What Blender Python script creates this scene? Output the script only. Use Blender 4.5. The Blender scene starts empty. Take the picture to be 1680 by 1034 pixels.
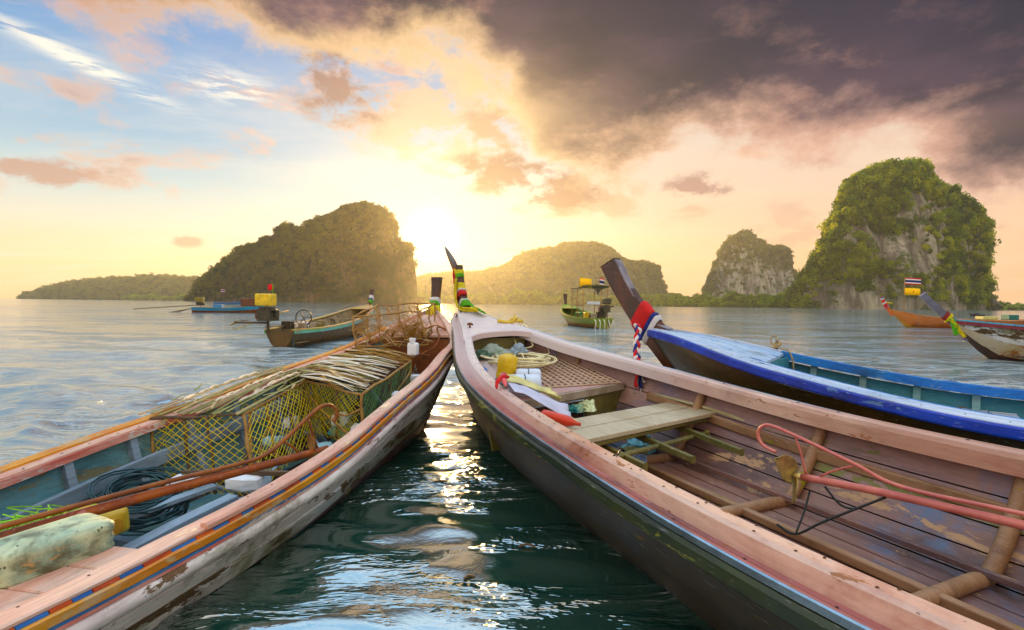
import bpy, math, random
import numpy as np
from mathutils import Vector, Matrix, Quaternion
random.seed(7)
rs = np.random.RandomState(7)
R = math.radians
PI = math.pi
scene = bpy.context.scene
col = scene.collection

# ------------------------------------------------------------------ camera
cam_d = bpy.data.cameras.new('camera')
cam = bpy.data.objects.new('camera', cam_d)
col.objects.link(cam)
cam_d.sensor_width = 36.0
cam_d.lens = 850.0 / 1680.0 * 36.0
cam_d.clip_start = 0.05
cam_d.clip_end = 30000
PITCH = math.atan((517 - 498.7) / 850.0)
ROLL = math.atan(18.5 / 1680.0)
cam.matrix_world = (Matrix.Translation((0, 0, 1.4)) @ Matrix.Rotation(PI / 2 - PITCH, 4, 'X') @ Matrix.Rotation(ROLL, 4, 'Z'))
scene.camera = cam

# ------------------------------------------------------------------ exposure, sun
scene.view_settings.view_transform = 'Standard'
scene.view_settings.look = 'None'
scene.view_settings.gamma = 1.0
scene.view_settings.exposure = 0.18
scene.view_settings.use_curve_mapping = False
SUN_AZ = R(-8.83)      # left of straight ahead (+Y)
SUN_EL = R(7.4)
SUN_DIR = Vector((math.sin(SUN_AZ) * math.cos(SUN_EL), math.cos(SUN_AZ) * math.cos(SUN_EL), math.sin(SUN_EL)))
sun_d = bpy.data.lights.new('sun', 'SUN')
sun_d.energy = 5.0
sun_d.angle = R(0.6)
sun_d.color = (1.0, 0.62, 0.22)
sun = bpy.data.objects.new('sun', sun_d)
col.objects.link(sun)
sun.rotation_euler = SUN_DIR.to_track_quat('Z', 'Y').to_euler()
sun.location = (-20, 100, 60)


def S(r, g, b, k=1.0):
    """sRGB 0-255 to linear"""
    out = []
    for c in (r, g, b):
        c = c / 255.0
        c = c / 12.92 if c <= 0.04045 else ((c + 0.055) / 1.055) ** 2.4
        out.append(c * k)
    return (*out, 1.0)


# ------------------------------------------------------------------ node helpers
class NT:
    def __init__(self, tree):
        self.t = tree
        self.n = tree.nodes
        self.l = tree.links

    def new(self, typ, **kw):
        nd = self.n.new(typ)
        for k, v in kw.items():
            setattr(nd, k, v)
        return nd

    def link(self, a, b):
        self.l.new(a, b)

    def put(self, sock, v):
        if hasattr(v, 'is_output'):
            self.l.new(v, sock)
        else:
            sock.default_value = v

    def math(self, op, a, b=None, c=None, clamp=False):
        nd = self.new('ShaderNodeMath', operation=op, use_clamp=clamp)
        self.put(nd.inputs[0], a)
        if b is not None:
            self.put(nd.inputs[1], b)
        if c is not None:
            self.put(nd.inputs[2], c)
        return nd.outputs[0]

    def mix(self, f, a, b, blend='MIX'):
        nd = self.new('ShaderNodeMix', data_type='RGBA', blend_type=blend)
        self.put(nd.inputs[0], f)
        self.put(nd.inputs[6], a)
        self.put(nd.inputs[7], b)
        return nd.outputs[2]

    def ss(self, x, a, b):
        """smoothstep"""
        nd = self.new('ShaderNodeMapRange', interpolation_type='SMOOTHSTEP')
        self.put(nd.inputs[0], x)
        self.put(nd.inputs[1], a)
        self.put(nd.inputs[2], b)
        return nd.outputs[0]

    def lin(self, x, a, b, c=0.0, d=1.0):
        nd = self.new('ShaderNodeMapRange')
        self.put(nd.inputs[0], x)
        for i, q in enumerate((a, b, c, d)):
            self.put(nd.inputs[i + 1], q)
        return nd.outputs[0]

    def noise(self, vec, scale, detail=4, rough=0.55, dist=0.0, w=None):
        nd = self.new('ShaderNodeTexNoise')
        if w is not None:
            nd.noise_dimensions = '4D'
            nd.inputs['W'].default_value = w
        self.put(nd.inputs['Vector'], vec)
        nd.inputs['Scale'].default_value = scale
        nd.inputs['Detail'].default_value = detail
        nd.inputs['Roughness'].default_value = rough
        nd.inputs['Distortion'].default_value = dist
        return nd.outputs[0]

    def mapping(self, vec, scale=(1, 1, 1), loc=(0, 0, 0), rot=(0, 0, 0)):
        nd = self.new('ShaderNodeMapping')
        self.put(nd.inputs[0], vec)
        nd.inputs[1].default_value = loc
        nd.inputs[2].default_value = rot
        nd.inputs[3].default_value = scale
        return nd.outputs[0]

    def ramp(self, f, stops, interp='LINEAR'):
        nd = self.new('ShaderNodeValToRGB')
        cr = nd.color_ramp
        cr.interpolation = interp
        while len(cr.elements) > 1:
            cr.elements.remove(cr.elements[-1])
        for i, (p, c) in enumerate(stops):
            e = cr.elements[0] if i == 0 else cr.elements.new(p)
            e.position = p
            e.color = c if len(c) == 4 else (*c, 1)
        self.put(nd.inputs[0], f)
        return nd.outputs[0]

    def curve(self, x, pts):
        """float curve through points (both axes 0..1)"""
        nd = self.new('ShaderNodeFloatCurve')
        cm = nd.mapping
        c = cm.curves[0]
        while len(c.points) > 2:
            c.points.remove(c.points[-1])
        c.points[0].location = pts[0]
        c.points[1].location = pts[-1]
        for p in pts[1:-1]:
            c.points.new(*p)
        cm.update()
        self.put(nd.inputs['Value'], x)
        return nd.outputs[0]


# ------------------------------------------------------------------ world: Nishita sky with cloud layers
world = bpy.data.worlds.new('World')
scene.world = world
world.use_nodes = True
wt = NT(world.node_tree)
for nd in list(wt.n):
    wt.n.remove(nd)
w_out = wt.new('ShaderNodeOutputWorld')
sky = wt.new('ShaderNodeTexSky', sky_type='NISHITA')
sky.sun_disc = False
sky.sun_elevation = SUN_EL
sky.sun_rotation = SUN_AZ
sky.air_density = 1.0
sky.dust_density = 2.0
sky.ozone_density = 1.0
bg_sky = wt.new('ShaderNodeBackground')
wt.link(sky.outputs[0], bg_sky.inputs[0])
bg_sky.inputs[1].default_value = 0.12

tc = wt.new('ShaderNodeTexCoord')
nrm = wt.new('ShaderNodeVectorMath', operation='NORMALIZE')
wt.link(tc.outputs['Generated'], nrm.inputs[0])
D = nrm.outputs[0]
sep = wt.new('ShaderNodeSeparateXYZ')
wt.link(D, sep.inputs[0])
dx, dy, dz = sep.outputs
az = wt.math('ARCTAN2', dx, dy)                       # 0 straight ahead, + to the right
el = wt.math('ARCSINE', dz)
elp = wt.math('MAXIMUM', el, 0.0)
# distance (radians) from the sun
dot = wt.new('ShaderNodeVectorMath', operation='DOT_PRODUCT')
wt.link(D, dot.inputs[0])
dot.inputs[1].default_value = SUN_DIR
ang = wt.math('ARCCOSINE', wt.math('MINIMUM', dot.outputs['Value'], 0.999999))
# cloud deck coordinates: view direction carried up to a flat cloud base
inv = wt.math('DIVIDE', 1.0, wt.math('ADD', wt.math('MAXIMUM', dz, 0.0), 0.10))
cmb = wt.new('ShaderNodeCombineXYZ')
wt.link(wt.math('MULTIPLY', dx, inv), cmb.inputs[0])
wt.link(wt.math('MULTIPLY', dy, inv), cmb.inputs[1])
deck = cmb.outputs[0]
# -- hazy air: pale blue aloft, cream and peach near the horizon, warmer towards the right
eln = wt.math('DIVIDE', elp, 1.5708)
haze_l = wt.ramp(eln, [(0.0, S(250, 204, 140)), (0.045, S(252, 216, 160)), (0.075, S(234, 224, 198)), (0.115, S(190, 212, 214)),
                       (0.165, S(140, 184, 214)), (0.27, S(96, 150, 206)), (0.6, S(100, 140, 190)), (1.0, S(110, 145, 185))])
haze_r = wt.ramp(eln, [(0.0, S(255, 190, 132)), (0.05, S(254, 200, 146)), (0.11, S(244, 204, 172)), (0.20, S(222, 206, 190)),
                       (0.30, S(186, 200, 208)), (0.6, S(140, 166, 198)), (1.0, S(120, 150, 188))])
side = wt.ss(az, -0.25, 0.35)
haze_c = wt.mix(side, haze_l, haze_r)
glow_w = wt.math('MULTIPLY', wt.math('EXPONENT', wt.math('MULTIPLY', ang, -7.0)), 0.8)
haze_c = wt.mix(wt.math('MINIMUM', glow_w, 0.9), haze_c, S(255, 238, 196, 1.0))
# thin broken veil so that the clear part is not a clean ramp
veil = wt.noise(wt.mapping(deck, (0.5, 1.1, 1)), 1.3, 6, 0.6, 0.4)
haze_c = wt.mix(wt.math('MULTIPLY', wt.ss(veil, 0.42, 0.72), 0.40), haze_c, wt.mix(side, S(232, 226, 214), S(250, 214, 184)))

# -- small scattered pinkish clouds low over the sea
smap = wt.mapping(D, (3.2, 3.2, 8.5))
sn = wt.noise(smap, 1.55, 7, 0.58, 0.35, w=3.1)
small = wt.math('MULTIPLY', wt.ss(sn, 0.555, 0.66), wt.ss(elp, 0.05, 0.12))
small_c = wt.mix(wt.ss(sn, 0.60, 0.74), S(238, 184, 148), S(172, 138, 128))
haze_c = wt.mix(wt.math('MULTIPLY', small, 0.72), haze_c, small_c)

# -- a few separate puffs
def blob(caz, cel, raz, rel, power=1.0):
    a = wt.math('POWER', wt.math('DIVIDE', wt.math('SUBTRACT', az, caz), raz), 2.0)
    b = wt.math('POWER', wt.math('DIVIDE', wt.math('SUBTRACT', el, cel), rel), 2.0)
    return wt.math('EXPONENT', wt.math('MULTIPLY', wt.math('ADD', a, b), -1.0))


pn = wt.noise(wt.mapping(D, (6, 6, 10)), 2.2, 8, 0.62, 0.2, w=9.0)
for caz, cel, raz, rel, amt, cc in ((0.34, 0.212, 0.055, 0.022, 0.85, S(172, 128, 118)), (0.50, 0.135, 0.07, 0.035, 0.35, S(200, 150, 130)), (-0.74, 0.178, 0.085, 0.016, 0.8, S(196, 142, 116)),
                                    (-0.565, 0.098, 0.025, 0.010, 0.7, S(176, 136, 112)), (0.17, 0.195, 0.08, 0.03, 0.7, S(222, 168, 128)), (-0.12, 0.36, 0.20, 0.10, 0.75, S(240, 192, 142)), (-0.32, 0.40, 0.09, 0.07, 0.95, S(150, 116, 110)),
                                    (0.0, 0.245, 0.10, 0.034, 0.95, S(150, 112, 98)), (0.09, 0.215, 0.09, 0.03, 0.9, S(158, 118, 100)), (-0.02, 0.33, 0.07, 0.04, 0.6, S(186, 138, 108)), (-0.60, 0.36, 0.06, 0.03, 0.5, S(232, 178, 150))):
    mk = wt.ss(wt.math('MULTIPLY', blob(caz, cel, raz * 1.25, rel * 1.35), wt.math('ADD', 1.0, wt.math('MULTIPLY', wt.math('SUBTRACT', pn, 0.5), 7.0))), 0.30, 1.15)
    haze_c = wt.mix(wt.math('MULTIPLY', mk, amt), haze_c, cc)

# -- high white wisps on the left
wisp_m = wt.new('ShaderNodeVectorMath', operation='MULTIPLY')
w1 = wt.noise(wt.mapping(D, (6, 6, 44), rot=(0, R(7), 0)), 2.0, 7, 0.62, 0.6, w=1.4)


band = wt.math('SUBTRACT', el, wt.math('MULTIPLY', wt.math('ADD', az, 0.70), -0.30))  # slopes down to the right
wb = wt.math('EXPONENT', wt.math('MULTIPLY', wt.math('ADD', wt.math('POWER', wt.math('DIVIDE', wt.math('ADD', az, 0.69), 0.10), 2.0),
             wt.math('POWER', wt.math('DIVIDE', wt.math('SUBTRACT', band, 0.338), 0.012), 2.0)), -1.0))
wisp = wt.math('MULTIPLY', wt.ss(w1, 0.40, 0.56), wt.math('MULTIPLY', wb, 1.3), clamp=True)
wisp2 = wt.math('MULTIPLY', wt.ss(w1, 0.46, 0.60), wt.math('MULTIPLY', blob(-0.50, 0.345, 0.055, 0.022), 1.1), clamp=True)
haze_c = wt.mix(wt.math('MAXIMUM', wisp, wisp2), haze_c, S(246, 240, 226))

# -- the heavy cloud deck: lower edge follows a line over azimuth, broken up by noise
azn = wt.lin(az, -1.2, 1.2)
AZP = lambda px: (math.atan((px - 840) / 850.0) + 1.2) / 2.4
ELP = lambda py, px=840: math.atan((498 - py) / 850.0 * math.cos(math.atan((px - 840) / 850.0)))
edge_px = [(-900, -260), (-300, -120), (0, -45), (120, 30), (300, 28), (400, 60), (500, 112), (600, 120), (720, 124), (800, 150), (860, 215), (920, 278),
           (1010, 285), (1180, 258), (1330, 262), (1450, 262), (1560, 300), (1680, 330), (2100, 360), (3000, 380)]
cpts = [(min(max(AZP(a), 0.0), 1.0), ELP(b, a) / 0.8 + 0.1) for a, b in edge_px]
cpts = [p for i, p in enumerate(cpts) if i == 0 or p[0] > cpts[i - 1][0] + 1e-4]
edge = wt.math('MULTIPLY', wt.math('SUBTRACT', wt.curve(azn, cpts), 0.1), 0.8)
big = wt.noise(wt.mapping(deck, (0.55, 1.0, 1.0)), 1.0, 3, 0.5, 0.5, w=0.9)
fine = wt.noise(wt.mapping(D, (3.0, 3.0, 4.6)), 1.9, 10, 0.62, 0.15, w=2.2)
depth = wt.math('SUBTRACT', el, edge)
depth_n = wt.math('ADD', depth, wt.math('ADD', wt.math('MULTIPLY', wt.math('SUBTRACT', fine, 0.5), 0.36),
                                         wt.math('MULTIPLY', wt.math('SUBTRACT', big, 0.5), 0.16)))
# the deck is broken aloft and behind, where blue and white show through
aloft = wt.ss(el, 0.53, 0.62)
broken = wt.math('MULTIPLY', aloft, wt.ss(wt.noise(deck, 1.6, 5, 0.55, 0.3, w=5.0), 0.22, 0.36))
cover = wt.math('MULTIPLY', wt.ss(depth_n, -0.015, 0.050), wt.math('SUBTRACT', 1.0, broken))
backside = wt.ss(wt.math('ABSOLUTE', az), 1.0, 1.7)
cover = wt.math('MULTIPLY', cover, wt.math('SUBTRACT', 1.0, wt.math('MULTIPLY', backside, 0.85)))
thick = wt.ss(depth_n, 0.0, 0.12)
lump = wt.noise(wt.mapping(D, (1.7, 1.7, 4.0), rot=(0, R(-10), 0)), 2.3, 8, 0.58, 0.1, w=7.0)
core = wt.mix(side, wt.mix(wt.ss(lump, 0.38, 0.62), S(30, 18, 56), S(84, 58, 84)),
              wt.mix(wt.ss(lump, 0.40, 0.66), S(24, 14, 48), S(80, 54, 76)))
top = wt.ss(el, 0.26, 0.50)
core = wt.mix(wt.math('MULTIPLY', top, wt.ss(az, -0.1, 0.7)), core, S(10, 10, 50))
rim = wt.mix(wt.ss(ang, 0.18, 0.75), S(255, 214, 150), S(226, 172, 146))
rim = wt.mix(wt.math('MULTIPLY', side, 0.55), rim, S(206, 160, 142))
torn = wt.ss(wt.noise(wt.mapping(D, (3.0, 3.0, 6.0)), 2.6, 9, 0.62, 0.1, w=4.4), 0.50, 0.68)
core = wt.mix(wt.math('MULTIPLY', torn, wt.math('MULTIPLY', wt.ss(depth_n, 0.30, 0.05), 0.55)), core, S(190, 138, 120))
cloud_c = wt.mix(thick, rim, core)
# sunlit underside opening in the deck above the sun
lit = wt.math('MULTIPLY', blob(-0.115, 0.345, 0.185, 0.070), wt.math('ADD', 0.55, wt.math('MULTIPLY', wt.ss(lump, 0.36, 0.60), 0.9)), clamp=True)
cloud_c = wt.mix(wt.math('MULTIPLY', lit, 0.80), cloud_c, S(254, 210, 152))
peach = wt.math('MULTIPLY', blob(0.52, 0.255, 0.18, 0.028), 0.6)
cloud_c = wt.mix(peach, cloud_c, S(236, 178, 150))
air = wt.mix(cover, haze_c, cloud_c)
# unseen sky overhead and behind made brighter, as fill and for water reflections
outside = wt.math('MAXIMUM', wt.ss(wt.math('ABSOLUTE', az), 1.0, 1.9), wt.ss(el, 0.55, 0.72))
behind = wt.ss(wt.math('ABSOLUTE', az), 1.1, 2.0)
ahead_c = wt.mix(wt.ss(veil, 0.36, 0.64), (0.40, 1.00, 1.65, 1), (1.55, 1.85, 2.05, 1))
back_c = wt.mix(wt.ss(veil, 0.3, 0.7), (0.92, 0.88, 0.84, 1), (1.25, 1.12, 0.92, 1))
air = wt.mix(outside, air, wt.mix(behind, ahead_c, back_c))
# aureole of the veiled sun
g1 = wt.math('MULTIPLY', wt.math('EXPONENT', wt.math('MULTIPLY', wt.math('POWER', wt.math('DIVIDE', ang, 0.027), 2.0), -1.0)), 8.0)
g2 = wt.math('MULTIPLY', wt.math('EXPONENT', wt.math('DIVIDE', ang, -0.06)), 0.12)
glow_c = wt.new('ShaderNodeVectorMath', operation='SCALE')
glow_c.inputs[0].default_value = (1.0, 0.80, 0.42)
wt.link(wt.math('ADD', g1, g2), glow_c.inputs['Scale'])
addg = wt.new('ShaderNodeVectorMath', operation='ADD')
wt.link(air, addg.inputs[0])
wt.link(glow_c.outputs[0], addg.inputs[1])
bg_air = wt.new('ShaderNodeBackground')
wt.link(addg.outputs[0], bg_air.inputs[0])
bg_air.inputs[1].default_value = 1.0
mixs = wt.new('ShaderNodeMixShader')
mixs.inputs[0].default_value = 0.96
wt.link(bg_sky.outputs[0], mixs.inputs[1])
wt.link(bg_air.outputs[0], mixs.inputs[2])
wt.link(mixs.outputs[0], w_out.inputs[0])
world.cycles.sampling_method = 'MANUAL'
world.cycles.sample_map_resolution = 1024
scene.cycles.use_denoising = True
scene.cycles.max_bounces = 6
scene.cycles.volume_bounces = 1
scene.cycles.transparent_max_bounces = 8
scene.cycles.sample_clamp_indirect = 6.0
scene.cycles.caustics_reflective = False
scene.cycles.caustics_refractive = False


# ------------------------------------------------------------------ object helpers
def tag(o, label=None, cat=None, group=None, kind=None):
    if label:
        o['label'] = label
    if cat:
        o['category'] = cat
    if group:
        o['group'] = group
    if kind:
        o['kind'] = kind
    return o


def empty(name, loc=(0, 0, 0), rz=0.0, label=None, cat=None, group=None, parent=None):
    o = bpy.data.objects.new(name, None)
    col.objects.link(o)
    o.empty_display_size = 0.2
    o.location = loc
    o.rotation_euler = (0, 0, rz)
    if parent:
        o.parent = parent
    return tag(o, label, cat, group)


class MB:
    def __init__(self):
        self.v = []
        self.f = []
        self.m = []

    def add(self, vs, fs, m=0):
        b = len(self.v)
        self.v.extend([tuple(map(float, p)) for p in vs])
        self.f.extend([tuple(i + b for i in f) for f in fs])
        self.m.extend([m] * len(fs))
        return self

    def grid(self, G, m=0, wrap=False, flip=False):
        """G: rows x cols x 3"""
        G = np.asarray(G, float)
        n, k = G.shape[:2]
        fs = []
        kk = k if wrap else k - 1
        for i in range(n - 1):
            for j in range(kk):
                a, b, c, d = i * k + j, i * k + (j + 1) % k, (i + 1) * k + (j + 1) % k, (i + 1) * k + j
                fs.append((d, c, b, a) if flip else (a, b, c, d))
        return self.add(G.reshape(-1, 3), fs, m)

    def tube(self, path, r, seg=8, m=0, caps=True, flat=1.0, up=(0, 0, 1), rot=0.0):
        P = np.asarray(path, float)
        n = len(P)
        rr = np.full(n, r, float) if np.isscalar(r) else np.asarray(r, float)
        T = np.gradient(P, axis=0)
        T /= (np.linalg.norm(T, axis=1)[:, None] + 1e-12)
        u = np.asarray(up, float)
        u = u - T[0] * (u @ T[0])
        if np.linalg.norm(u) < 1e-3:
            u = np.array([1.0, 0, 0]) - T[0] * T[0][0]
        if np.linalg.norm(u) < 1e-3:
            u = np.array([0, 1.0, 0]) - T[0] * T[0][1]
        u /= np.linalg.norm(u)
        rings = []
        a = np.arange(seg) / seg * 2 * PI + rot
        for i in range(n):
            u = u - T[i] * (u @ T[i])
            u /= (np.linalg.norm(u) + 1e-12)
            s_ = np.cross(T[i], u)
            rings.append(P[i] + rr[i] * (np.cos(a)[:, None] * s_ + flat * np.sin(a)[:, None] * u))
        b = len(self.v)
        self.grid(np.array(rings), m, wrap=True)
        if caps:
            self.f.append(tuple(b + j for j in range(seg))[::-1])
            self.f.append(tuple(b + (n - 1) * seg + j for j in range(seg)))
            self.m += [m, m]
        return self

    def box(self, c, size, M=None, m=0):
        c = np.array(c, float)
        h = np.array(size, float) / 2
        vs = np.array([[x, y, z] for x in (-1, 1) for y in (-1, 1) for z in (-1, 1)]) * h
        if M is not None:
            vs = vs @ np.array(M.to_3x3()).T
        return self.add(vs + c, [(0, 1, 3, 2), (4, 6, 7, 5), (0, 4, 5, 1), (2, 3, 7, 6), (0, 2, 6, 4), (1, 5, 7, 3)], m)

    def lathe(self, prof, seg=16, c=(0, 0, 0), M=None, m=0, squash=(1, 1)):
        """prof: list of (r,z) bottom to top"""
        a = np.arange(seg) / seg * 2 * PI
        G = np.array([[[r * math.cos(t) * squash[0], r * math.sin(t) * squash[1], z] for t in a] for r, z in prof])
        if M is not None:
            G = G @ np.array(M.to_3x3()).T
        return self.grid(G + np.array(c, float), m, wrap=True)

    def build(self, name, mat, parent=None, smooth=False, bevel=0.0, label=None, cat=None, group=None, kind=None, solid=0.0, sub=0):
        me = bpy.data.meshes.new(name)
        me.from_pydata(self.v, [], self.f)
        mats = mat if isinstance(mat, (list, tuple)) else [mat]
        for q in mats:
            me.materials.append(q)
        if len(mats) > 1:
            me.polygons.foreach_set('material_index', self.m)
        if smooth:
            me.polygons.foreach_set('use_smooth', [True] * len(me.polygons))
        me.update()
        o = bpy.data.objects.new(name, me)
        col.objects.link(o)
        if parent:
            o.parent = parent
        if solid:
            md = o.modifiers.new('thickness', 'SOLIDIFY')
            md.thickness = solid
            md.offset = 0
        if sub:
            md = o.modifiers.new('smooth', 'SUBSURF')
            md.levels = md.render_levels = sub
        if bevel:
            md = o.modifiers.new('edge', 'BEVEL')
            md.width = bevel
            md.segments = 2
            md.limit_method = 'ANGLE'
            md.angle_limit = R(35)
        return tag(o, label, cat, group, kind)


def crm(pts, n=8):
    """Catmull-Rom through points"""
    P = np.asarray(pts, float)
    P = np.vstack([2 * P[0] - P[1], P, 2 * P[-1] - P[-2]])
    out = []
    for i in range(1, len(P) - 2):
        for t in np.linspace(0, 1, n, endpoint=False):
            a, b, c, d = P[i - 1], P[i], P[i + 1], P[i + 2]
            out.append(0.5 * ((2 * b) + (-a + c) * t + (2 * a - 5 * b + 4 * c - d) * t * t + (-a + 3 * b - 3 * c + d) * t ** 3))
    out.append(P[-2])
    return np.array(out)


def hash3(i, j, k):
    n = (i * 374761393 + j * 668265263 + k * 2147483647 + 1274126177) & 0xffffffff
    n = ((n ^ (n >> 13)) * 1274126177) & 0xffffffff
    return ((n ^ (n >> 16)) & 0xffff) / 65535.0


def vnoise(P):
    P = np.asarray(P, float)
    F = np.floor(P).astype(np.int64)
    t = P - F
    t = t * t * (3 - 2 * t)
    o = 0
    for a in (0, 1):
        for b in (0, 1):
            for c in (0, 1):
                w = (t[..., 0] if a else 1 - t[..., 0]) * (t[..., 1] if b else 1 - t[..., 1]) * (t[..., 2] if c else 1 - t[..., 2])
                o = o + w * hash3(F[..., 0] + a, F[..., 1] + b, F[..., 2] + c)
    return o * 2 - 1


def fbm(P, octs=4, gain=0.5):
    P = np.asarray(P, float)
    o, a = 0, 1.0
    for i in range(octs):
        o = o + a * vnoise(P * 2.03 ** i + 17.3 * i)
        a *= gain
    return o


# ------------------------------------------------------------------ materials
def new_mat(name):
    m = bpy.data.materials.new(name)
    m.use_nodes = True
    nt = NT(m.node_tree)
    bs = nt.n['Principled BSDF']
    return m, nt, bs


def vivid(c, k):
    l = 0.2126 * c[0] + 0.7152 * c[1] + 0.0722 * c[2]
    return (*[min(0.92, max(0.0015, l + (q - l) * k)) for q in c[:3]], 1.0)


def paint(name, base, var=None, worn=None, worn_amt=0.0, stain=None, stain_amt=0.0, sc=6.0, stretch=(0.35, 1, 1), rough=0.5, bump=0.25,
          worn_sc=9.0, fleck=None, fleck_amt=0.0, spec=0.5, metal=0.0, coat=0.0, grain=0.5, seed=0.0):
    """weathered paint or bare timber: colour drift, worn-through patches, stains, lengthwise grain"""
    base, var, worn, stain, fleck = [None if q is None else vivid(q, 1.2) for q in (base, var, worn, stain, fleck)]
    m, nt, bs = new_mat(name)
    tcn = nt.new('ShaderNodeTexCoord')
    oc = nt.mapping(tcn.outputs['Object'], (1, 1, 1), (seed, seed * 1.7, seed * 0.3))
    st = nt.mapping(oc, stretch)
    c = base
    n1 = nt.noise(st, sc, 5, 0.6, 0.2)
    if var is not None:
        c = nt.mix(nt.ss(n1, 0.36, 0.64), base, var)
    gr = nt.noise(nt.mapping(oc, (1.2, 14, 14)), 5.0, 5, 0.65)
    hgt = nt.math('MULTIPLY', gr, grain)
    c = nt.mix(nt.math('MULTIPLY', nt.ss(gr, 0.38, 0.62), 0.75 * grain), c, nt.mix(1.0, c, (0.55, 0.5, 0.45, 1), 'MULTIPLY')) if grain > 0 else c
    rgh = rough
    if stain is not None and stain_amt > 0:
        n3 = nt.noise(nt.mapping(oc, (0.8, 1.3, 1.3)), sc * 0.45, 7, 0.68, 0.6)
        th = 0.66 - 0.30 * stain_amt
        c = nt.mix(nt.math('MULTIPLY', nt.ss(n3, th, th + 0.16), 0.85), c, stain)
    if worn is not None and worn_amt > 0:
        n2 = nt.noise(nt.mapping(oc, (0.45, 1.2, 1.2)), worn_sc, 8, 0.72, 0.3)
        th = 0.72 - 0.34 * worn_amt
        wm = nt.ss(n2, th, th + 0.035)
        c = nt.mix(wm, c, worn)
        hgt = nt.math('SUBTRACT', hgt, nt.math('MULTIPLY', wm, 0.35))
        rgh = nt.lin(wm, 0, 1, rough, min(0.95, rough + 0.3))
    grime = nt.noise(nt.mapping(oc, (0.7, 1.6, 1.6)), 2.6, 8, 0.72, 0.8)
    c = nt.mix(nt.math('MULTIPLY', nt.ss(grime, 0.50, 0.72), 0.55), c, nt.mix(1.0, c, (0.42, 0.38, 0.30, 1), 'MULTIPLY'))
    scuff = nt.noise(nt.mapping(oc, (1.4, 9, 9)), 11.0, 3, 0.6, 0.2)
    c = nt.mix(nt.math('MULTIPLY', nt.ss(scuff, 0.62, 0.70), 0.35), c, nt.mix(0.5, c, (0.75, 0.70, 0.66, 1)))
    if fleck is not None:
        n4 = nt.noise(oc, 34.0, 4, 0.7)
        th = 0.74 - 0.2 * fleck_amt
        c = nt.mix(nt.ss(n4, th, th + 0.03), c, fleck)
    nt.put(bs.inputs['Base Color'], c)
    nt.put(bs.inputs['Roughness'], rgh)
    bs.inputs['Specular IOR Level'].default_value = spec
    bs.inputs['Metallic'].default_value = metal
    bs.inputs['Coat Weight'].default_value = coat
    bs.inputs['Coat Roughness'].default_value = 0.25
    if bump > 0:
        lump = nt.noise(oc, 22.0, 5, 0.6)
        bp = nt.new('ShaderNodeBump')
        bp.inputs['Strength'].default_value = bump
        bp.inputs['Distance'].default_value = 0.006
        nt.link(nt.math('ADD', hgt, nt.math('MULTIPLY', lump, 0.7)), bp.inputs['Height'])
        nt.link(bp.outputs[0], bs.inputs['Normal'])
    return m


def plain(name, c, rough=0.6, metal=0.0, spec=0.5, var=0.25, sc=8.0, bump=0.1, trans=0.0):
    c = vivid(c, 1.05)
    m, nt, bs = new_mat(name)
    tcn = nt.new('ShaderNodeTexCoord')
    n = nt.noise(tcn.outputs['Object'], sc, 4, 0.6)
    d = tuple(x * (1 - var) for x in c[:3]) + (1,)
    e = tuple(min(1, x * (1 + var)) for x in c[:3]) + (1,)
    nt.link(nt.mix(nt.ss(n, 0.3, 0.7), d, e), bs.inputs['Base Color'])
    bs.inputs['Roughness'].default_value = rough
    bs.inputs['Metallic'].default_value = metal
    bs.inputs['Specular IOR Level'].default_value = spec
    if bump:
        bp = nt.new('ShaderNodeBump')
        bp.inputs['Strength'].default_value = bump
        bp.inputs['Distance'].default_value = 0.005
        nt.link(nt.noise(tcn.outputs['Object'], sc * 4, 4, 0.6), bp.inputs['Height'])
        nt.link(bp.outputs[0], bs.inputs['Normal'])
    if trans > 0:
        tr = nt.new('ShaderNodeBsdfTranslucent')
        tr.inputs[0].default_value = e
        mx = nt.new('ShaderNodeMixShader')
        mx.inputs[0].default_value = trans
        nt.link(bs.outputs[0], mx.inputs[1])
        nt.link(tr.outputs[0], mx.inputs[2])
        nt.link(mx.outputs[0], nt.n['Material Output'].inputs[0])
    return m
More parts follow.
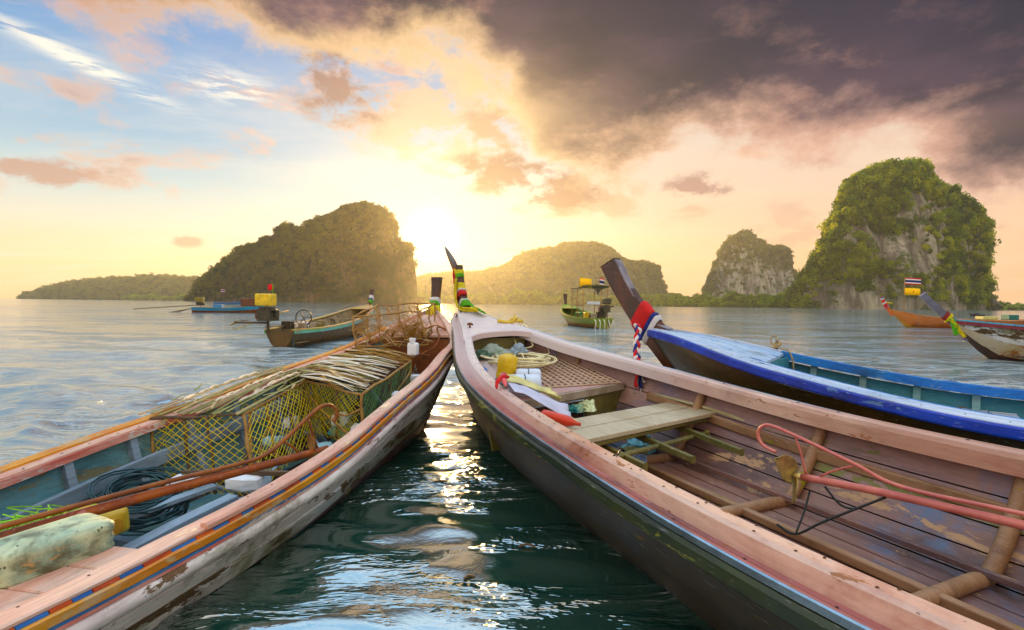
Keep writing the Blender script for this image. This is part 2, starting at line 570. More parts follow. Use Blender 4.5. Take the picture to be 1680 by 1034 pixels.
# ------------------------------------------------------------------ water
def water_material():
    m, nt, bs = new_mat('sea_water')
    geo = nt.new('ShaderNodeNewGeometry')
    P = geo.outputs['Position']
    sp = nt.new('ShaderNodeSeparateXYZ')
    nt.link(P, sp.inputs[0])
    pass
    bs.inputs['Roughness'].default_value = 0.08
    bs.inputs['IOR'].default_value = 2.8
    bs.inputs['Specular IOR Level'].default_value = 0.9
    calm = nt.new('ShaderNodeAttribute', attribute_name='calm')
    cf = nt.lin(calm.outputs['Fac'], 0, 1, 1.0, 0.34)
    sky_tint = nt.noise(P, 0.12, 4, 0.6)
    nt.link(nt.mix(nt.ss(calm.outputs['Fac'], 0.0, 0.6), nt.mix(nt.ss(sky_tint, 0.35, 0.65), (0.130, 0.200, 0.235, 1), (0.160, 0.215, 0.225, 1)), (0.006, 0.052, 0.036, 1)), bs.inputs['Base Color'])  # open water lightened to stand for sky reflection; lane left dark where hulls reflect
    n1 = nt.noise(nt.mapping(P, (1.0, 1.5, 1)), 5.5, 4, 0.55, 0.6)
    n2 = nt.noise(nt.mapping(P, (0.55, 1.25, 1)), 1.7, 5, 0.55, 0.5)
    n3 = nt.noise(nt.mapping(P, (0.35, 1.0, 1)), 0.22, 5, 0.6, 0.3)
    far = nt.ss(sp.outputs[1], 25, 90)
    # gusts: patches where small ripples stand up darken the surface, slicks between them stay bright
    g_near = nt.ss(nt.noise(nt.mapping(P, (0.50, 1.5, 1)), 2.0, 5, 0.62, 0.3), 0.49, 0.62)
    g_mid = nt.ss(nt.noise(nt.mapping(P, (0.16, 0.62, 1)), 1.0, 5, 0.65, 0.2), 0.51, 0.60)
    g_far = nt.ss(nt.noise(nt.mapping(P, (0.020, 0.11, 1)), 1.0, 5, 0.65, 0.2), 0.53, 0.62)
    g1 = nt.mix(nt.ss(sp.outputs[1], 8, 20), g_near, g_mid)
    gust = nt.mix(nt.ss(sp.outputs[1], 45, 110), g1, g_far)
    h = nt.math('ADD', nt.math('MULTIPLY', n1, nt.math('MULTIPLY', nt.math('POWER', cf, 1.0), nt.lin(gust, 0, 1, 0.008, 0.020))),
                nt.math('ADD', nt.math('MULTIPLY', n2, nt.math('MULTIPLY', cf, nt.lin(gust, 0, 1, 0.006, 0.115))), nt.math('MULTIPLY', n3, nt.math('MULTIPLY', far, 0.12))))
    bp = nt.new('ShaderNodeBump')
    bp.inputs['Strength'].default_value = 1.0
    bp.inputs['Distance'].default_value = 1.0
    nt.link(h, bp.inputs['Height'])
    nt.link(bp.outputs[0], bs.inputs['Normal'])
    return m


def fast_mesh(name, verts, quads, mat, smooth=True):
    me = bpy.data.meshes.new(name)
    me.vertices.add(len(verts))
    me.vertices.foreach_set('co', np.asarray(verts, np.float32).ravel())
    k = quads.shape[1]
    me.loops.add(quads.size)
    me.loops.foreach_set('vertex_index', quads.ravel().astype(np.int32))
    me.polygons.add(len(quads))
    me.polygons.foreach_set('loop_start', (np.arange(len(quads)) * k).astype(np.int32))
    me.polygons.foreach_set('loop_total', np.full(len(quads), k, np.int32))
    if smooth:
        me.polygons.foreach_set('use_smooth', np.ones(len(quads), bool))
    me.materials.append(mat)
    me.update(calc_edges=True)
    me.validate()
    o = bpy.data.objects.new(name, me)
    col.objects.link(o)
    return o


bed_m = plain('sea_bed_mud', (0.03, 0.035, 0.02, 1), 0.9)
bd = MB()
bd.add([(-9000, -9000, -3.2), (9000, -9000, -3.2), (9000, 9000, -3.2), (-9000, 9000, -3.2)], [(0, 1, 2, 3)])
bd.build('sea_bed', bed_m, kind='structure')

# ------------------------------------------------------------------ limestone islands


def rock_material(name, light, dark, green, gamt):
    m, nt, bs = new_mat(name)
    g = nt.new('ShaderNodeNewGeometry')
    P = g.outputs['Position']
    n1 = nt.noise(nt.mapping(P, (1, 1, 0.28)), 0.06, 8, 0.68, 0.5)
    n2 = nt.noise(nt.mapping(P, (1, 1, 0.18)), 0.35, 6, 0.7, 0.2)
    c = nt.mix(nt.ss(n1, 0.38, 0.62), dark, light)
    c = nt.mix(nt.math('MULTIPLY', nt.ss(n2, 0.42, 0.66), 0.6), c, tuple(x * 0.45 for x in dark[:3]) + (1,))
    n3 = nt.noise(P, 0.045, 7, 0.7, 0.4)
    c = nt.mix(nt.ss(n3, 0.62 - gamt * 0.3, 0.70 - gamt * 0.3), c, green)
    nt.link(c, bs.inputs['Base Color'])
    bs.inputs['Roughness'].default_value = 0.95
    bs.inputs['Specular IOR Level'].default_value = 0.1
    bp = nt.new('ShaderNodeBump')
    bp.inputs['Strength'].default_value = 1.0
    bp.inputs['Distance'].default_value = 2.0
    nt.link(nt.math('ADD', n2, nt.noise(P, 1.1, 5, 0.7)), bp.inputs['Height'])
    nt.link(bp.outputs[0], bs.inputs['Normal'])
    return m


M_ROCK = rock_material('limestone', S(205, 190, 165), S(120, 105, 95), S(78, 92, 40), 0.35)
M_ROCKW = rock_material('backlit_tint_limestone', S(150, 116, 74), S(104, 78, 44), S(78, 72, 22), 0.6)  # golden shade of the backlit island tinted into the rock colour
M_ROCKG = rock_material('overgrown_limestone', S(150, 140, 110), S(92, 92, 60), S(60, 78, 32), 0.8)


def leaf_material(name, c1, c2, c3):
    m, nt, bs = new_mat(name)
    oi = nt.new('ShaderNodeObjectInfo')
    g = nt.new('ShaderNodeNewGeometry')
    n = nt.noise(g.outputs['Position'], 0.055, 4, 0.6)
    c = nt.mix(nt.ss(n, 0.38, 0.62), c1, c2)
    n2 = nt.noise(g.outputs['Position'], 0.9, 2, 0.5)
    c = nt.mix(nt.ss(n2, 0.45, 0.8), c, c3)
    c = nt.mix(nt.ss(oi.outputs['Random'], 0.45, 1.0), c, c3)
    c = nt.mix(nt.math('MULTIPLY', nt.ss(oi.outputs['Random'], 0.45, 0.0), 0.75), c, tuple(q * 0.35 for q in c2[:3]) + (1,))
    nt.link(c, bs.inputs['Base Color'])
    bs.inputs['Roughness'].default_value = 0.75
    bs.inputs['Specular IOR Level'].default_value = 0.25
    tr = nt.new('ShaderNodeBsdfTranslucent')
    nt.link(nt.mix(1.0, c, (1.6, 1.5, 0.6, 1), 'MULTIPLY'), tr.inputs[0])
    mx = nt.new('ShaderNodeMixShader')
    mx.inputs[0].default_value = 0.6
    nt.link(bs.outputs[0], mx.inputs[1])
    nt.link(tr.outputs[0], mx.inputs[2])
    nt.link(mx.outputs[0], nt.n['Material Output'].inputs[0])
    return m


M_LEAF = leaf_material('jungle_leaves', (0.19, 0.25, 0.010, 1), (0.08, 0.16, 0.016, 1), (0.42, 0.42, 0.015, 1))
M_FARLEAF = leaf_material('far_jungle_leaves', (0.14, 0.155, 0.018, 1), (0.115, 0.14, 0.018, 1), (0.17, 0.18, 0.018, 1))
M_SHLEAF = leaf_material('backlit_tint_leaves', (0.17, 0.13, 0.008, 1), (0.12, 0.105, 0.010, 1), (0.24, 0.19, 0.010, 1))  # darker gold of the backlit slope put into the leaf colour
M_MANG = leaf_material('mangrove_leaves', (0.17, 0.25, 0.015, 1), (0.11, 0.18, 0.015, 1), (0.28, 0.32, 0.02, 1))


def crown_source(name, mat, seed, n=170):
    """one rounded, gappy mass of leaf sprays about 2 m across; instanced over the slopes"""
    r = np.random.RandomState(seed)
    mb = MB()
    lobes = [(r.normal(0, 0.45, 3) * (1, 1, 0.55), r.uniform(0.45, 0.8)) for _ in range(6)]
    for i in range(n):
        c, rad = lobes[r.randint(6)]
        d = r.normal(0, 1, 3)
        d /= np.linalg.norm(d)
        p = c + d * rad * r.uniform(0.75, 1.05)
        nn = d + r.normal(0, 0.5, 3)
        nn /= np.linalg.norm(nn)
        u = np.cross(nn, r.normal(0, 1, 3))
        u /= np.linalg.norm(u)
        w = np.cross(nn, u)
        s = r.uniform(0.14, 0.30)
        mb.add([p - u * s, p - w * s * 0.6 + nn * 0.05, p + u * s, p + w * s * 0.6 + nn * 0.05], [(0, 1, 2, 3)])
    o = mb.build(name, mat)
    return o.data, o


def scatter(name, pts, scales, crown_objs, label, parent=None):
    """instance crown meshes on points (vegetation mass nobody could count)"""
    me = bpy.data.meshes.new(name)
    me.vertices.add(len(pts))
    me.vertices.foreach_set('co', np.asarray(pts, np.float32).ravel())
    a = me.attributes.new('size', 'FLOAT', 'POINT')
    a.data.foreach_set('value', np.asarray(scales, np.float32))
    me.update()
    o = bpy.data.objects.new(name, me)
    col.objects.link(o)
    ng = bpy.data.node_groups.new(name + '_nodes', 'GeometryNodeTree')
    ng.interface.new_socket(name='Geometry', in_out='INPUT', socket_type='NodeSocketGeometry')
    ng.interface.new_socket(name='Geometry', in_out='OUTPUT', socket_type='NodeSocketGeometry')
    N, L = ng.nodes, ng.links
    gi, go = N.new('NodeGroupInput'), N.new('NodeGroupOutput')
    iop = N.new('GeometryNodeInstanceOnPoints')
    j = N.new('GeometryNodeJoinGeometry')
    g2i = N.new('GeometryNodeGeometryToInstance')
    for co in crown_objs:
        ob = N.new('GeometryNodeObjectInfo')
        ob.inputs['Object'].default_value = co
        L.new(ob.outputs['Geometry'], g2i.inputs[0])
    L.new(gi.outputs[0], iop.inputs['Points'])
    L.new(g2i.outputs[0], iop.inputs['Instance'])
    iop.inputs['Pick Instance'].default_value = True
    rv = N.new('FunctionNodeRandomValue')
    rv.data_type = 'FLOAT_VECTOR'
    rv.inputs[0].default_value = (-0.3, -0.3, 0)
    rv.inputs[1].default_value = (0.3, 0.3, 6.28)
    L.new(rv.outputs[0], iop.inputs['Rotation'])
    at = N.new('GeometryNodeInputNamedAttribute')
    at.data_type = 'FLOAT'
    at.inputs['Name'].default_value = 'size'
    L.new(at.outputs[0], iop.inputs['Scale'])
    L.new(iop.outputs[0], go.inputs[0])
    md = o.modifiers.new('scatter', 'NODES')
    md.node_group = ng
    if parent:
        o.parent = parent
    return tag(o, label, None, None, 'stuff')


crown_col = bpy.data.collections.new('crown_sources')
CROWNS, MCROWNS, FCROWNS, SCROWNS = [], [], [], []
for k in range(3):
    for lst, mt, nm in ((CROWNS, M_LEAF, 'jungle_crown'), (MCROWNS, M_MANG, 'mangrove_crown'), (FCROWNS, M_FARLEAF, 'far_crown'), (SCROWNS, M_SHLEAF, 'shaded_crown')):
        me, o = crown_source(nm, mt, 20 + k)
        col.objects.unlink(o)
        crown_col.objects.link(o)
        lst.append(o)


def prof(pts):
    a = np.array(pts, float)
    return lambda x: np.interp(x, a[:, 0], a[:, 1])


def karst(name, outline_px, dist, depth, rockmat, label, n_tree, tree_sz, seed, nx=260, nphi=120, rough=1.0, steep=0.5, cliffs=(), tree_mat=CROWNS, lean=0.0, tree_label=None):
    """limestone island: outline given in metres at its distance, swept into a full body with real depth.
    outline: (x, height) across the island"""
    ol = np.array(outline_px, float)
    x0, x1 = ol[0, 0], ol[-1, 0]
    xs = np.linspace(x0, x1, nx)
    hh = np.interp(xs, ol[:, 0], ol[:, 1])
    hh = np.maximum(hh, 0.5)
    r = np.random.RandomState(seed)
    uu = (xs - x0) / (x1 - x0)
    # half depth is widest in the middle and narrows at the ends
    dd = depth * (np.sin(np.clip(uu, 0.0, 1) * PI) ** 0.7 + 0.05)
    # the body runs back along its own bearing from the bay
    brg = math.atan2((x0 + x1) / 2, dist)
    ph = np.linspace(0, PI, nphi)
    C_ = np.cos(ph)
    S_ = np.sin(ph)
    cy = np.sign(C_) * np.abs(C_) ** 0.75
    G = np.zeros((nx, nphi, 3))
    for i in range(nx):
        z = hh[i] * S_ ** steep
        dep = -dd[i] * cy * (1 - 0.35 * S_)
        G[i, :, 0] = xs[i] + dep * math.sin(brg)
        G[i, :, 1] = dist + dep * math.cos(brg)
        G[i, :, 2] = z
    sc = hh.max()
    P = G.reshape(-1, 3)
    nse = fbm(P / (sc * 0.30) * (1, 1, 0.5) + seed, 5, 0.55).reshape(nx, nphi)
    flute = fbm(P / (sc * 0.07) * (1, 1, 0.16) + seed * 3, 3).reshape(nx, nphi)
    amp = sc * 0.085 * rough
    env = np.clip(S_ * 3, 0, 1)[None, :]
    G[:, :, 1] -= (nse * amp * 1.3 + flute * amp * 0.35) * (0.4 + 0.6 * env) * np.sign(C_)[None, :]
    G[:, :, 0] += fbm(P / (sc * 0.16) + 40, 3).reshape(nx, nphi) * amp * 0.20 * env
    G[:, :, 2] += (nse * 0.10 * amp) * env * S_[None, :]
    G[:, 0, 2] = G[:, -1, 2] = -2
    ii, jj = np.meshgrid(np.arange(nx - 1), np.arange(nphi - 1), indexing='ij')
    a = (ii * nphi + jj).ravel()
    q = np.stack([a, a + 1, a + nphi + 1, a + nphi], -1)
    o = fast_mesh(name, G.reshape(-1, 3), q[:, ::-1], rockmat, smooth=True)
    tag(o, label, None, None, 'structure')
    if n_tree:
        # trees take root where the slope is not a sheer pale cliff
        nf = nphi // 2 + 6
        pi = r.randint(0, nx, n_tree * 3)
        # spread evenly over surface length
        pj = r.randint(1, nf, n_tree * 3)
        pts = G[pi, pj]
        keep = np.ones(len(pts), bool)
        cn = fbm(pts / (sc * 0.22) + 9 + seed, 4)
        keep &= cn < 0.55
        for (cx_, cz_, rx_, rz_, dens) in cliffs:
            bx_ = pts[:, 0] * dist / pts[:, 1]      # judged by bearing from the bay
            dd_ = ((bx_ - cx_) / rx_) ** 2 + ((pts[:, 2] * dist / pts[:, 1] - cz_) / rz_) ** 2 + fbm(pts / (sc * 0.10) + 3, 3) * 0.35
            keep &= (dd_ > 1) | (r.rand(len(pts)) < dens)
        pts = pts[keep][:n_tree]
        szs = tree_sz * r.uniform(0.45, 1.0, len(pts)) * (1 + 0.8 * (r.rand(len(pts)) > 0.9))
        pts = pts + np.stack([r.normal(0, tree_sz * .3, len(pts)), -szs * 0.25, szs * 0.35], -1)
        scatter('forest', pts, szs, tree_mat, tree_label or ('trees and bushes growing over the ' + label))
    return o


def px_outline(pts, dist):
    """read-off outline points to metres at the island's own distance"""
    out = []
    for x, y in pts:
        hz = 498.7 + (x - 840) * 18.5 / 1680
        out.append(((x - 840) / 850.0 * dist, (hz - y) / 850.0 * dist * 0.975 + 1.4))
    return out


DR, DL, DM, DS, DH = 520.0, 720.0, 1500.0, 1250.0, 1500.0
kR = px_outline([(1296, 498), (1303, 480), (1312, 468), (1330, 440), (1340, 420), (1352, 400), (1362, 370), (1372, 345), (1380, 322), (1390, 300), (1402, 290), (1425, 278),
                 (1455, 269), (1480, 266), (1500, 268), (1512, 275), (1522, 290), (1535, 305), (1548, 317), (1560, 326), (1572, 332), (1582, 342),
                 (1592, 350), (1604, 368), (1608, 395), (1612, 430), (1614, 455), (1620, 468), (1622, 490), (1628, 500)], DR)
sR = lambda x, y: ((x - 840) / 850.0 * DR, (504 - y) / 850.0 * DR)
cl = []
for (x, y, rx, ry, dn) in ((1508, 380, 42, 68, 0.10), (1488, 425, 30, 26, 0.12), (1350, 478, 52, 24, 0.15), (1420, 492, 60, 13, 0.12), (1590, 400, 22, 55, 0.35), (1450, 470, 28, 14, 0.4), (1530, 470, 40, 20, 0.75)):
    a_ = sR(x, y)
    cl.append((a_[0], a_[1], rx / 850 * DR, ry / 850 * DR, dn))
karst('karst_island', kR, DR, 55, M_ROCK, 'tall steep limestone island rising from the sea on the right', 7000, 3.3, 3, nx=320, nphi=160, rough=0.75, steep=0.62, cliffs=cl,
      tree_label='yellow green jungle covering the tall steep island on the right')
kL = px_outline([(310, 492), (318, 484), (330, 470), (345, 452), (362, 436), (378, 423), (395, 411), (418, 404), (440, 392), (455, 380), (468, 371), (480, 372), (490, 375), (502, 377),
                 (508, 368), (520, 360), (534, 358), (548, 351), (562, 344), (578, 337), (592, 334), (606, 335), (622, 343), (638, 355), (648, 367), (651, 380), (652, 388),
                 (660, 398), (672, 402), (677, 412), (678, 440), (679, 470), (682, 494), (684, 497)], DL)
sL = lambda x, y: ((x - 840) / 850.0 * DL, (496 - y) / 850.0 * DL)
cl = []
for (x, y, rx, ry, dn) in ((640, 440, 46, 60, 0.10), (570, 455, 42, 30, 0.12), (512, 450, 6, 30, 0.05), (452, 405, 26, 12, 0.3), (665, 470, 20, 40, 0.1)):
    a_ = sL(x, y)
    cl.append((a_[0], a_[1], rx / 850 * DL, ry / 850 * DL, dn))
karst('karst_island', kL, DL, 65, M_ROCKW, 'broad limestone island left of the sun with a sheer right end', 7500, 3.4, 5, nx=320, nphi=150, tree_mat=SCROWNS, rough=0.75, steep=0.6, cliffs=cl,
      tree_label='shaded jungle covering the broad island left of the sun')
kM = px_outline([(640, 497), (660, 470), (684, 458), (706, 451), (740, 449), (780, 449), (815, 441), (835, 434), (850, 422), (864, 415), (880, 412), (892, 407), (905, 408), (918, 402), (940, 399),
                 (965, 399), (985, 403), (1000, 409), (1012, 420), (1022, 427), (1045, 429), (1065, 433), (1080, 438), (1083, 455), (1088, 478), (1092, 490), (1094, 499)], DM)
karst('karst_island', kM, DM, 160, M_ROCKG, 'long hazy limestone island in the middle distance', 5200, 5.0, 8, rough=0.55, steep=0.45, nx=240, nphi=90, tree_mat=FCROWNS,
      tree_label='hazy jungle on the long island in the middle distance')
kS = px_outline([(1154, 500), (1157, 482), (1166, 455), (1172, 440), (1178, 420), (1184, 404), (1194, 392), (1206, 384), (1214, 381), (1226, 384), (1238, 390), (1250, 400), (1258, 405),
                 (1275, 405), (1288, 407), (1294, 413), (1296, 425), (1295, 440), (1304, 452), (1306, 475), (1308, 500)], DS)
karst('karst_island', kS, DS, 110, M_ROCK, 'small grey hazy limestone tower between the larger islands', 1700, 4.2, 9, rough=0.6, steep=0.45, nx=200, nphi=100, tree_mat=FCROWNS,
      cliffs=[((1240 - 840) / 850 * DS, 55, 75, 60, 0.35)], tree_label='thin jungle on the small hazy limestone tower')
kH = px_outline([(36, 491), (44, 485), (70, 478), (95, 471), (120, 466), (150, 461), (180, 459), (210, 457), (240, 456), (270, 455), (300, 457), (330, 459), (400, 464), (440, 492)], DH)
karst('hills', kH, DH, 200, M_ROCKG, 'low wooded headland at the far left of the horizon', 3600, 6.0, 12, rough=0.25, steep=0.9, nx=240, nphi=60, tree_mat=FCROWNS,
      tree_label='dark woods on the low headland at the far left')


def shore(name, pts, label, n, sz, seed, hgt, mats=MCROWNS, depth=30):
    """low mangrove shore: a mud bank with a belt of crowns. pts: (x, y) polyline"""
    P = np.array(pts, float)
    r = np.random.RandomState(seed)
    seg = np.linalg.norm(np.diff(P, axis=0), axis=1)
    cs = np.r_[0, np.cumsum(seg)]
    u = r.uniform(0, cs[-1], n)
    x = np.interp(u, cs, P[:, 0])
    y = np.interp(u, cs, P[:, 1])
    b = r.rand(n) ** 0.8 * depth
    hh = hgt * (0.75 + 0.45 * fbm(np.stack([x / 22, y / 22, np.zeros(n)], -1), 4)) * np.clip(0.45 + b / depth * 1.1, 0, 1.15)
    z = hh * r.uniform(0.15, 1.0, n)
    s = sz * r.uniform(0.6, 1.2, n)
    scatter('forest', np.stack([x, y + b, z], -1), s, mats, label)
    mb = MB()
    xs = np.interp(np.linspace(0, cs[-1], 60), cs, P[:, 0])
    ys = np.interp(np.linspace(0, cs[-1], 60), cs, P[:, 1])
    prf = [(-1.5, -0.6), (0.5, 0.35), (4, 0.7), (depth, 1.0), (depth + 6, -0.5)]
    mb.grid(np.array([[(a, b_ + o_, z_) for o_, z_ in prf] for a, b_ in zip(xs, ys)]), flip=True)
    mb.build(name, bed_m, smooth=True, kind='structure')


def sx(px, y):
    return (px - 840) / 850.0 * y


shore('shore', [(sx(640, 900), 900), (sx(900, 900), 880), (sx(1080, 860), 860), (sx(1180, 800), 800)], 'low mangrove belt below the middle islands', 4200, 3.8, 31, 18)
shore('shore', [(sx(1080, 640), 640), (sx(1200, 600), 600), (sx(1290, 560), 560), (sx(1345, 490), 490)], 'bright mangroves along the shore left of the tall island', 2600, 2.6, 32, 12)
shore('shore', [(sx(1605, 640), 640), (sx(1700, 640), 640), (sx(2100, 640), 640)], 'dark woods on the shore right of the tall island', 900, 3.6, 33, 11)
shore('shore', [(sx(200, 1150), 1150), (sx(330, 1100), 1100)], 'low dark trees at the foot of the left headland', 500, 5, 34, 12)

# ------------------------------------------------------------------ hazy air
hz_m = bpy.data.materials.new('sea_air')
hz_m.use_nodes = True
hn = NT(hz_m.node_tree)
hn.n.remove(hn.n['Principled BSDF'])
pv = hn.new('ShaderNodeVolumePrincipled')
pv.inputs['Color'].default_value = (1.0, 0.94, 0.78, 1)
pv.inputs['Density'].default_value = 0.00012
pv.inputs['Anisotropy'].default_value = 0.7
hn.link(pv.outputs[0], hn.n['Material Output'].inputs['Volume'])
hb = MB()
hb.box((0, 900, 91), (7000, 2600, 190))
haze = hb.build('haze', hz_m, kind='stuff')
haze['label'] = 'pale sea haze over the bay'
# ------------------------------------------------------------------ boats
class Hull:
    """a long wooden boat in its own frame: +X runs aft from the bow, +Y to one side, +Z up"""

    def __init__(self, name, loc, yaw, ST, W, Hh, label, cat='boat', heel=0.0, flare=0.5, keel=-0.28, rake=1.15, group=None, stern_up=0.0, L=None):
        self.ST = np.array(ST, float)
        self.W = np.array(W, float)
        self.H = np.array(Hh, float)
        self.heel = heel
        self.flare = flare
        self.keel = keel
        self.rake = rake
        self.L = L or self.ST[-1]
        self.root = empty(name, (loc[0], loc[1], 0), yaw, label, cat, group)
        self.loc = np.array([loc[0], loc[1], 0.0])
        self.yaw = yaw

    def spl(self, y, s):
        x = self.ST
        n = len(x)
        h = np.diff(x)
        M = np.zeros((n, n))
        r = np.zeros(n)
        M[0, 0] = M[-1, -1] = 1
        for i in range(1, n - 1):
            M[i, i - 1] = h[i - 1]
            M[i, i] = 2 * (h[i - 1] + h[i])
            M[i, i + 1] = h[i]
            r[i] = 6 * ((y[i + 1] - y[i]) / h[i] - (y[i] - y[i - 1]) / h[i - 1])
        m = np.linalg.solve(M, r)
        s = np.clip(np.asarray(s, float), x[0], x[-1])
        i = np.clip(np.searchsorted(x, s) - 1, 0, n - 2)
        t = s - x[i]
        hh = h[i]
        return y[i] + t * ((y[i + 1] - y[i]) / hh - hh * (2 * m[i] + m[i + 1]) / 6) + m[i] / 2 * t ** 2 + (m[i + 1] - m[i]) / (6 * hh) * t ** 3

    def w(self, s):
        return np.maximum(self.spl(self.W, s), 0.0)

    def h(self, s, t=0.0):
        return self.spl(self.H, s) + self.heel * t

    def zk(self, s):
        s = np.asarray(s, float)
        z = self.H[0] - 0.03 - self.rake * np.clip(s, 0, None)
        k = self.keel + 0.10 * np.clip((s - self.L * 0.8) / (self.L * 0.2), 0, 1) ** 2
        d = 0.18
        return k + d * np.log1p(np.exp((z - k) / d))

    def sec(self, s, v, side, inset=0.0, drop=0.0):
        """point on the shell: v=0 at the rail, v=1 at the keel"""
        w = np.maximum(self.w(s) - inset, 0.0)
        zk = self.zk(s) + inset
        h = self.h(s, side * w) - drop
        fl = self.flare
        t = w * (fl * (1 - v) + (1 - fl) * np.cos(v * PI / 2))
        z = h - (h - zk) * (fl * v + (1 - fl) * np.sin(v * PI / 2))
        return np.array([s, side * t, z])

    def world(self, p):
        c, s_ = math.cos(self.yaw), math.sin(self.yaw)
        return Vector((self.loc[0] + c * p[0] - s_ * p[1], self.loc[1] + s_ * p[0] + c * p[1], p[2]))

    def strake(self, v0, v1, side, S, mats, th=0.022, nv=3, drop=0.0, gap=0.0, gap_in=0.004, name='plank', bow_in=0.0, wob=0.0):
        vs = np.linspace(v0, v1, nv)
        mb = MB()
        out = np.array([[self.sec(s, v, side, 0.0 + 0.0, drop) for v in vs] for s in S])
        inn = np.array([[self.sec(s, v, side, th, drop) for v in vs] for s in S])
        if wob:
            out[:, :, 1] += side * wob * fbm(out * 3.0 + v0 * 9, 3)
        inn[:, :, 0] = out[:, :, 0]
        # tiny gaps at the seams
        for A, g_ in ((out, gap), (inn, gap_in)):
            A[:, 0, 2] -= g_
            A[:, -1, 2] += g_
        mb.grid(out, 0, flip=(side < 0))
        mb.grid(inn, 1, flip=(side > 0))
        mb.grid(np.stack([out[:, 0], inn[:, 0]], 1), 0, flip=(side > 0))
        mb.grid(np.stack([out[:, -1], inn[:, -1]], 1), 0, flip=(side < 0))
        mb.grid(np.stack([out[-1], inn[-1]], 0), 0, flip=(side > 0))
        mb.grid(np.stack([out[0], inn[0]], 0), 0, flip=(side < 0))
        return mb.build(name, mats, self.root, smooth=True)

    def sweep(self, name, prof, side, S, mat, ofs_scale=None, smooth=False, bevel=0.0, closed=True, parent=None, wob=0.0, lift=None):
        """run a section (offset outward from the rail line, dz) along one rail"""
        G = []
        for s in S:
            w = float(self.w(s))
            k = 1.0 if ofs_scale is None else ofs_scale(s)
            row = []
            for o, dz in prof:
                t = w + o * (k if o < 0 else 1.0)
                t = max(t, 0.0)
                z = float(self.h(s, side * w)) + dz + (lift(s) if lift else 0)
                row.append((s, side * t, z))
            G.append(row)
        G = np.array(G)
        if wob:
            n = fbm(G * (4, 0.01, 0.01) + 3, 3)
            G[:, :, 2] += wob * n
        mb = MB()
        mb.grid(G, 0, wrap=True, flip=(side > 0))
        k = len(prof)
        mb.f.append(tuple(range(k)) if side > 0 else tuple(range(k))[::-1])
        mb.f.append(tuple((len(S) - 1) * k + j for j in range(k))[::-1] if side > 0 else tuple((len(S) - 1) * k + j for j in range(k)))
        mb.m += [0, 0]
        return mb.build(name, mat, parent or self.root, smooth=smooth, bevel=bevel)

    def shell(self, nst, vs, S, mat_of, side_list=(1, -1), **k):
        for sd in side_list:
            for i in range(len(vs) - 1):
                self.strake(vs[i], vs[i + 1], sd, S, mat_of(i), **k)

    def rib(self, s, mat, r=0.03, floor=0.25, inset=0.05, square=False, sides=(1, -1), drop=0.09, name='rib', wide=1.0):
        pts = []
        vv = np.linspace(0.02, 1.0, 15)
        if len(sides) == 2:
            A = [self.sec(s, v, 1, inset, drop if i == 0 else drop * (1 - v)) for i, v in enumerate(vv)]
            B = [self.sec(s, v, -1, inset, drop if i == 0 else drop * (1 - v)) for i, v in enumerate(vv)]
            pts = A + B[::-1][1:]
        else:
            pts = [self.sec(s, v, sides[0], inset, drop * (1 - v)) for v in vv if True]
        P = np.array(pts)
        P[:, 2] = np.maximum(P[:, 2], floor)
        keep = [0]
        for i in range(1, len(P)):
            if np.linalg.norm(P[i] - P[keep[-1]]) > 0.02:
                keep.append(i)
        P = P[keep]
        if len(sides) == 1:
            P = P[(P[:, 2] > floor + 0.001) | (np.abs(P[:, 1]) > 0.05)]
        P = crm(P[::2] if len(P) > 8 else P, 4)
        mb = MB()
        if square:
            mb.tube(P, r * 1.3, 4, up=(1, 0, 0), rot=PI / 4)
        else:
            mb.tube(P, r, 10, up=(1, 0, 0))
        return mb.build(name, mat, self.root, smooth=not square)

    def transom(self, mat, s=None, z1=None, th=0.03):
        s = s or self.L - 0.02
        vv = np.linspace(0, 1, 9)
        A = [self.sec(s, v, 1) for v in vv]
        B = [self.sec(s, v, -1) for v in vv][::-1]
        P = np.array(A + B[1:])
        Q = P.copy()
        P[:, 0] -= th
        mb = MB()
        n = len(P)
        mb.add(list(P) + list(Q), [tuple(range(n))[::-1], tuple(range(n, 2 * n))] + [(i, (i + 1) % n, n + (i + 1) % n, n + i) for i in range(n)])
        return mb.build('transom', mat, self.root)


def stem_post(parent, path, mat, name='stem_post', bevel=0.008):
    """path rows: (x, z, half thickness across, half depth along the boat)"""
    P = np.array(path, float)
    ctr = np.stack([P[:, 0], np.zeros(len(P)), P[:, 1]], 1)
    ctr = crm(ctr, 4)
    hw = crm(np.stack([P[:, 2], P[:, 3], P[:, 2]], 1), 4)
    T = np.gradient(ctr, axis=0)
    T /= np.linalg.norm(T, axis=1)[:, None]
    G = []
    for c, t, q in zip(ctr, T, hw):
        f = np.array([t[2], 0, -t[0]])      # along the boat, square to the post
        G.append([c + np.array([0, a * q[0], 0]) + f * b * q[1] for a, b in ((1, 1), (1, -1), (-1, -1), (-1, 1))])
    mb = MB()
    mb.grid(np.array(G), wrap=True)
    n = len(G)
    mb.f += [(0, 1, 2, 3), ((n - 1) * 4 + 3, (n - 1) * 4 + 2, (n - 1) * 4 + 1, (n - 1) * 4)]
    mb.m += [0, 0]
    return mb.build(name, mat, parent, bevel=bevel), ctr, T, hw


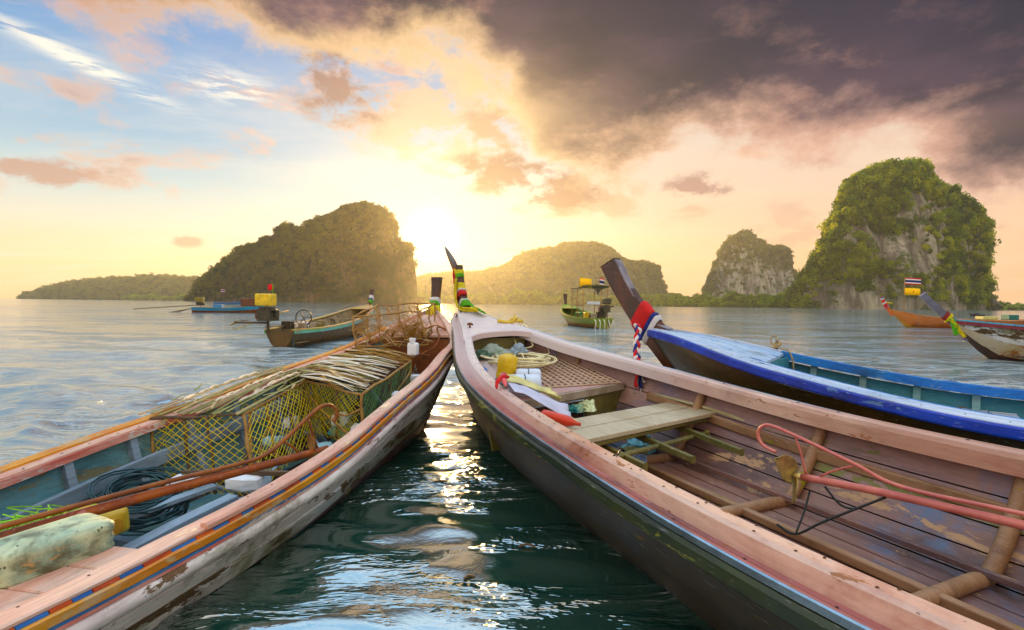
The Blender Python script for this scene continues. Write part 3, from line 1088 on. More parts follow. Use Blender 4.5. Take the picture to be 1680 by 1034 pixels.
def wrap_band(H, ctr, T, hw, u0, u1, mat, infl=1.18, tilt=0.0, name='band', parent=None, rough=0.012, turns=0, seg=20, seed=0, thick=0.012):
    """a band of cloth bound round the stem between fractions u0..u1 of its length"""
    n = len(ctr)
    us = np.linspace(u0, u1, 7)
    G = []
    for k, u in enumerate(us):
        x = u * (n - 1)
        i = min(int(x), n - 2)
        f = x - i
        c = ctr[i] * (1 - f) + ctr[i + 1] * f
        t = T[i]
        q = hw[i] * (1 - f) + hw[i + 1] * f
        fw = np.array([t[2], 0, -t[0]])
        row = []
        bulge = 1 + 0.10 * math.sin(PI * k / 6)
        for j in range(seg):
            a = 2 * PI * j / seg
            ca, sa = math.cos(a), math.sin(a)
            e = 0.55
            x_ = math.copysign(abs(ca) ** e, ca) * (q[0] * (1 + (infl - 1) * 0.6) * bulge + thick * 0.5)
            y_ = math.copysign(abs(sa) ** e, sa) * (q[1] * (1 + (infl - 1) * 0.6) * bulge + thick * 0.5)
            p = c + np.array([0, x_, 0]) + fw * y_ + t * (tilt * y_)
            nz = rough * (0.7 * vnoise(np.array([p * 28 + seed]))[0] + 0.5 * vnoise(np.array([p * (60, 60, 110) + seed]))[0])
            p = p + np.array([0, ca, 0]) * nz + fw * sa * nz
            row.append(p)
        G.append(row)
    mb = MB()
    mb.grid(np.array(G), wrap=True, flip=True)
    return mb.build(name, mat, parent, smooth=True, solid=0.004)


def ribbon(path, width, mat, name, parent, normal=(0, 1, 0), wave=0.01, taper=1.0, fold=0.0, seed=0, n=6, thick=0.004, cols=5):
    P = crm(path, n)
    T = np.gradient(P, axis=0)
    T /= np.linalg.norm(T, axis=1)[:, None]
    G = []
    for i, (p, t) in enumerate(zip(P, T)):
        f = i / (len(P) - 1)
        s_ = np.cross(t, np.array(normal, float))
        s_ /= (np.linalg.norm(s_) + 1e-9)
        nn = np.cross(s_, t)
        w = width * (1 + (taper - 1) * f)
        row = []
        for k in range(cols):
            a = k / (cols - 1) - 0.5
            row.append(p + s_ * a * w + nn * (wave * math.sin(a * 9 + f * 11 + seed) + fold * abs(a)))
        G.append(row)
    mb = MB()
    mb.grid(np.array(G))
    return mb.build(name, mat, parent, smooth=True, solid=thick)


# ---- materials shared by the boats
WHITE_WORN = paint('worn_white_paint', S(242, 234, 228), S(226, 206, 204), S(110, 84, 62), 0.46, S(96, 88, 54), 0.5, sc=4, rough=0.55, fleck=S(52, 96, 104), fleck_amt=0.25, worn_sc=6)
WHITE_WORN2 = paint('flaked_white_paint', S(240, 232, 228), S(208, 210, 214), S(84, 64, 40), 0.66, S(104, 98, 50), 0.70, sc=3, rough=0.6, fleck=S(40, 92, 100), fleck_amt=0.4, worn_sc=4, seed=4)
PALE_PINK = paint('chalky_pink_paint', S(226, 190, 172), S(214, 160, 142), S(244, 216, 180), 0.35, S(170, 60, 50), 0.15, sc=5, rough=0.5, worn_sc=7)
ORANGE_WORN = paint('worn_orange_paint', S(218, 156, 56), S(208, 132, 52), S(196, 160, 120), 0.52, S(190, 168, 140), 0.25, sc=6, rough=0.5, worn_sc=8)
BLUE_LINE = paint('worn_blue_line', S(60, 108, 168), S(88, 132, 176), S(190, 180, 180), 0.45, sc=9, rough=0.5)
RED_LINE = paint('worn_red_line', S(206, 112, 100), S(222, 158, 146), S(205, 190, 180), 0.5, sc=9, rough=0.5)
TAR = paint('tarred_bottom', S(44, 30, 22), S(74, 36, 26), S(96, 84, 52), 0.30, S(24, 30, 18), 0.3, sc=4, rough=0.42, worn_sc=5)
TEAL_IN = paint('faded_blue_interior', S(88, 134, 148), S(112, 142, 140), S(120, 116, 92), 0.42, S(48, 78, 78), 0.40, sc=4, rough=0.7, worn_sc=4)
TEAL_RIB = paint('pale_grey_blue_timber', S(150, 168, 186), S(128, 142, 158), S(116, 92, 60), 0.28, sc=5, rough=0.7)
DARK_WOOD = paint('dark_oiled_timber', S(84, 48, 26), S(56, 32, 20), S(120, 84, 54), 0.12, sc=4, rough=0.38, bump=0.2, seed=2)
GREY_WOOD = paint('bare_grey_timber', S(168, 154, 138), S(138, 122, 104), S(96, 78, 58), 0.25, S(110, 108, 70), 0.2, sc=5, rough=0.8, seed=9)
PINK_CAP = paint('rubbed_salmon_paint', S(220, 186, 168), S(190, 146, 128), S(150, 98, 62), 0.36, S(170, 114, 98), 0.55, sc=3, rough=0.36, bump=0.2, worn_sc=12, coat=0.15, grain=0.3, fleck=S(110, 70, 50), fleck_amt=0.25)
PINK_LOW = paint('dull_pink_paint', S(176, 104, 94), S(154, 90, 84), S(140, 98, 60), 0.34, S(110, 60, 50), 0.45, sc=4, rough=0.38, bump=0.25, grain=0.45, worn_sc=10, fleck=S(220, 180, 160), fleck_amt=0.25)
LILAC = paint('pale_lilac_deck_paint', S(214, 200, 204), S(224, 206, 200), S(176, 150, 140), 0.18, sc=4, rough=0.42, bump=0.12, grain=0.2, fleck=S(110, 90, 86), fleck_amt=0.1)
OLIVE_EDGE = paint('mossy_dark_edge', S(58, 64, 30), S(36, 46, 32), S(128, 122, 62), 0.4, S(20, 40, 36), 0.3, sc=7, rough=0.35)
BROWN_HULL = paint('brown_varnished_hull', S(62, 46, 22), S(36, 28, 16), S(120, 96, 50), 0.25, S(30, 34, 20), 0.35, sc=3, rough=0.55)
STEEL = plain('thin_metal_edging', S(150, 160, 168), 0.25, 0.9)
MAUVE = paint('stained_mauve_planks', S(146, 112, 102), S(98, 76, 76), S(186, 152, 122), 0.42, S(84, 112, 146), 0.62, sc=3.2, rough=0.55, worn_sc=4, fleck=S(150, 160, 170), fleck_amt=0.2)
MAUVE_SIDE = paint('stained_pink_side', S(172, 136, 124), S(136, 104, 104), S(122, 118, 74), 0.40, S(104, 116, 152), 0.58, sc=3, rough=0.5, worn_sc=3.5)
RIB_TAN = paint('mossy_tan_rib', S(164, 128, 100), S(148, 112, 84), S(150, 136, 34), 0.40, S(92, 62, 44), 0.3, sc=6, rough=0.55, worn_sc=4)
OLIVE_IN = paint('olive_stained_timber', S(120, 108, 62), S(96, 92, 52), S(150, 132, 96), 0.3, S(60, 100, 70), 0.3, sc=4, rough=0.6)
BENCH = paint('scrubbed_bench_plank', S(196, 182, 158), S(180, 164, 138), S(140, 130, 100), 0.15, sc=4, rough=0.65)
BLUE_BAND = paint('strong_blue_paint', S(20, 70, 190), S(16, 50, 160), S(96, 128, 180), 0.34, S(20, 26, 60), 0.4, sc=5, rough=0.42, coat=0.1)
BLUE_LIP = paint('mid_blue_paint', S(34, 108, 190), S(40, 126, 200), S(120, 150, 170), 0.4, S(30, 60, 100), 0.45, sc=5, rough=0.45)
ICE_CAP = paint('ice_white_cap', S(206, 214, 230), S(180, 196, 222), S(92, 100, 112), 0.40, S(120, 116, 110), 0.4, sc=5, rough=0.5, worn_sc=9)
ICE_DECK = paint('ice_blue_deck', S(160, 188, 222), S(190, 206, 226), S(60, 104, 160), 0.42, S(110, 120, 130), 0.4, sc=5, rough=0.5, worn_sc=9)
C_HULL = paint('olive_brown_hull', S(70, 50, 22), S(52, 40, 20), S(100, 76, 36), 0.22, S(28, 26, 16), 0.3, sc=3, rough=0.32, coat=0.2)
C_IN = paint('teal_interior', S(58, 120, 138), S(70, 132, 142), S(110, 92, 78), 0.35, S(30, 78, 92), 0.4, sc=3, rough=0.6, worn_sc=3)
C_RIB = paint('pale_teal_rib', S(128, 166, 168), S(146, 172, 170), S(110, 110, 92), 0.25, sc=5, rough=0.6)

# ======================================================================  boat A: left, blue-white-orange, full of cages
ST0 = [0, .25, .6, 1.1, 1.8, 2.6, 3.5, 4.5, 5.6, 7.0]
TA = -0.215
A = Hull('longtail_boat', (-0.954, 6.363), TA - PI / 2, ST0,
         [0.0, 0.201, 0.493, 0.594, 0.693, 0.733, 0.803, 0.737, 0.738, 0.785], [1.341, 1.252, 1.05, 0.92, 0.809, 0.693, 0.588, 0.518, 0.56, 0.524],
         'weathered white long boat with orange and blue stripes and stick cages in it, at left', heel=0.02, flare=0.28, keel=-0.30, rake=1.25)
SA = np.concatenate([np.linspace(0.0, 1.2, 22), np.linspace(1.3, 7.0, 44)])
nearA, farA = 1, -1
sl = lambda v: v
for sd in (1, -1):
    b_ = [0.155, 0.215, 0.31, 0.42, 0.56, 0.74, 0.99]
    for i in range(len(b_) - 1):
        mt = WHITE_WORN if i == 0 else (WHITE_WORN2 if i == 1 else TAR)
        A.strake(b_[i], b_[i + 1], sd, SA, [mt, TEAL_IN if i < 3 else TAR], wob=0.007, gap=0.006, gap_in=-0.004, nv=4)
    A.strake(0.03, 0.155, sd, SA, [WHITE_WORN, TEAL_IN], nv=2)
    fade = lambda s: min(1.0, max(0.02, s / 0.5))
    A.sweep('gunwale_cap', [(-0.088, -0.048), (-0.088, -0.002), (-0.080, 0.004), (-0.006, 0.004), (0.004, 0.0), (0.004, -0.008), (-0.01, -0.03)], sd, SA, PALE_PINK, ofs_scale=fade, wob=0.002)
    A.sweep('orange_strip', [(0.0, -0.056), (0.0, -0.021), (0.016, -0.021), (0.022, -0.026), (0.022, -0.052), (0.018, -0.056)], sd, SA, ORANGE_WORN, wob=0.002)
    A.sweep('blue_strip', [(0.0, -0.067), (0.0, -0.0565), (0.018, -0.0565), (0.018, -0.067)], sd, SA, BLUE_LINE)
    A.sweep('red_strip', [(0.0, -0.078), (0.0, -0.0675), (0.020, -0.0675), (0.020, -0.078)], sd, SA, RED_LINE)
    A.sweep('rubbing_strake', [(-0.01, -0.140), (-0.01, -0.0785), (0.012, -0.0785), (0.028, -0.090), (0.034, -0.108), (0.028, -0.128), (0.012, -0.140)], sd, SA, WHITE_WORN, smooth=True, wob=0.003)
# blue and red dashes painted on the chamfer under the cap, each a small raised batten
dash_b = paint('dash_blue', S(44, 92, 160), S(60, 112, 176), S(180, 150, 120), 0.25, sc=10, rough=0.5)
dash_r = paint('dash_rust', S(176, 70, 36), S(196, 96, 50), S(200, 150, 90), 0.3, sc=10, rough=0.5)
sd0 = 0.7
k_ = 0
while sd0 < 6.9:
    ln = 0.075 + 0.02 * math.sin(k_ * 1.7)
    for q, (a_, b2, mt, nm) in enumerate(((sd0, sd0 + ln, dash_b, 'blue_dash'), (sd0 + ln + 0.002, sd0 + ln * 2.1, dash_r, 'rust_dash'))):
        for sd in (1,) if k_ % 1 == 0 else ():
            A.sweep(nm, [(0.001, -0.0205), (0.0025, -0.012), (0.009, -0.013), (0.012, -0.0205)], sd, np.linspace(a_, b2, 4), mt)
    sd0 += ln * 2.1 + 0.004
    k_ += 1
# the split end of the outer rail batten near the viewpoint
A.sweep('rail_batten', [(-0.022, 0.0045), (-0.022, 0.018), (0.002, 0.020), (0.012, 0.012), (0.012, -0.006), (0.0045, 0.0)], 1, np.linspace(0.9, 4.36, 50), PALE_PINK, bevel=0.002, wob=0.003)
A.sweep('rail_batten', [(-0.030, 0.0045), (-0.030, 0.016), (0.0, 0.030), (0.020, 0.024), (0.020, -0.012), (0.0045, 0.0)], -1, np.linspace(0.5, 6.95, 60), ORANGE_WORN, wob=0.003)
A.sweep('inner_fascia', [(-0.094, -0.052), (-0.094, -0.012), (-0.0885, -0.010), (-0.0885, -0.052)], -1, np.linspace(0.6, 6.95, 60), RED_LINE)
# bow deck
def deck_piece(B, name, s0, s1f, t0, t1, mat, drop=0.0, inner=0.0, th=0.025, nt_=5, ns=8, camber=0.0):
    """deck plank between fractions t0..t1 of the half width"""
    top = []
    for fs in np.linspace(0, 1, ns):
        row = []
        for ft in np.linspace(t0, t1, nt_):
            s = s0 + (s1f(ft) - s0) * fs
            w = max(float(B.w(s)) - inner, 0.0)
            t = ft * w
            row.append((s, t, float(B.h(s, t)) - drop + camber * (1 - ft * ft) * w))
        top.append(row)
    top = np.array(top)
    bot = top - np.array([0, 0, th])
    mb = MB()
    mb.grid(top, flip=False)
    mb.grid(bot, flip=True)
    mb.grid(np.stack([top[-1], bot[-1]], 0), flip=True)
    mb.grid(np.stack([top[0], bot[0]], 0))
    mb.grid(np.stack([top[:, 0], bot[:, 0]], 1))
    mb.grid(np.stack([top[:, -1], bot[:, -1]], 1), flip=True)
    return mb.build(name, mat, B.root)


for i in range(5):
    a_, b2 = -1 + i * 0.4, -1 + (i + 1) * 0.4
    deck_piece(A, 'deck_plank', 0.10, lambda f: 0.56, a_ + 0.008, b2 - 0.008, PALE_PINK, drop=0.034 + 0.001 * (i % 2), inner=0.02)
mb = MB()
mb.grid(np.array([[(0.57, t, float(A.h(0.57)) - 0.062) for t in np.linspace(-0.40, 0.40, 6)], [(0.57, t, 0.55) for t in np.linspace(-0.30, 0.30, 6)]]))
mb.build('bulkhead', paint('rusty_brown_bulkhead', S(150, 84, 46), S(120, 66, 38), S(90, 70, 40), 0.3), A.root, solid=0.02)
stA = stem_post(A.root, [(0.28, 0.90, 0.03, 0.09), (0.10, 1.15, 0.035, 0.08), (0.0, 1.34, 0.038, 0.07), (-0.04, 1.45, 0.045, 0.05), (-0.07, 1.62, 0.056, 0.042), (-0.08, 1.715, 0.062, 0.04)], DARK_WOOD)
# keel / cutwater
def cutwater(B, mat, s1=1.7, th=0.03, name='cutwater'):
    ss = np.linspace(0.0, s1, 14)
    mb = MB()
    G = []
    for s in ss:
        z = float(B.zk(s))
        G.append([(s - 0.05, 0.0, z - 0.05), (s + 0.0, th, z + 0.03), (s + 0.06, 0, z + 0.06), (s, -th, z + 0.03)])
    mb.grid(np.array(G), wrap=True)
    return mb.build(name, mat, B.root)


cutwater(A, WHITE_WORN2)
# frames, stringers, bilge boards
for s in (0.95, 1.35, 1.75, 2.15, 2.55, 2.95, 3.35, 3.74, 4.13, 4.52, 4.91, 5.3, 5.7, 6.1, 6.5):
    for sd in (1, -1):
        A.rib(s, TEAL_RIB, r=0.026, floor=0.08, inset=0.045, square=True, sides=(sd,), drop=0.035, name='frame')


def beam(B, name, pts, size, mat, bevel=0.003, parent=None, n=5):
    """rectangular timber through points in the boat's frame; size = (width, height)"""
    P = crm(pts, n) if len(pts) > 2 else np.array(pts, float)
    T = np.gradient(P, axis=0)
    T /= np.linalg.norm(T, axis=1)[:, None]
    G = []
    for p, t in zip(P, T):
        s_ = np.cross(t, (0, 0, 1.0))
        s_ /= (np.linalg.norm(s_) + 1e-9)
        u = np.cross(s_, t)
        G.append([p + s_ * a * size[0] / 2 + u * b * size[1] / 2 for a, b in ((1, 1), (1, -1), (-1, -1), (-1, 1))])
    mb = MB()
    mb.grid(np.array(G), wrap=True)
    n_ = len(G)
    mb.f += [(0, 1, 2, 3), ((n_ - 1) * 4 + 3, (n_ - 1) * 4 + 2, (n_ - 1) * 4 + 1, (n_ - 1) * 4)]
    mb.m += [0, 0]
    return mb.build(name, mat, parent or (B.root if B else None), bevel=bevel)


for sd in (1, -1):
    beam(A, 'stringer', [(s, sd * (float(A.w(s)) - 0.155), float(A.h(s)) - 0.235) for s in np.linspace(0.9, 6.8, 12)], (0.035, 0.085), TEAL_RIB)
for i, t in enumerate((-0.38, -0.19, 0.0, 0.19, 0.38)):
    beam(A, 'floor_board', [(1.2, t * 0.8, 0.10 + 0.004 * (i % 2)), (3.0, t, 0.07 + 0.004 * (i % 2)), (6.8, t, 0.07)], (0.17, 0.022), TAR if i % 2 else TEAL_IN)
# stern seat boards close to the viewpoint
for i in range(3):
    s_ = 4.46 + i * 0.155
    beam(A, 'seat_board', [(s_ + 0.075, -0.60, 0.445), (s_ + 0.075, 0.645, 0.475)], (0.15, 0.025), PALE_PINK, bevel=0.004)
A.transom(TEAL_RIB, 6.98)
beam(A, 'thwart', [(6.2, -0.62, 0.42), (6.2, 0.62, 0.42)], (0.2, 0.03), TEAL_RIB)

# ======================================================================  boat B: right, salmon pink
TB = 0.426
B = Hull('longtail_boat', (-0.712, 6.898), TB - PI / 2, ST0,
         [0.0, 0.127, 0.287, 0.435, 0.643, 0.857, 0.975, 1.01, 1.039, 0.976], [1.262, 1.289, 1.214, 1.139, 1.003, 0.892, 0.804, 0.739, 0.723, 0.779],
         'salmon pink long boat with a pale bow deck and mauve plank floor, at right', heel=0.014, flare=0.5, keel=-0.30, rake=1.2)
SB = np.concatenate([np.linspace(0.0, 1.2, 24), np.linspace(1.3, 7.0, 46)])


def blend_cap(name, bow, mid, s0, s1):
    """paint that turns from the pale bow colour to salmon along the boat"""
    m = mid.copy()
    m.name = name
    nt = NT(m.node_tree)
    bs = nt.n['Principled BSDF']
    old = bs.inputs['Base Color'].links[0].from_socket
    tcn = nt.new('ShaderNodeTexCoord')
    sp = nt.new('ShaderNodeSeparateXYZ')
    nt.link(tcn.outputs['Object'], sp.inputs[0])
    n = nt.noise(tcn.outputs['Object'], 4, 4, 0.6)
    f = nt.ss(nt.math('ADD', sp.outputs[0], nt.math('MULTIPLY', nt.math('SUBTRACT', n, 0.5), 0.8)), s0, s1)
    nt.link(nt.mix(f, bow, old), bs.inputs['Base Color'])
    return m


CAP_B = blend_cap('cap_paint_fading', S(216, 200, 200), PINK_CAP, 2.2, 4.4)
LOW_B = blend_cap('shelf_paint_fading', S(206, 182, 180), PINK_LOW, 1.8, 3.6)
fadeB = lambda s: min(1.0, max(0.0, (s - 0.02) / 0.75))
for sd in (1, -1):
    A_cap = [(-0.198, -0.090), (-0.198, -0.012), (-0.190, 0.012), (-0.175, 0.022), (-0.125, 0.022), (-0.110, 0.012), (-0.104, -0.020), (-0.098, -0.042), (-0.16, -0.06), (-0.18, -0.09)]
    B.sweep('gunwale_cap', A_cap, sd, SB, CAP_B, ofs_scale=fadeB, smooth=False, bevel=0.0)
    B.sweep('rail_shelf', [(-0.112, -0.060), (-0.100, -0.040), (-0.085, -0.046), (-0.060, -0.038), (-0.030, -0.018), (-0.012, -0.008), (-0.004, -0.012), (-0.004, -0.06)], sd, SB, LOW_B, ofs_scale=fadeB)
    B.sweep('metal_edging', [(-0.004, -0.010), (0.003, -0.006), (0.008, -0.010), (0.008, -0.030), (0.0, -0.034)], sd, SB, STEEL)
    B.sweep('outer_batten', [(-0.008, -0.095), (-0.008, -0.036), (0.006, -0.036), (0.016, -0.050), (0.016, -0.088), (0.008, -0.095)], sd, SB, OLIVE_EDGE, wob=0.003)
    vs = [0.055, 0.17, 0.27, 0.36, 0.44, 0.52, 0.60, 0.69, 0.80, 0.995]
    for i in range(len(vs) - 1):
        B.strake(vs[i], vs[i + 1], sd, SB, [BROWN_HULL, MAUVE_SIDE if i < 2 else MAUVE], th=0.03, nv=3)
# bow deck: one cambered sheet with a rounded cockpit edge
deck_piece(B, 'bow_deck', 0.04, lambda f: 1.40 + 0.24 * abs(f) ** 4 - 0.05 * f, -1.0, 1.0, LILAC, drop=-0.016, inner=0.10, th=0.06, nt_=25, ns=18, camber=0.02)
G = []
for t in np.linspace(-1, 1, 25):
    s = 1.40 + 0.24 * abs(t) ** 4 - 0.05 * t
    w = float(B.w(s)) - 0.10
    z = float(B.h(s, t * w)) + 0.016 + 0.02 * (1 - t * t) * w
    G.append([(s, t * w, z), (s + 0.02, t * w, z - 0.012), (s + 0.02, t * w, z - 0.065), (s - 0.005, t * w, z - 0.065)])
mb = MB()
mb.grid(np.array(G), wrap=True)
mb.build('deck_edge', LOW_B, B.root, smooth=False)
cutwater(B, BROWN_HULL)
# dark bulkhead below the deck edge
mb = MB()
mb.grid(np.array([[(1.30, t, 1.02) for t in np.linspace(-0.36, 0.36, 5)], [(1.30, t * 0.7, 0.62) for t in np.linspace(-0.36, 0.36, 5)]]))
mb.build('bulkhead', OLIVE_IN, B.root, solid=0.02)
# raised well floor with its perforated mat
zf = lambda s: float(B.h(s)) - 0.215
mb = MB()
e0, e1 = (3.03, -0.76), (2.62, 0.80)
top = []
for fs in np.linspace(0, 1, 8):
    row = []
    for ft in np.linspace(0, 1, 9):
        se = e0[0] + (e1[0] - e0[0]) * ft
        s = 1.28 + (se - 1.28) * fs
        w = float(B.w(s)) - 0.13
        t = -w + 2 * w * ft
        row.append((s, t, zf(s)))
    top.append(row)
top = np.array(top)
mb.grid(top)
mb.build('well_floor', LOW_B, B.root, solid=0.024)
mb = MB()
r0 = top[-1]
for a_, b2 in ((0.0, -0.05),):
    mb.grid(np.array([[(p[0] + 0.012, p[1], p[2] + 0.012) for p in r0], [(p[0] + 0.03, p[1], p[2] + 0.004) for p in r0], [(p[0] + 0.03, p[1], p[2] - 0.055) for p in r0], [(p[0] + 0.012, p[1], p[2] - 0.055) for p in r0]]).transpose(1, 0, 2), wrap=True)
mb.build('floor_edge', GREY_WOOD, B.root)
mb = MB()
mb.grid(np.array([[(p[0] - 0.01, p[1], p[2] - 0.02) for p in r0], [(p[0] - 0.01, p[1] * 0.92, 0.30) for p in r0]]))
mb.build('bulkhead', OLIVE_IN, B.root, solid=0.02)
# recessed locker panel in that bulkhead with a pale frame
for nm, x0_, x1_, z0_, z1_, off, mt in (('locker_panel', 0.28, 0.66, 0.40, 0.58, 0.012, DARK_WOOD),):
    P0, P1 = r0[0] * (1 - x0_) + r0[-1] * x0_, r0[0] * (1 - x1_) + r0[-1] * x1_
    mb = MB()
    mb.add([(P0[0] + off, P0[1], z0_), (P1[0] + off, P1[1], z0_), (P1[0] + off, P1[1], z1_), (P0[0] + off, P0[1], z1_)], [(0, 1, 2, 3)])
    mb.build(nm, mt, B.root, solid=0.008)
    fr = [(P0[0] + off + 0.008, P0[1], z0_), (P0[0] + off + 0.008, P0[1], z1_), (P1[0] + off + 0.008, P1[1], z1_), (P1[0] + off + 0.008, P1[1], z0_)]
    mb = MB()
    mb.tube(np.array(fr), 0.006, 6)
    mb.build('locker_frame', ICE_CAP, B.root)
mb = MB()
for i in range(15):
    s = 1.62 + i * 0.075
    mb.box((s, 0.30, zf(s) + 0.020), (0.022, 0.76, 0.010))
for j in range(12):
    t = -0.06 + j * 0.065
    a_ = np.array([1.60, t, zf(1.60) + 0.022])
    b2 = np.array([2.68, t, zf(2.68) + 0.022])
    mb.tube(np.array([a_, (a_ + b2) / 2 + (0, 0, 0.0), b2]), 0.011, 4, rot=PI / 4, flat=0.5)
mb.build('perforated_mat', paint('pale_tan_mat', S(196, 168, 146), S(180, 156, 132), rough=0.7, grain=0), B.root, kind='stuff')
# ribs
for s in (2.0, 3.47, 4.44, 5.40, 6.35):
    if s < 3:
        B.rib(s, RIB_TAN, r=0.028, floor=0.70, inset=0.05, sides=(1,), drop=0.06)
        B.rib(s, RIB_TAN, r=0.028, floor=0.70, inset=0.05, sides=(-1,), drop=0.06)
    else:
        B.rib(s, RIB_TAN, r=0.035, floor=0.235, inset=0.085, drop=0.07)
for sd in (1, -1):
    pts_ = []
    for s in np.linspace(2.95, 6.9, 10):
        zt = float(B.h(s)) - 0.25
        vv = np.linspace(0, 1, 60)
        q = np.array([B.sec(s, v, sd, 0.03) for v in vv])
        k = int(np.argmin(np.abs(q[:, 2] - zt)))
        pts_.append((s, q[k, 1] - sd * 0.022, zt))
    beam(B, 'stringer', pts_, (0.03, 0.065), RIB_TAN, bevel=0.008)
    beam(B, 'bilge_stringer', [(s, sd * 0.56 * float(B.w(s)), 0.262) for s in np.linspace(3.2, 6.9, 8)], (0.035, 0.028), MAUVE)
# floor boards between the ribs
for i in range(9):
    t = -0.50 + i * 0.125
    beam(B, 'floor_board', [(3.05, t, 0.205 + 0.003 * (i % 3)), (5.0, t, 0.195 + 0.003 * (i % 3)), (6.9, t, 0.20)], (0.116, 0.018), MAUVE, bevel=0.003)
for t in (0.22, -0.28):
    beam(B, 'keelson', [(3.3, t, 0.235), (5.0, t, 0.235), (6.9, t, 0.24)], (0.045, 0.045), RIB_TAN, bevel=0.008)
# bench of two planks
zb = 0.59
bl, br, fr_, fl_ = np.array([3.52, -0.74, zb]), np.array([3.15, 0.86, zb]), np.array([3.64, 0.86, zb]), np.array([4.00, -0.74, zb])
for k in range(2):
    a_, b2 = k * 0.5 + 0.016, (k + 1) * 0.5 - 0.014
    p = [bl + (fl_ - bl) * a_, br + (fr_ - br) * a_, br + (fr_ - br) * b2, bl + (fl_ - bl) * b2]
    mb = MB()
    up = np.array([0, 0, 0.03])
    mb.add([q - up for q in p] + p, [(0, 1, 2, 3)[::-1], (4, 5, 6, 7), (0, 1, 5, 4), (1, 2, 6, 5), (2, 3, 7, 6), (3, 0, 4, 7)])
    mb.build('bench_plank', BENCH, B.root, bevel=0.004)
for t in (0.55, -0.3, 0.1):
    beam(B, 'bench_bearer', [(3.3, t, 0.50), (4.2, t * 0.9, 0.47)], (0.03, 0.04), OLIVE_IN)
for k, (a_, b2) in enumerate((((3.95, -0.62, 0.54), (3.62, 0.74, 0.54)), ((4.12, -0.62, 0.50), (3.70, 0.70, 0.46)))):
    beam(B, 'loose_pole', [a_, b2], (0.028, 0.028), OLIVE_IN, bevel=0.008)
B.transom(MAUVE, 6.98)
# stem, raked forward in a long curve
stB = stem_post(B.root, [(0.62, 0.70, 0.035, 0.07), (0.44, 1.00, 0.04, 0.08), (0.30, 1.24, 0.045, 0.10), (0.16, 1.40, 0.045, 0.085), (0.07, 1.56, 0.045, 0.075), (0.01, 1.72, 0.045, 0.06), (-0.03, 1.86, 0.05, 0.055), (-0.04, 1.885, 0.05, 0.055)], DARK_WOOD)
mb = MB()
Pp = np.array([(-0.02, 0, 1.72), (-0.10, 0, 1.82), (-0.22, 0, 1.93), (-0.30, 0, 1.985), (-0.52, 0, 2.13), (-0.70, 0, 2.245)])
mb.tube(Pp, [0.055, 0.06, 0.068, 0.062, 0.040, 0.004], 4, rot=PI / 4, flat=0.55, up=(0, 1, 0))
mb.build('stem_spike', DARK_WOOD, B.root, bevel=0.004)
# cleat on the deck
mb = MB()
mb.tube(np.array([(1.20, -0.30, 1.165), (1.21, -0.285, 1.18), (1.235, -0.27, 1.18), (1.25, -0.255, 1.165)]), 0.011, 8)
mb.tube(np.array([(1.225, -0.28, 1.135), (1.225, -0.28, 1.175)]), 0.012, 8)
mb.build('cleat', plain('rusty_iron', S(120, 72, 44), 0.7, 0.4), B.root, smooth=True)
for s in (3.72, 4.31, 4.57, 5.2):
    mb = MB()
    mb.lathe([(0.009, 0), (0.009, 0.002), (0.0, 0.003)], 8, (s, float(B.w(s)) - 0.15, float(B.h(s, 1)) + 0.0225))
    mb.build('bolt_head', plain('dark_bolt', (0.02, 0.02, 0.02, 1)), B.root)

# ======================================================================  boat C: blue rail, olive brown hull
TCc = 0.814
Cb = Hull('longtail_boat', (1.395, 5.457), TCc - PI / 2, ST0,
          [0.0, 0.15, 0.345, 0.552, 0.711, 0.85, 0.943, 0.948, 0.936, 0.921], [1.161, 1.145, 1.098, 0.988, 0.862, 0.766, 0.74, 0.676, 0.648, 0.635],
          'dark hulled long boat with a bright blue rail, behind the pink boat', heel=0.004, flare=0.45, keel=-0.30, rake=1.12)
SC = SB
fadeC = lambda s: min(1.0, max(0.05, s / 0.6))
for sd in (1, -1):
    Cb.sweep('gunwale_cap', [(-0.150, -0.02), (-0.150, 0.014), (-0.080, 0.009), (-0.078, 0.004), (-0.076, 0.008), (0.004, 0.0), (0.006, -0.006), (-0.01, -0.028)], sd, SC, ICE_CAP, ofs_scale=fadeC)
    Cb.sweep('blue_rail', [(0.0, -0.080), (0.0, -0.007), (0.018, -0.008), (0.026, -0.018), (0.026, -0.068), (0.018, -0.080)], sd, SC, BLUE_BAND, wob=0.001)
    Cb.sweep('inner_lip', [(-0.164, -0.062), (-0.164, 0.010), (-0.156, 0.018), (-0.1505, 0.016), (-0.1505, -0.03), (-0.153, -0.062)], sd, np.linspace(1.22, 6.95, 50), BLUE_LIP, ofs_scale=fadeC)
    vs = [0.06, 0.22, 0.36, 0.52, 0.70, 0.995]
    for i in range(len(vs) - 1):
        Cb.strake(vs[i], vs[i + 1], sd, SC, [C_HULL, C_IN], gap_in=0.002, nv=4)
for i in range(7):
    a_, b2 = -1 + i * 2 / 7, -1 + (i + 1) * 2 / 7
    deck_piece(Cb, 'deck_plank', 0.28, lambda f: 1.28 - 0.05 * f, a_ + 0.006, b2 - 0.006, ICE_DECK, drop=0.003 + 0.0015 * (i % 2), inner=0.12, th=0.025, ns=10)
deck_piece(Cb, 'bow_cover', 0.06, lambda f: 0.275, -1.0, 1.0, ICE_CAP, drop=-0.010, inner=0.005, th=0.03)
mb = MB()
mb.grid(np.array([[(1.27, t, float(Cb.h(1.27)) - 0.03) for t in np.linspace(-0.45, 0.45, 5)], [(1.27, t * 0.8, 0.2) for t in np.linspace(-0.45, 0.45, 5)]]))
mb.build('bulkhead', C_IN, Cb.root, solid=0.02)
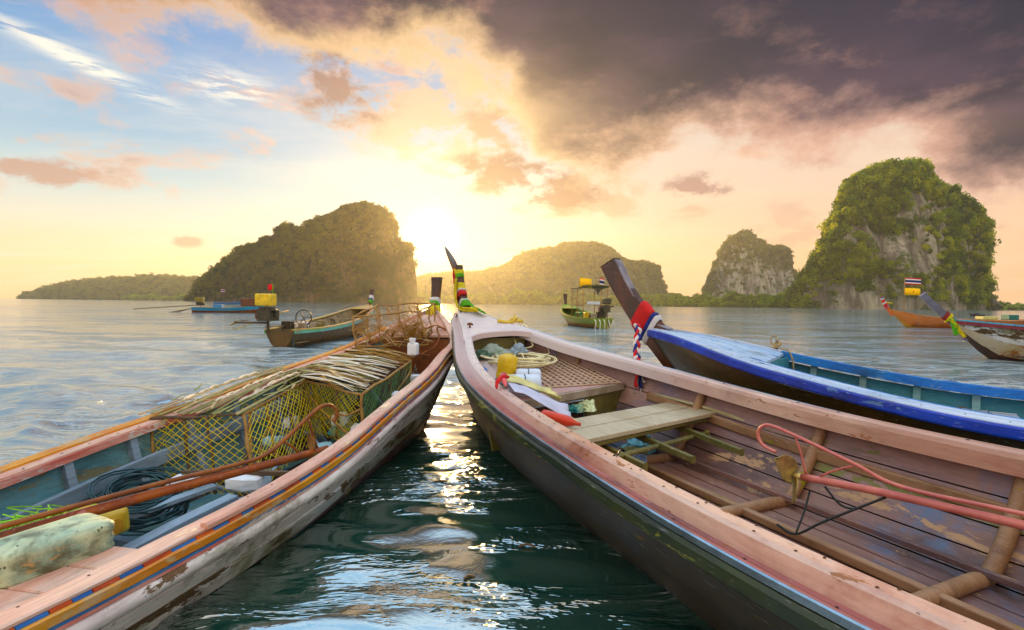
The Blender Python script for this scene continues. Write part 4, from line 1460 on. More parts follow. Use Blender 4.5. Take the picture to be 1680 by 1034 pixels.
for s in (1.46, 1.84, 2.22, 2.60, 2.98, 3.36, 3.75, 4.15, 4.6, 5.0, 5.5, 6.0, 6.5):
    Cb.rib(s, C_RIB, r=0.028, floor=0.12, inset=0.05, square=True, drop=0.05)
for i, t in enumerate((-0.4, -0.2, 0, 0.2, 0.4)):
    beam(Cb, 'floor_board', [(1.5, t * 0.8, 0.20), (3.0, t, 0.17), (6.8, t, 0.16)], (0.18, 0.02), C_IN)
for k in range(3):
    beam(Cb, 'bench_plank', [(2.62 + 0.17 * k, -0.70 - 0.01 * k, 0.56), (2.42 + 0.17 * k, 0.76, 0.56)], (0.155, 0.025), ICE_CAP, bevel=0.004)
Cb.transom(C_IN, 6.98)
cutwater(Cb, C_HULL)
stC = stem_post(Cb.root, [(0.50, 0.62, 0.03, 0.10), (0.30, 0.90, 0.04, 0.12), (0.13, 1.10, 0.05, 0.13), (-0.03, 1.28, 0.055, 0.115), (-0.17, 1.45, 0.058, 0.10), (-0.29, 1.62, 0.062, 0.095), (-0.39, 1.79, 0.066, 0.095), (-0.43, 1.865, 0.067, 0.095)],
                paint('varnished_stem_timber', S(96, 50, 22), S(62, 34, 18), S(150, 110, 76), 0.10, sc=5, rough=0.35, coat=0.2, stretch=(1, 1, 0.3)))
# worn pale strip on the inboard face of that stem
G = []
for (x, z, a_, d) in [(0.30, 1.16, 0.05, 0.0), (0.12, 1.235, 0.052, 0), (-0.02, 1.37, 0.055, 0), (-0.10, 1.50, 0.058, 0), (-0.20, 1.655, 0.062, 0), (-0.30, 1.84, 0.066, 0), (-0.335, 1.895, 0.067, 0)]:
    G.append([(x, -a_, z), (x, a_, z)])
G = np.array(G)
mb = MB()
mb.grid(crm(G.reshape(len(G), -1), 4).reshape(-1, 2, 3))
mb.build('stem_facing', paint('silvered_timber', S(158, 150, 160), S(120, 110, 118), S(80, 60, 50), 0.3, sc=8, rough=0.6), Cb.root, solid=0.012)


def nails(Bt, ofs, dz, step, sides=(1, -1), s0=0.9, s1=6.8, mat=None, r_=0.0048):
    """rows of nail heads in the rail, each a few millimetres across"""
    mb = MB()
    for sd in sides:
        for o in ofs:
            for s in np.arange(s0, s1, step):
                s = s + rs.normal(0, step * 0.12)
                w = float(Bt.w(s)) + o + rs.normal(0, 0.004)
                z = float(Bt.h(s, sd * w)) + dz
                mb.lathe([(r_, 0), (r_ * 0.9, 0.0016), (0.0, 0.002)], 6, (s, sd * w, z))
    return mb.build('nail_heads', NAIL, Bt.root, kind='stuff')


NAIL = plain('rusty_nail_heads', S(70, 44, 32), 0.8)
nails(B, (-0.135, -0.165), 0.0215, 0.19)
nails(B, (-0.07,), -0.042, 0.27)
nails(A, (-0.02, -0.07), 0.0035, 0.16, sides=(-1,))
nails(A, (-0.06,), 0.0035, 0.16, sides=(1,))
nails(Cb, (-0.04, -0.11), 0.0065, 0.21)
# ------------------------------------------------------------------ the sea surface
WATER_Z = 0.20
M_WATER = water_material()
# polar sheet centred under the viewpoint; wave trains on the near part are real displacement
az_f = np.concatenate([np.linspace(-180, -62, 60, endpoint=False), np.linspace(-62, 62, 760), np.linspace(62, 180, 60)[1:]])
rads = [0.25]
while rads[-1] < 9000:
    r_ = rads[-1]
    if r_ < 3:
        st = 0.018
    else:
        st = max(0.02, r_ * r_ * 0.0016) if r_ < 60 else r_ * 0.12
    rads.append(r_ + st)
rads = np.array(rads)
A_, R_ = np.meshgrid(np.radians(az_f), rads)
X = R_ * np.sin(A_)
Y = R_ * np.cos(A_)
rw = np.random.RandomState(11)
cx = -0.25 - 0.02 * Y
lane0 = np.exp(-((X - cx) / (1.6 + 0.10 * np.abs(Y))) ** 4) * (1 / (1 + np.exp(np.clip((Y - 7.5) / 0.9, -40, 40))))
Z = np.zeros_like(X)
dXX = np.zeros_like(X)
dYY = np.zeros_like(X)
for i in range(56):
    lam = 0.26 * (13.0 ** (i / 55.0)) * rw.uniform(0.9, 1.1)
    th = rw.normal(0.25, 0.50)
    k = 2 * PI / lam
    kx, ky = k * math.sin(th), k * math.cos(th)
    amp = 0.0064 * lam ** 0.5 * rw.uniform(0.6, 1.4)
    ph = rw.uniform(0, 2 * PI)
    # fade trains that the mesh spacing can no longer carry
    fade = np.clip(1.4 - (R_ * R_ * 0.0016 * 3.2) / lam, 0, 1) * (1 - lane0 * min(0.95, 0.30 + 0.50 * lam))
    q = kx * X + ky * Y + ph
    Z += amp * fade * np.sin(q)
    dXX += amp * fade * 0.6 * math.sin(th) * np.cos(q)
    dYY += amp * fade * 0.6 * math.cos(th) * np.cos(q)
# calm lane sheltered between the two moored boats
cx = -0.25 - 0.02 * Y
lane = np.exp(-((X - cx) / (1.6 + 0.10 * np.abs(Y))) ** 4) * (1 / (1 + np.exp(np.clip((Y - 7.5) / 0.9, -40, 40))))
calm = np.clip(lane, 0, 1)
amp_f = 1.0 + 0 * calm
Z *= amp_f
X2 = X + dXX * amp_f
Y2 = Y + dYY * amp_f
nr, na = X.shape
Z += WATER_Z
# the sheet dips inside the planking of the near hulls so that no water shows in the bilges
for Bt in (A, B):
    c_, s_ = math.cos(Bt.yaw), math.sin(Bt.yaw)
    rx, ry = X2 - Bt.loc[0], Y2 - Bt.loc[1]
    ls, lt = c_ * rx + s_ * ry, np.abs(-s_ * rx + c_ * ry)
    m_ = (ls > 0.3) & (ls < 6.97) & (lt < 1.1)
    s1, t1 = ls[m_], lt[m_]
    zs = np.full(len(s1), 9.0)
    w_ = Bt.w(s1)
    zk_ = Bt.zk(s1)
    h_ = Bt.h(s1)
    prev_t, prev_z = w_ * 1.0, h_
    for v in np.linspace(0, 1, 41)[1:]:
        tt = w_ * (Bt.flare * (1 - v) + (1 - Bt.flare) * math.cos(v * PI / 2))
        zz = h_ - (h_ - zk_) * (Bt.flare * v + (1 - Bt.flare) * math.sin(v * PI / 2))
        hit = (t1 <= prev_t) & (t1 > tt - 1e-9)
        f_ = np.clip((prev_t - t1) / np.maximum(prev_t - tt, 1e-6), 0, 1)
        zs = np.where(hit, prev_z + (zz - prev_z) * f_, zs)
        prev_t, prev_z = tt, zz
    zw = Z[m_]
    Z[m_] = np.where(zs < zw - 0.02, zs + 0.010, zw)
verts = np.stack([X2, Y2, Z], -1).reshape(-1, 3)
ii, jj = np.meshgrid(np.arange(nr - 1), np.arange(na - 1), indexing='ij')
a = (ii * na + jj).ravel()
quads = np.stack([a, a + 1, a + na + 1, a + na], -1)


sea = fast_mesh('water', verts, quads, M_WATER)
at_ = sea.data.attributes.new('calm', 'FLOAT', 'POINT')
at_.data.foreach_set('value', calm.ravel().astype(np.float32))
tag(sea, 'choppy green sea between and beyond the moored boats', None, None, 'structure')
# ------------------------------------------------------------------ things lying in the boats
class Thing:
    """an Empty where the thing stands; its parts are given in the boat's frame"""

    def __init__(self, Bt, name, o, label, cat, group=None):
        self.o = np.array(o, float)
        self.root = empty(name, Bt.world(self.o), Bt.yaw, label, cat, group)

    def part(self, mb, name, mat, parent=None, **k):
        mb.v = [tuple(np.array(p) - self.o) for p in mb.v]
        return mb.build(name, mat, parent or self.root, **k)


def single(Bt, mb, name, o, mat, label, cat, group=None, **k):
    o = np.array(o, float)
    mb.v = [tuple(np.array(p) - o) for p in mb.v]
    ob = mb.build(name, mat, None, label=label, cat=cat, group=group, **k)
    ob.location = Bt.world(o)
    ob.rotation_euler = (0, 0, Bt.yaw)
    return ob


def strip(mb, path, w0, w1, m=0, nrm=(0, 0, 1), cup=0.0):
    P = np.asarray(path, float)
    T = np.gradient(P, axis=0)
    G = []
    n = len(P)
    for i in range(n):
        s_ = np.cross(T[i], nrm)
        s_ /= (np.linalg.norm(s_) + 1e-9)
        f = i / (n - 1)
        w = (w0 * (1 - f) + w1 * f) * (0.35 + 0.65 * math.sin(PI * min(1, 0.25 + f * 0.75)))
        G.append([P[i] - s_ * w / 2, P[i] + np.array([0, 0, cup * w]), P[i] + s_ * w / 2])
    mb.grid(np.array(G), m)


def nettng(c00, c10, c11, c01, step, r=0.0032, ang=0.62, jit=0.004, slack=0.02, rnd=rs, drop_out=0.04):
    """diamond netting stretched over a quad"""
    c00, c10, c11, c01 = [np.array(c, float) for c in (c00, c10, c11, c01)]
    W_ = (np.linalg.norm(c10 - c00) + np.linalg.norm(c11 - c01)) / 2
    H_ = (np.linalg.norm(c01 - c00) + np.linalg.norm(c11 - c10)) / 2
    nn = np.cross(c10 - c00, c01 - c00)
    nn /= np.linalg.norm(nn)
    mb = MB()

    def P(u, v):
        p = (c00 * (1 - u) + c10 * u) * (1 - v) + (c01 * (1 - u) + c11 * u) * v
        return p + nn * slack * math.sin(PI * u) * math.sin(PI * v)
    for sg in (1, -1):
        k = -H_ * ang if sg > 0 else 0
        x0 = -H_ / ang if sg > 0 else 0.0
        span = W_ + H_ / ang
        n = int(span / step)
        for i in range(n):
            if rnd.rand() < drop_out:
                continue
            xs = i * step + (-H_ / ang if sg > 0 else 0)
            # line x = xs + y/ang*sg
            pts = []
            for y in np.linspace(0, H_, 9):
                x = xs + sg * y / ang
                if 0 <= x <= W_:
                    pts.append(P(x / W_, y / H_) + rnd.normal(0, jit, 3))
            if len(pts) > 1:
                mb.tube(np.array(pts), r, 3, caps=False)
    return mb


STICK = paint('peeled_stick', S(176, 138, 84), S(150, 112, 66), S(110, 84, 50), 0.3, sc=12, rough=0.7, stretch=(1, 1, 1))
STICK_D = paint('dark_stick', S(110, 86, 62), S(84, 70, 56), S(150, 130, 100), 0.2, sc=12, rough=0.75, stretch=(1, 1, 1))
NET_Y = plain('yellow_net_cord', S(252, 222, 40), 0.5, var=0.15, trans=0.25)
NET_G = plain('green_net_cord', S(84, 132, 60), 0.6, var=0.3, trans=0.2)
FROND = plain('dry_palm_leaf', S(206, 178, 132), 0.7, var=0.3, sc=14, trans=0.3)
FROND_W = plain('bleached_palm_leaf', S(240, 232, 220), 0.6, var=0.1, trans=0.25)
FROND_G = plain('greenish_palm_stalk', S(150, 146, 84), 0.65, var=0.25, trans=0.1)
FROND_O = plain('golden_dead_palm_leaf', S(178, 138, 56), 0.7, var=0.35, sc=10, trans=0.45)
FOAM = plain('white_foam', S(226, 230, 240), 0.85, var=0.06, sc=20, bump=0.3)
ROPE_D = plain('dark_teal_rope', S(26, 62, 70), 0.6, var=0.4)
ROPE_B = plain('blue_cord', S(28, 88, 190), 0.6, var=0.3)
ROPE_C = plain('cream_rope', S(226, 214, 170), 0.8, var=0.15, sc=40)
RUST = paint('rusted_pipe_paint', S(168, 92, 34), S(136, 66, 28), S(196, 132, 128), 0.30, S(84, 44, 22), 0.4, sc=7, rough=0.6, stretch=(1, 1, 1), grain=0, bump=0.5, fleck=S(150, 190, 150), fleck_amt=0.1)
RUST2 = paint('rust_brown_iron', S(150, 88, 40), S(120, 66, 32), S(176, 116, 70), 0.3, sc=9, rough=0.6, stretch=(1, 1, 1), grain=0, bump=0.4)
BRONZE = plain('tarnished_bronze', S(186, 164, 104), 0.34, 0.6, var=0.35, sc=18)


def post(th, a, b, r, mat, name='post', parent=None, wig=0.006, seg=7):
    a, b = np.array(a, float), np.array(b, float)
    n = 6
    P = np.array([a + (b - a) * k / (n - 1) for k in range(n)])
    P[1:-1] += rs.normal(0, wig, (n - 2, 3))
    mb = MB()
    rr = r * (1 + 0.12 * np.sin(np.arange(n * 2 - 1) * 1.3))
    mb.tube(crm(P, 2)[:n * 2 - 1], rr[:len(crm(P, 2))] if len(crm(P, 2)) == len(rr) else r, seg)
    return th.part(mb, name, mat, parent, smooth=True)


# ---- near cage
c1 = Thing(A, 'fish_trap', (2.6, -0.45, 0.12), 'near stick cage with bright yellow net sides and a roof of palm stalks', 'fish trap', 'stick cages in the left boat')
FLt, FLb = (3.20, -0.76, 0.615), (3.24, -0.66, 0.16)
FRt, FRb = (2.98, -0.23, 0.63), (3.12, -0.03, 0.14)
BRt, BRb = (2.02, -0.34, 0.745), (2.05, -0.20, 0.30)
BLt, BLb = (1.98, -0.72, 0.76), (2.02, -0.58, 0.30)
for a_, b2 in ((FLt, FLb), (BRt, BRb), (BLt, BLb)):
    post(c1, b2, a_, 0.0095, STICK)
post(c1, FRb, FRt, 0.012, STICK)
post(c1, (3.06, -0.08, 0.14), (2.88, -0.26, 0.64), 0.012, STICK)
for u in (0.28, 0.55, 0.8):
    q = [np.array(FRb) * (1 - u) + np.array(BRb) * u, np.array(FRt) * (1 - u) + np.array(BRt) * u]
    post(c1, q[0], q[1], 0.010, STICK_D if u > 0.5 else STICK)
for u in (0.35, 0.6):
    q = [np.array(FLb) * (1 - u) + np.array(FRb) * u, np.array(FLt) * (1 - u) + np.array(FRt) * u]
    post(c1, q[0], q[1], 0.010, STICK_D)
for a_, b2 in ((FLt, FRt), (FRt, BRt), (BRt, BLt), (BLt, FLt)):
    post(c1, a_, b2, 0.010, STICK_D if a_ is FLt else STICK, 'crossbar')
lowr = lambda a, b, f: np.array(a) * (1 - f) + np.array(b) * f
post(c1, lowr(FLt, FLb, 0.5), lowr(BLt, BLb, 0.5), 0.009, STICK, 'crossbar')
post(c1, lowr(FRt, FRb, 0.62), lowr(BRt, BRb, 0.62), 0.009, STICK, 'crossbar')
post(c1, lowr(FLt, FLb, 0.95), lowr(FRt, FRb, 0.5), 0.008, STICK, 'brace', wig=0.03)
post(c1, lowr(FRt, FRb, 0.95), lowr(BLt, BLb, 0.4), 0.008, STICK, 'brace', wig=0.03)
for q in ((FLt, FRt, FRb, FLb), (FRt, BRt, BRb, FRb), (BLt, BRt, BRb, BLb), (FLt, BLt, BLb, FLb)):
    c1.part(nettng(q[3], q[2], q[1], q[0], 0.060, r=0.0025, ang=0.8, drop_out=0.06 if q[0] in (FLt, FRt) and q[3] in (FLb, FRb) and q[1] != BLt else 0.45, slack=0.035), 'netting', NET_Y, kind='stuff')
for t0, dx_ in ((0.45, 0.0), (0.56, 0.02), (0.95, 0.01)):
    a_ = lowr(FRt, BRt, t0)
    mb = MB()
    mb.tube(crm([a_, a_ + (0.01, 0.02, -0.12), a_ + (-0.01, 0.03, -0.22), a_ + (0.02, 0.05, -0.36)], 4), 0.006, 5)
    c1.part(mb, 'blue_cord', ROPE_B, smooth=True)
# palm stalks lying along the top
for i in range(17):
    u = i / 16
    a_ = np.array([3.24 - 0.25 * u + rs.normal(0, 0.05), -0.84 + 0.62 * u, 0.64 + 0.02 * rs.rand()])
    b2 = np.array([1.62 + rs.normal(0, 0.08), -0.86 + 0.52 * u, 0.79 + 0.03 * rs.rand()])
    m1 = (a_ + b2) / 2 + (0, rs.normal(0, 0.02), 0.012 + 0.02 * math.sin(u * PI) + rs.rand() * 0.02)
    mb = MB()
    P = crm([a_, m1, b2], 6)
    mb.tube(P, np.linspace(0.009, 0.004, len(P)), 5, flat=0.6)
    if i in (2, 8, 12):
        for k in range(11):
            f = 0.18 + 0.62 * k / 13
            p = P[int(f * (len(P) - 1))] + np.array([rs.normal(0, 0.02), 0, 0])
            l_ = rs.uniform(0.05, 0.085) * (1.0 if i in (9, 12, 13) else 0.9)
            dr = np.array([rs.normal(-0.75, 0.15), rs.normal(0.35, 0.15), 0.55])
            Q = crm([p, p + dr * l_ * 0.5, p + dr * l_ * 0.85 + np.array([-0.02, 0.01, 0.0]), p + dr * l_ + np.array([-0.045, 0.02, -0.02])], 2)
            strip(mb, Q, 0.014, 0.005, 1, nrm=(1, 0.3, 0))
    c1.part(mb, 'palm_frond', [FROND_G if i % 3 else FROND, FROND_W])
for i in range(26):
    a_ = np.array([rs.uniform(2.0, 3.2), rs.uniform(-0.85, -0.2), 0.66])
    a_[2] = 0.65 + (3.2 - a_[0]) * 0.10 + rs.rand() * 0.03
    an = rs.normal(0.0, 0.45)
    mb = MB()
    l_ = rs.uniform(0.15, 0.4)
    P = crm([a_, a_ + (-l_ / 2 * math.cos(an), l_ / 2 * math.sin(an), 0.02), a_ + (-l_ * math.cos(an), l_ * math.sin(an), -0.01 + 0.05 * l_)], 3)
    strip(mb, P, 0.02, 0.008)
    c1.part(mb, 'palm_leaf', FROND if i % 2 else FROND_G, solid=0.003)

# ---- middle cage
c2 = Thing(A, 'fish_trap', (1.9, -0.1, 0.3), 'middle stick cage under a shaggy mat of dry pale palm leaves', 'fish trap', 'stick cages in the left boat')
q0, q1, q2, q3 = np.array([2.12, -0.36, 0.735]), np.array([2.62, 0.45, 0.735]), np.array([1.30, 0.26, 0.835]), np.array([1.02, -0.52, 0.86])
dn = np.array([0, 0, 1.0])
for p, l_ in ((q1, 0.40), (q2, 0.28), (q0, 0.5), (q3, 0.3), ((q1 + q2) / 2, 0.36), (q1 * 0.3 + q2 * 0.7, 0.3), (q1 * 0.62 + q0 * 0.38, 0.42)):
    post(c2, p - dn * l_, p, 0.011, STICK if p is q1 or p is q2 else STICK_D)
for a_, b2 in ((q0, q1), (q1, q2), (q2, q3), (q3, q0)):
    post(c2, a_, b2, 0.011, STICK, 'crossbar')
post(c2, q0 - dn * 0.35, q1 - dn * 0.1, 0.009, STICK, 'brace', wig=0.02)
post(c2, q0 - dn * 0.08, q1 - dn * 0.36, 0.009, STICK, 'brace', wig=0.02)
post(c2, q1 - dn * 0.3, q2 - dn * 0.1, 0.009, STICK, 'brace', wig=0.02)
c2.part(nettng(q0 - dn * 0.42, q1 - dn * 0.38, q1, q0, 0.046, r=0.002), 'netting', NET_Y, kind='stuff')
c2.part(nettng(q1 - dn * 0.34, q2 - dn * 0.26, q2, q1, 0.05, r=0.0022, drop_out=0.3), 'netting', NET_G, kind='stuff')
c2.part(nettng(q0 - dn * 0.42 + (-0.3, 0, 0), q1 - dn * 0.38 + (-0.3, 0, 0), q1 + (-0.3, 0, -0.02), q0 + (-0.3, 0, -0.02), 0.05, r=0.002, drop_out=0.3), 'netting', NET_G, kind='stuff')
Uq = lambda u, v: (q0 * (1 - u) + q1 * u) * (1 - v) + (q3 * (1 - u) + q2 * u) * v
for i in range(130):
    v = i / 129 * 1.12 - 0.02
    a_ = Uq(rs.uniform(-0.38, 0.1), v)
    b2 = Uq(rs.uniform(0.7, 1.06), v + rs.normal(0, 0.05))
    a_[2] = min(a_[2], 0.9)
    up = 0.012 + 0.03 * rs.rand()
    mb = MB()
    m1 = a_ * 0.66 + b2 * 0.34 + (rs.normal(0, 0.02), 0, up + 0.035 * rs.rand())
    m2 = a_ * 0.33 + b2 * 0.67 + (rs.normal(0, 0.02), 0, up + 0.03 * rs.rand())
    P = crm([a_ + dn * up, m1, m2, b2 + dn * up], 3)
    strip(mb, P, rs.uniform(0.03, 0.06), 0.014, 0, cup=0.18)
    c2.part(mb, 'palm_leaf', (FROND, FROND_W, FROND, FROND, FROND_W, FROND_G, FROND_O)[i % 7] if v < 0.75 else (FROND_O, FROND, FROND_O)[i % 3], solid=0.003)

# ---- bow cage
c3 = Thing(A, 'fish_trap', (0.6, -0.3, 0.9), 'farthest stick cage at the bow heaped with golden dead palm leaves', 'fish trap', 'stick cages in the left boat')


def a_loc(p):
    """world point to boat A's frame"""
    c, s_ = math.cos(A.yaw), math.sin(A.yaw)
    x, y = p[0] - A.loc[0], p[1] - A.loc[1]
    return np.array([c * x + s_ * y, -s_ * x + c * y, p[2]])


t0_, t1_, t2_, t3_ = a_loc((-1.66, 5.40, 1.245)), a_loc((-1.02, 5.62, 1.30)), a_loc((-0.905, 6.05, 1.395)), a_loc((-1.56, 6.02, 1.375))
b0_, b1_, b2_, b3_ = a_loc((-1.63, 5.40, 0.94)), a_loc((-0.90, 5.60, 0.95)), a_loc((-0.90, 6.0, 1.08)), a_loc((-1.50, 6.0, 1.0))
for a_, b2 in ((b0_, t0_), (b1_, t1_), (b2_, t2_), (b3_, t3_)):
    post(c3, a_, b2, 0.009, STICK)
for f in (0.35, 0.7):
    post(c3, b0_ * (1 - f) + b1_ * f, t0_ * (1 - f) + t1_ * f, 0.008, STICK)
    post(c3, b3_ * (1 - f) + b2_ * f, t3_ * (1 - f) + t2_ * f, 0.009, STICK)
post(c3, b1_ * 0.4 + b2_ * 0.6, t1_ * 0.4 + t2_ * 0.6, 0.008, STICK)
post(c3, b0_ * 0.5 + b3_ * 0.5, t0_ * 0.5 + t3_ * 0.5, 0.008, STICK)
for a_, b2 in ((t0_, t1_), (t1_, t2_), (t2_, t3_), (t3_, t0_), (b0_, b1_), (b0_, b3_)):
    post(c3, a_, b2, 0.010, STICK, 'crossbar')
c3.part(nettng(b0_, b1_, t1_, t0_, 0.06, r=0.0026, drop_out=0.35), 'netting', FROND_O, kind='stuff')
c3.part(nettng(b3_, b2_, t2_, t3_, 0.06, r=0.0026, drop_out=0.2), 'netting', FROND_O, kind='stuff')
c3.part(nettng(b0_, b3_, t3_, t0_, 0.06, r=0.0026, drop_out=0.3), 'netting', FROND_O, kind='stuff')
for i in range(80):
    u, v = rs.uniform(0.22, 0.95), rs.uniform(-0.4, 1)
    base = (b0_ * (1 - u) + b1_ * u) * (1 - v) + (b3_ * (1 - u) + b2_ * u) * v
    base[2] += 0.01 + rs.rand() * 0.06
    tip = base + np.array([rs.normal(0.10, 0.12), rs.choice([-1, 1]) * rs.uniform(0.12, 0.30), rs.uniform(-0.04, 0.16)])
    m1 = (base + tip) / 2 + (0, 0, rs.uniform(0.02, 0.07))
    mb = MB()
    strip(mb, crm([base, m1, tip], 3), rs.uniform(0.018, 0.035), 0.005, 0, cup=0.2)
    c3.part(mb, 'palm_leaf', (FROND_O, FROND, FROND_O)[i % 3], solid=0.003)
for i in range(24):
    u = i / 24
    p = t3_ * (1 - u) + t2_ * u + np.array([rs.normal(0.05, 0.1), 0, -0.03])
    mb = MB()
    strip(mb, crm([p, p + (0.03, 0.05, -0.06), p + (0.05, 0.09, rs.uniform(-0.2, -0.1))], 2), 0.014, 0.004)
    c3.part(mb, 'palm_leaf', FROND_O, solid=0.003)

# ---- white float hanging on the bow cage
def jerry(Bt, name, o, size, mat, label, cat='jug', rot=(0, 0, 0), neck=True, capmat=None, rounded=0.03, group=None, grooves=0):
    th = Thing(Bt, name, o, label, cat, group)
    th.root.rotation_euler = (rot[0], rot[1], Bt.yaw + rot[2])
    mb = MB()
    sx_, sy_, sz_ = size
    n = 20
    rows = []
    prof_ = [(0.90, 0.0), (0.98, 0.05), (1, 0.12)] + [(1 - (0.04 if grooves and k % 2 else 0), 0.12 + 0.7 * k / (2 * max(1, grooves) + 1)) for k in range(1, 2 * max(1, grooves) + 1)] + [(1, 0.82), (0.93, 0.93), (0.6, 1.0)]
    for f, z in prof_:
        row = []
        for j in range(n):
            a = 2 * PI * j / n
            e = 0.30
            row.append((math.copysign(abs(math.cos(a)) ** e, math.cos(a)) * sx_ / 2 * f, math.copysign(abs(math.sin(a)) ** e, math.sin(a)) * sy_ / 2 * f, z * sz_))
        rows.append(row)
    mb.grid(np.array(rows), wrap=True)
    mb.f.append(tuple(range(n))[::-1])
    mb.m.append(0)
    b = len(mb.v) - n
    mb.f.append(tuple(b + j for j in range(n)))
    mb.m.append(0)
    mb.build('body', mat, th.root, smooth=True)
    if neck:
        mb = MB()
        mb.lathe([(0.028, sz_ - 0.004), (0.028, sz_ + 0.02), (0.034, sz_ + 0.022), (0.034, sz_ + 0.045), (0.0, sz_ + 0.047)], 14, (sx_ * 0.22, 0, 0))
        mb.build('cap', capmat or mat, th.root, smooth=False)
    return th


PLAST_W = plain('white_plastic', S(232, 230, 236), 0.35, var=0.05)
fl = jerry(A, 'float', a_loc((-0.98, 5.15, 0.88)), (0.085, 0.10, 0.125), PLAST_W, 'white plastic jug tied to the post below the bow cage', 'float', capmat=PLAST_W)
# ---- green and yellow sash on the bow post of A
SASH_G = plain('green_sash_cloth', S(96, 176, 40), 0.8, var=0.25, sc=12, trans=0.25)
SASH_Y = plain('yellow_sash_cloth', S(226, 206, 50), 0.8, var=0.2, sc=12, trans=0.25)
SASH_R = plain('red_sash_cloth', S(214, 36, 36), 0.8, var=0.2, sc=12, trans=0.2)
SASH_W = plain('white_sash_cloth', S(232, 226, 226), 0.8, var=0.08, sc=12, trans=0.25)
SASH_B = plain('navy_sash_cloth', S(28, 44, 124), 0.8, var=0.25, sc=12, trans=0.15)


def sash(Bt, st, parts, label, tails=(), name='sash', seed=0):
    root = empty(name, Bt.world((0, 0, Bt.H[0])), Bt.yaw, label, 'sash')
    o = np.array([0, 0, Bt.H[0]])
    for (u0, u1, mat, infl, tilt, nm) in parts:
        ob = wrap_band(Bt, st[1], st[2], st[3], u0, u1, mat, infl, tilt, nm, root, seed=seed)
        for v in ob.data.vertices:
            v.co.z -= o[2]
    for (path, w, mat, nm, nv) in tails:
        ob = ribbon([np.array(p) - o for p in path], w, mat, nm, root, normal=nv, wave=0.012, seed=rs.rand() * 9, cols=7)
    return root


sash(A, stA, [(0.50, 0.60, SASH_W, 1.25, 0.15, 'white_band'), (0.42, 0.50, SASH_G, 1.3, 0.1, 'green_band'), (0.26, 0.42, SASH_Y, 1.5, -0.2, 'yellow_band')],
     'white green and yellow cloth bound round the bow post of the left boat',
     [([(0.02, 0.06, 1.36), (0.08, 0.09, 1.28), (0.12, 0.10, 1.18), (0.14, 0.13, 1.12)], 0.07, SASH_Y, 'yellow_tail', (0, 1, 0.2))])
sash(B, stB, [(0.30, 0.37, SASH_G, 1.25, 0.5, 'green_band'), (0.36, 0.40, SASH_W, 1.25, 0.3, 'white_band'), (0.47, 0.53, SASH_R, 1.22, 0.2, 'red_band'), (0.53, 0.555, SASH_W, 1.2, 0.2, 'white_band'), (0.57, 0.68, SASH_Y, 1.12, -0.5, 'yellow_band'),
               (0.69, 0.75, SASH_G, 1.1, 0.5, 'green_band'), (0.76, 0.86, SASH_Y, 1.1, -0.5, 'yellow_band')],
     'yellow green and red cloths wound up the curved bow post of the pink boat',
     [([(0.10, -0.07, 1.72), (0.12, -0.09, 1.55), (0.20, -0.10, 1.40), (0.34, -0.08, 1.33), (0.50, 0.0, 1.325), (0.56, 0.06, 1.32)], 0.055, SASH_Y, 'yellow_tail', (0, 1, 0)),
      ([(0.14, 0.06, 1.46), (0.30, 0.09, 1.36), (0.48, 0.10, 1.325), (0.62, 0.12, 1.29)], 0.10, SASH_G, 'green_tail', (0.2, 0.6, 1)),
      ([(-0.05, -0.05, 1.88), (0.0, -0.07, 1.78), (0.06, -0.08, 1.66)], 0.03, SASH_R, 'red_tail', (0, 1, 0))])
# ---- tricolour sash with a hanging braid on boat C
kc = sash(Cb, stC, [(0.36, 0.47, SASH_R, 1.12, 0.35, 'red_band'), (0.335, 0.36, SASH_B, 1.16, 0.35, 'navy_band'), (0.30, 0.335, SASH_W, 1.15, 0.35, 'white_band')],
          'red navy and white cloth on the bow post, its plait hanging over the pink rail')
# this boat lies a little nearer than first laid out; the whole of it moves and shrinks together
kC = 0.95


def nearer(o, k=kC):
    o.location = Vector((o.location.x * k, o.location.y * k, 1.4 + (o.location.z - 1.4) * k))
    o.scale = (k, k, k)


nearer(Cb.root)
nearer(kc)
mi = (Matrix.Translation(kc.location) @ Matrix.Rotation(Cb.yaw, 4, 'Z') @ Matrix.Scale(kC, 4)).inverted()
way = crm([(1.235, 5.12, 1.215), (1.225, 5.03, 1.15), (1.19, 4.93, 1.05), (1.165, 4.84, 0.955), (1.155, 4.76, 0.90), (1.145, 4.70, 0.84), (1.145, 4.68, 0.79)], 10)
for j, (mat, nm) in enumerate(((SASH_R, 'red_strand'), (SASH_B, 'navy_strand'), (SASH_W, 'white_strand'))):
    P = []
    for k in range(len(way)):
        f = k / (len(way) - 1)
        a = f * 2 * PI * 3.2 + j * 2 * PI / 3
        q = way[k] + np.array((0.020 * math.sin(a), -0.012 - 0.012 * math.sin(2 * a), 0.0))
        P.append(tuple(mi @ Vector(q)))
    mb = MB()
    mb.tube(np.array(P), 0.017 + 0.004 * np.sin(np.arange(len(P)) * 0.9), 7, flat=0.8)
    mb.build(nm, mat, kc, smooth=True)
for dx_, mat, nm, zz in ((-0.02, SASH_R, 'red_tail', 0.66), (0.01, SASH_B, 'navy_tail', 0.65), (0.028, SASH_W, 'white_tail', 0.70)):
    ribbon([tuple(mi @ Vector(p)) for p in ((1.147, 4.665, 0.82), (1.147 + dx_, 4.655, 0.75), (1.150 + dx_ * 1.5, 4.65, zz))], 0.055, mat, nm, kc, normal=(0.7, 0.7, 0), wave=0.010, taper=1.3, cols=7)
ribbon([tuple(mi @ Vector(p)) for p in ((1.160, 4.65, 0.69), (1.165, 4.645, 0.64), (1.172, 4.64, 0.585))], 0.03, SASH_W, 'white_tail', kc, normal=(0.7, 0.7, 0), wave=0.004)

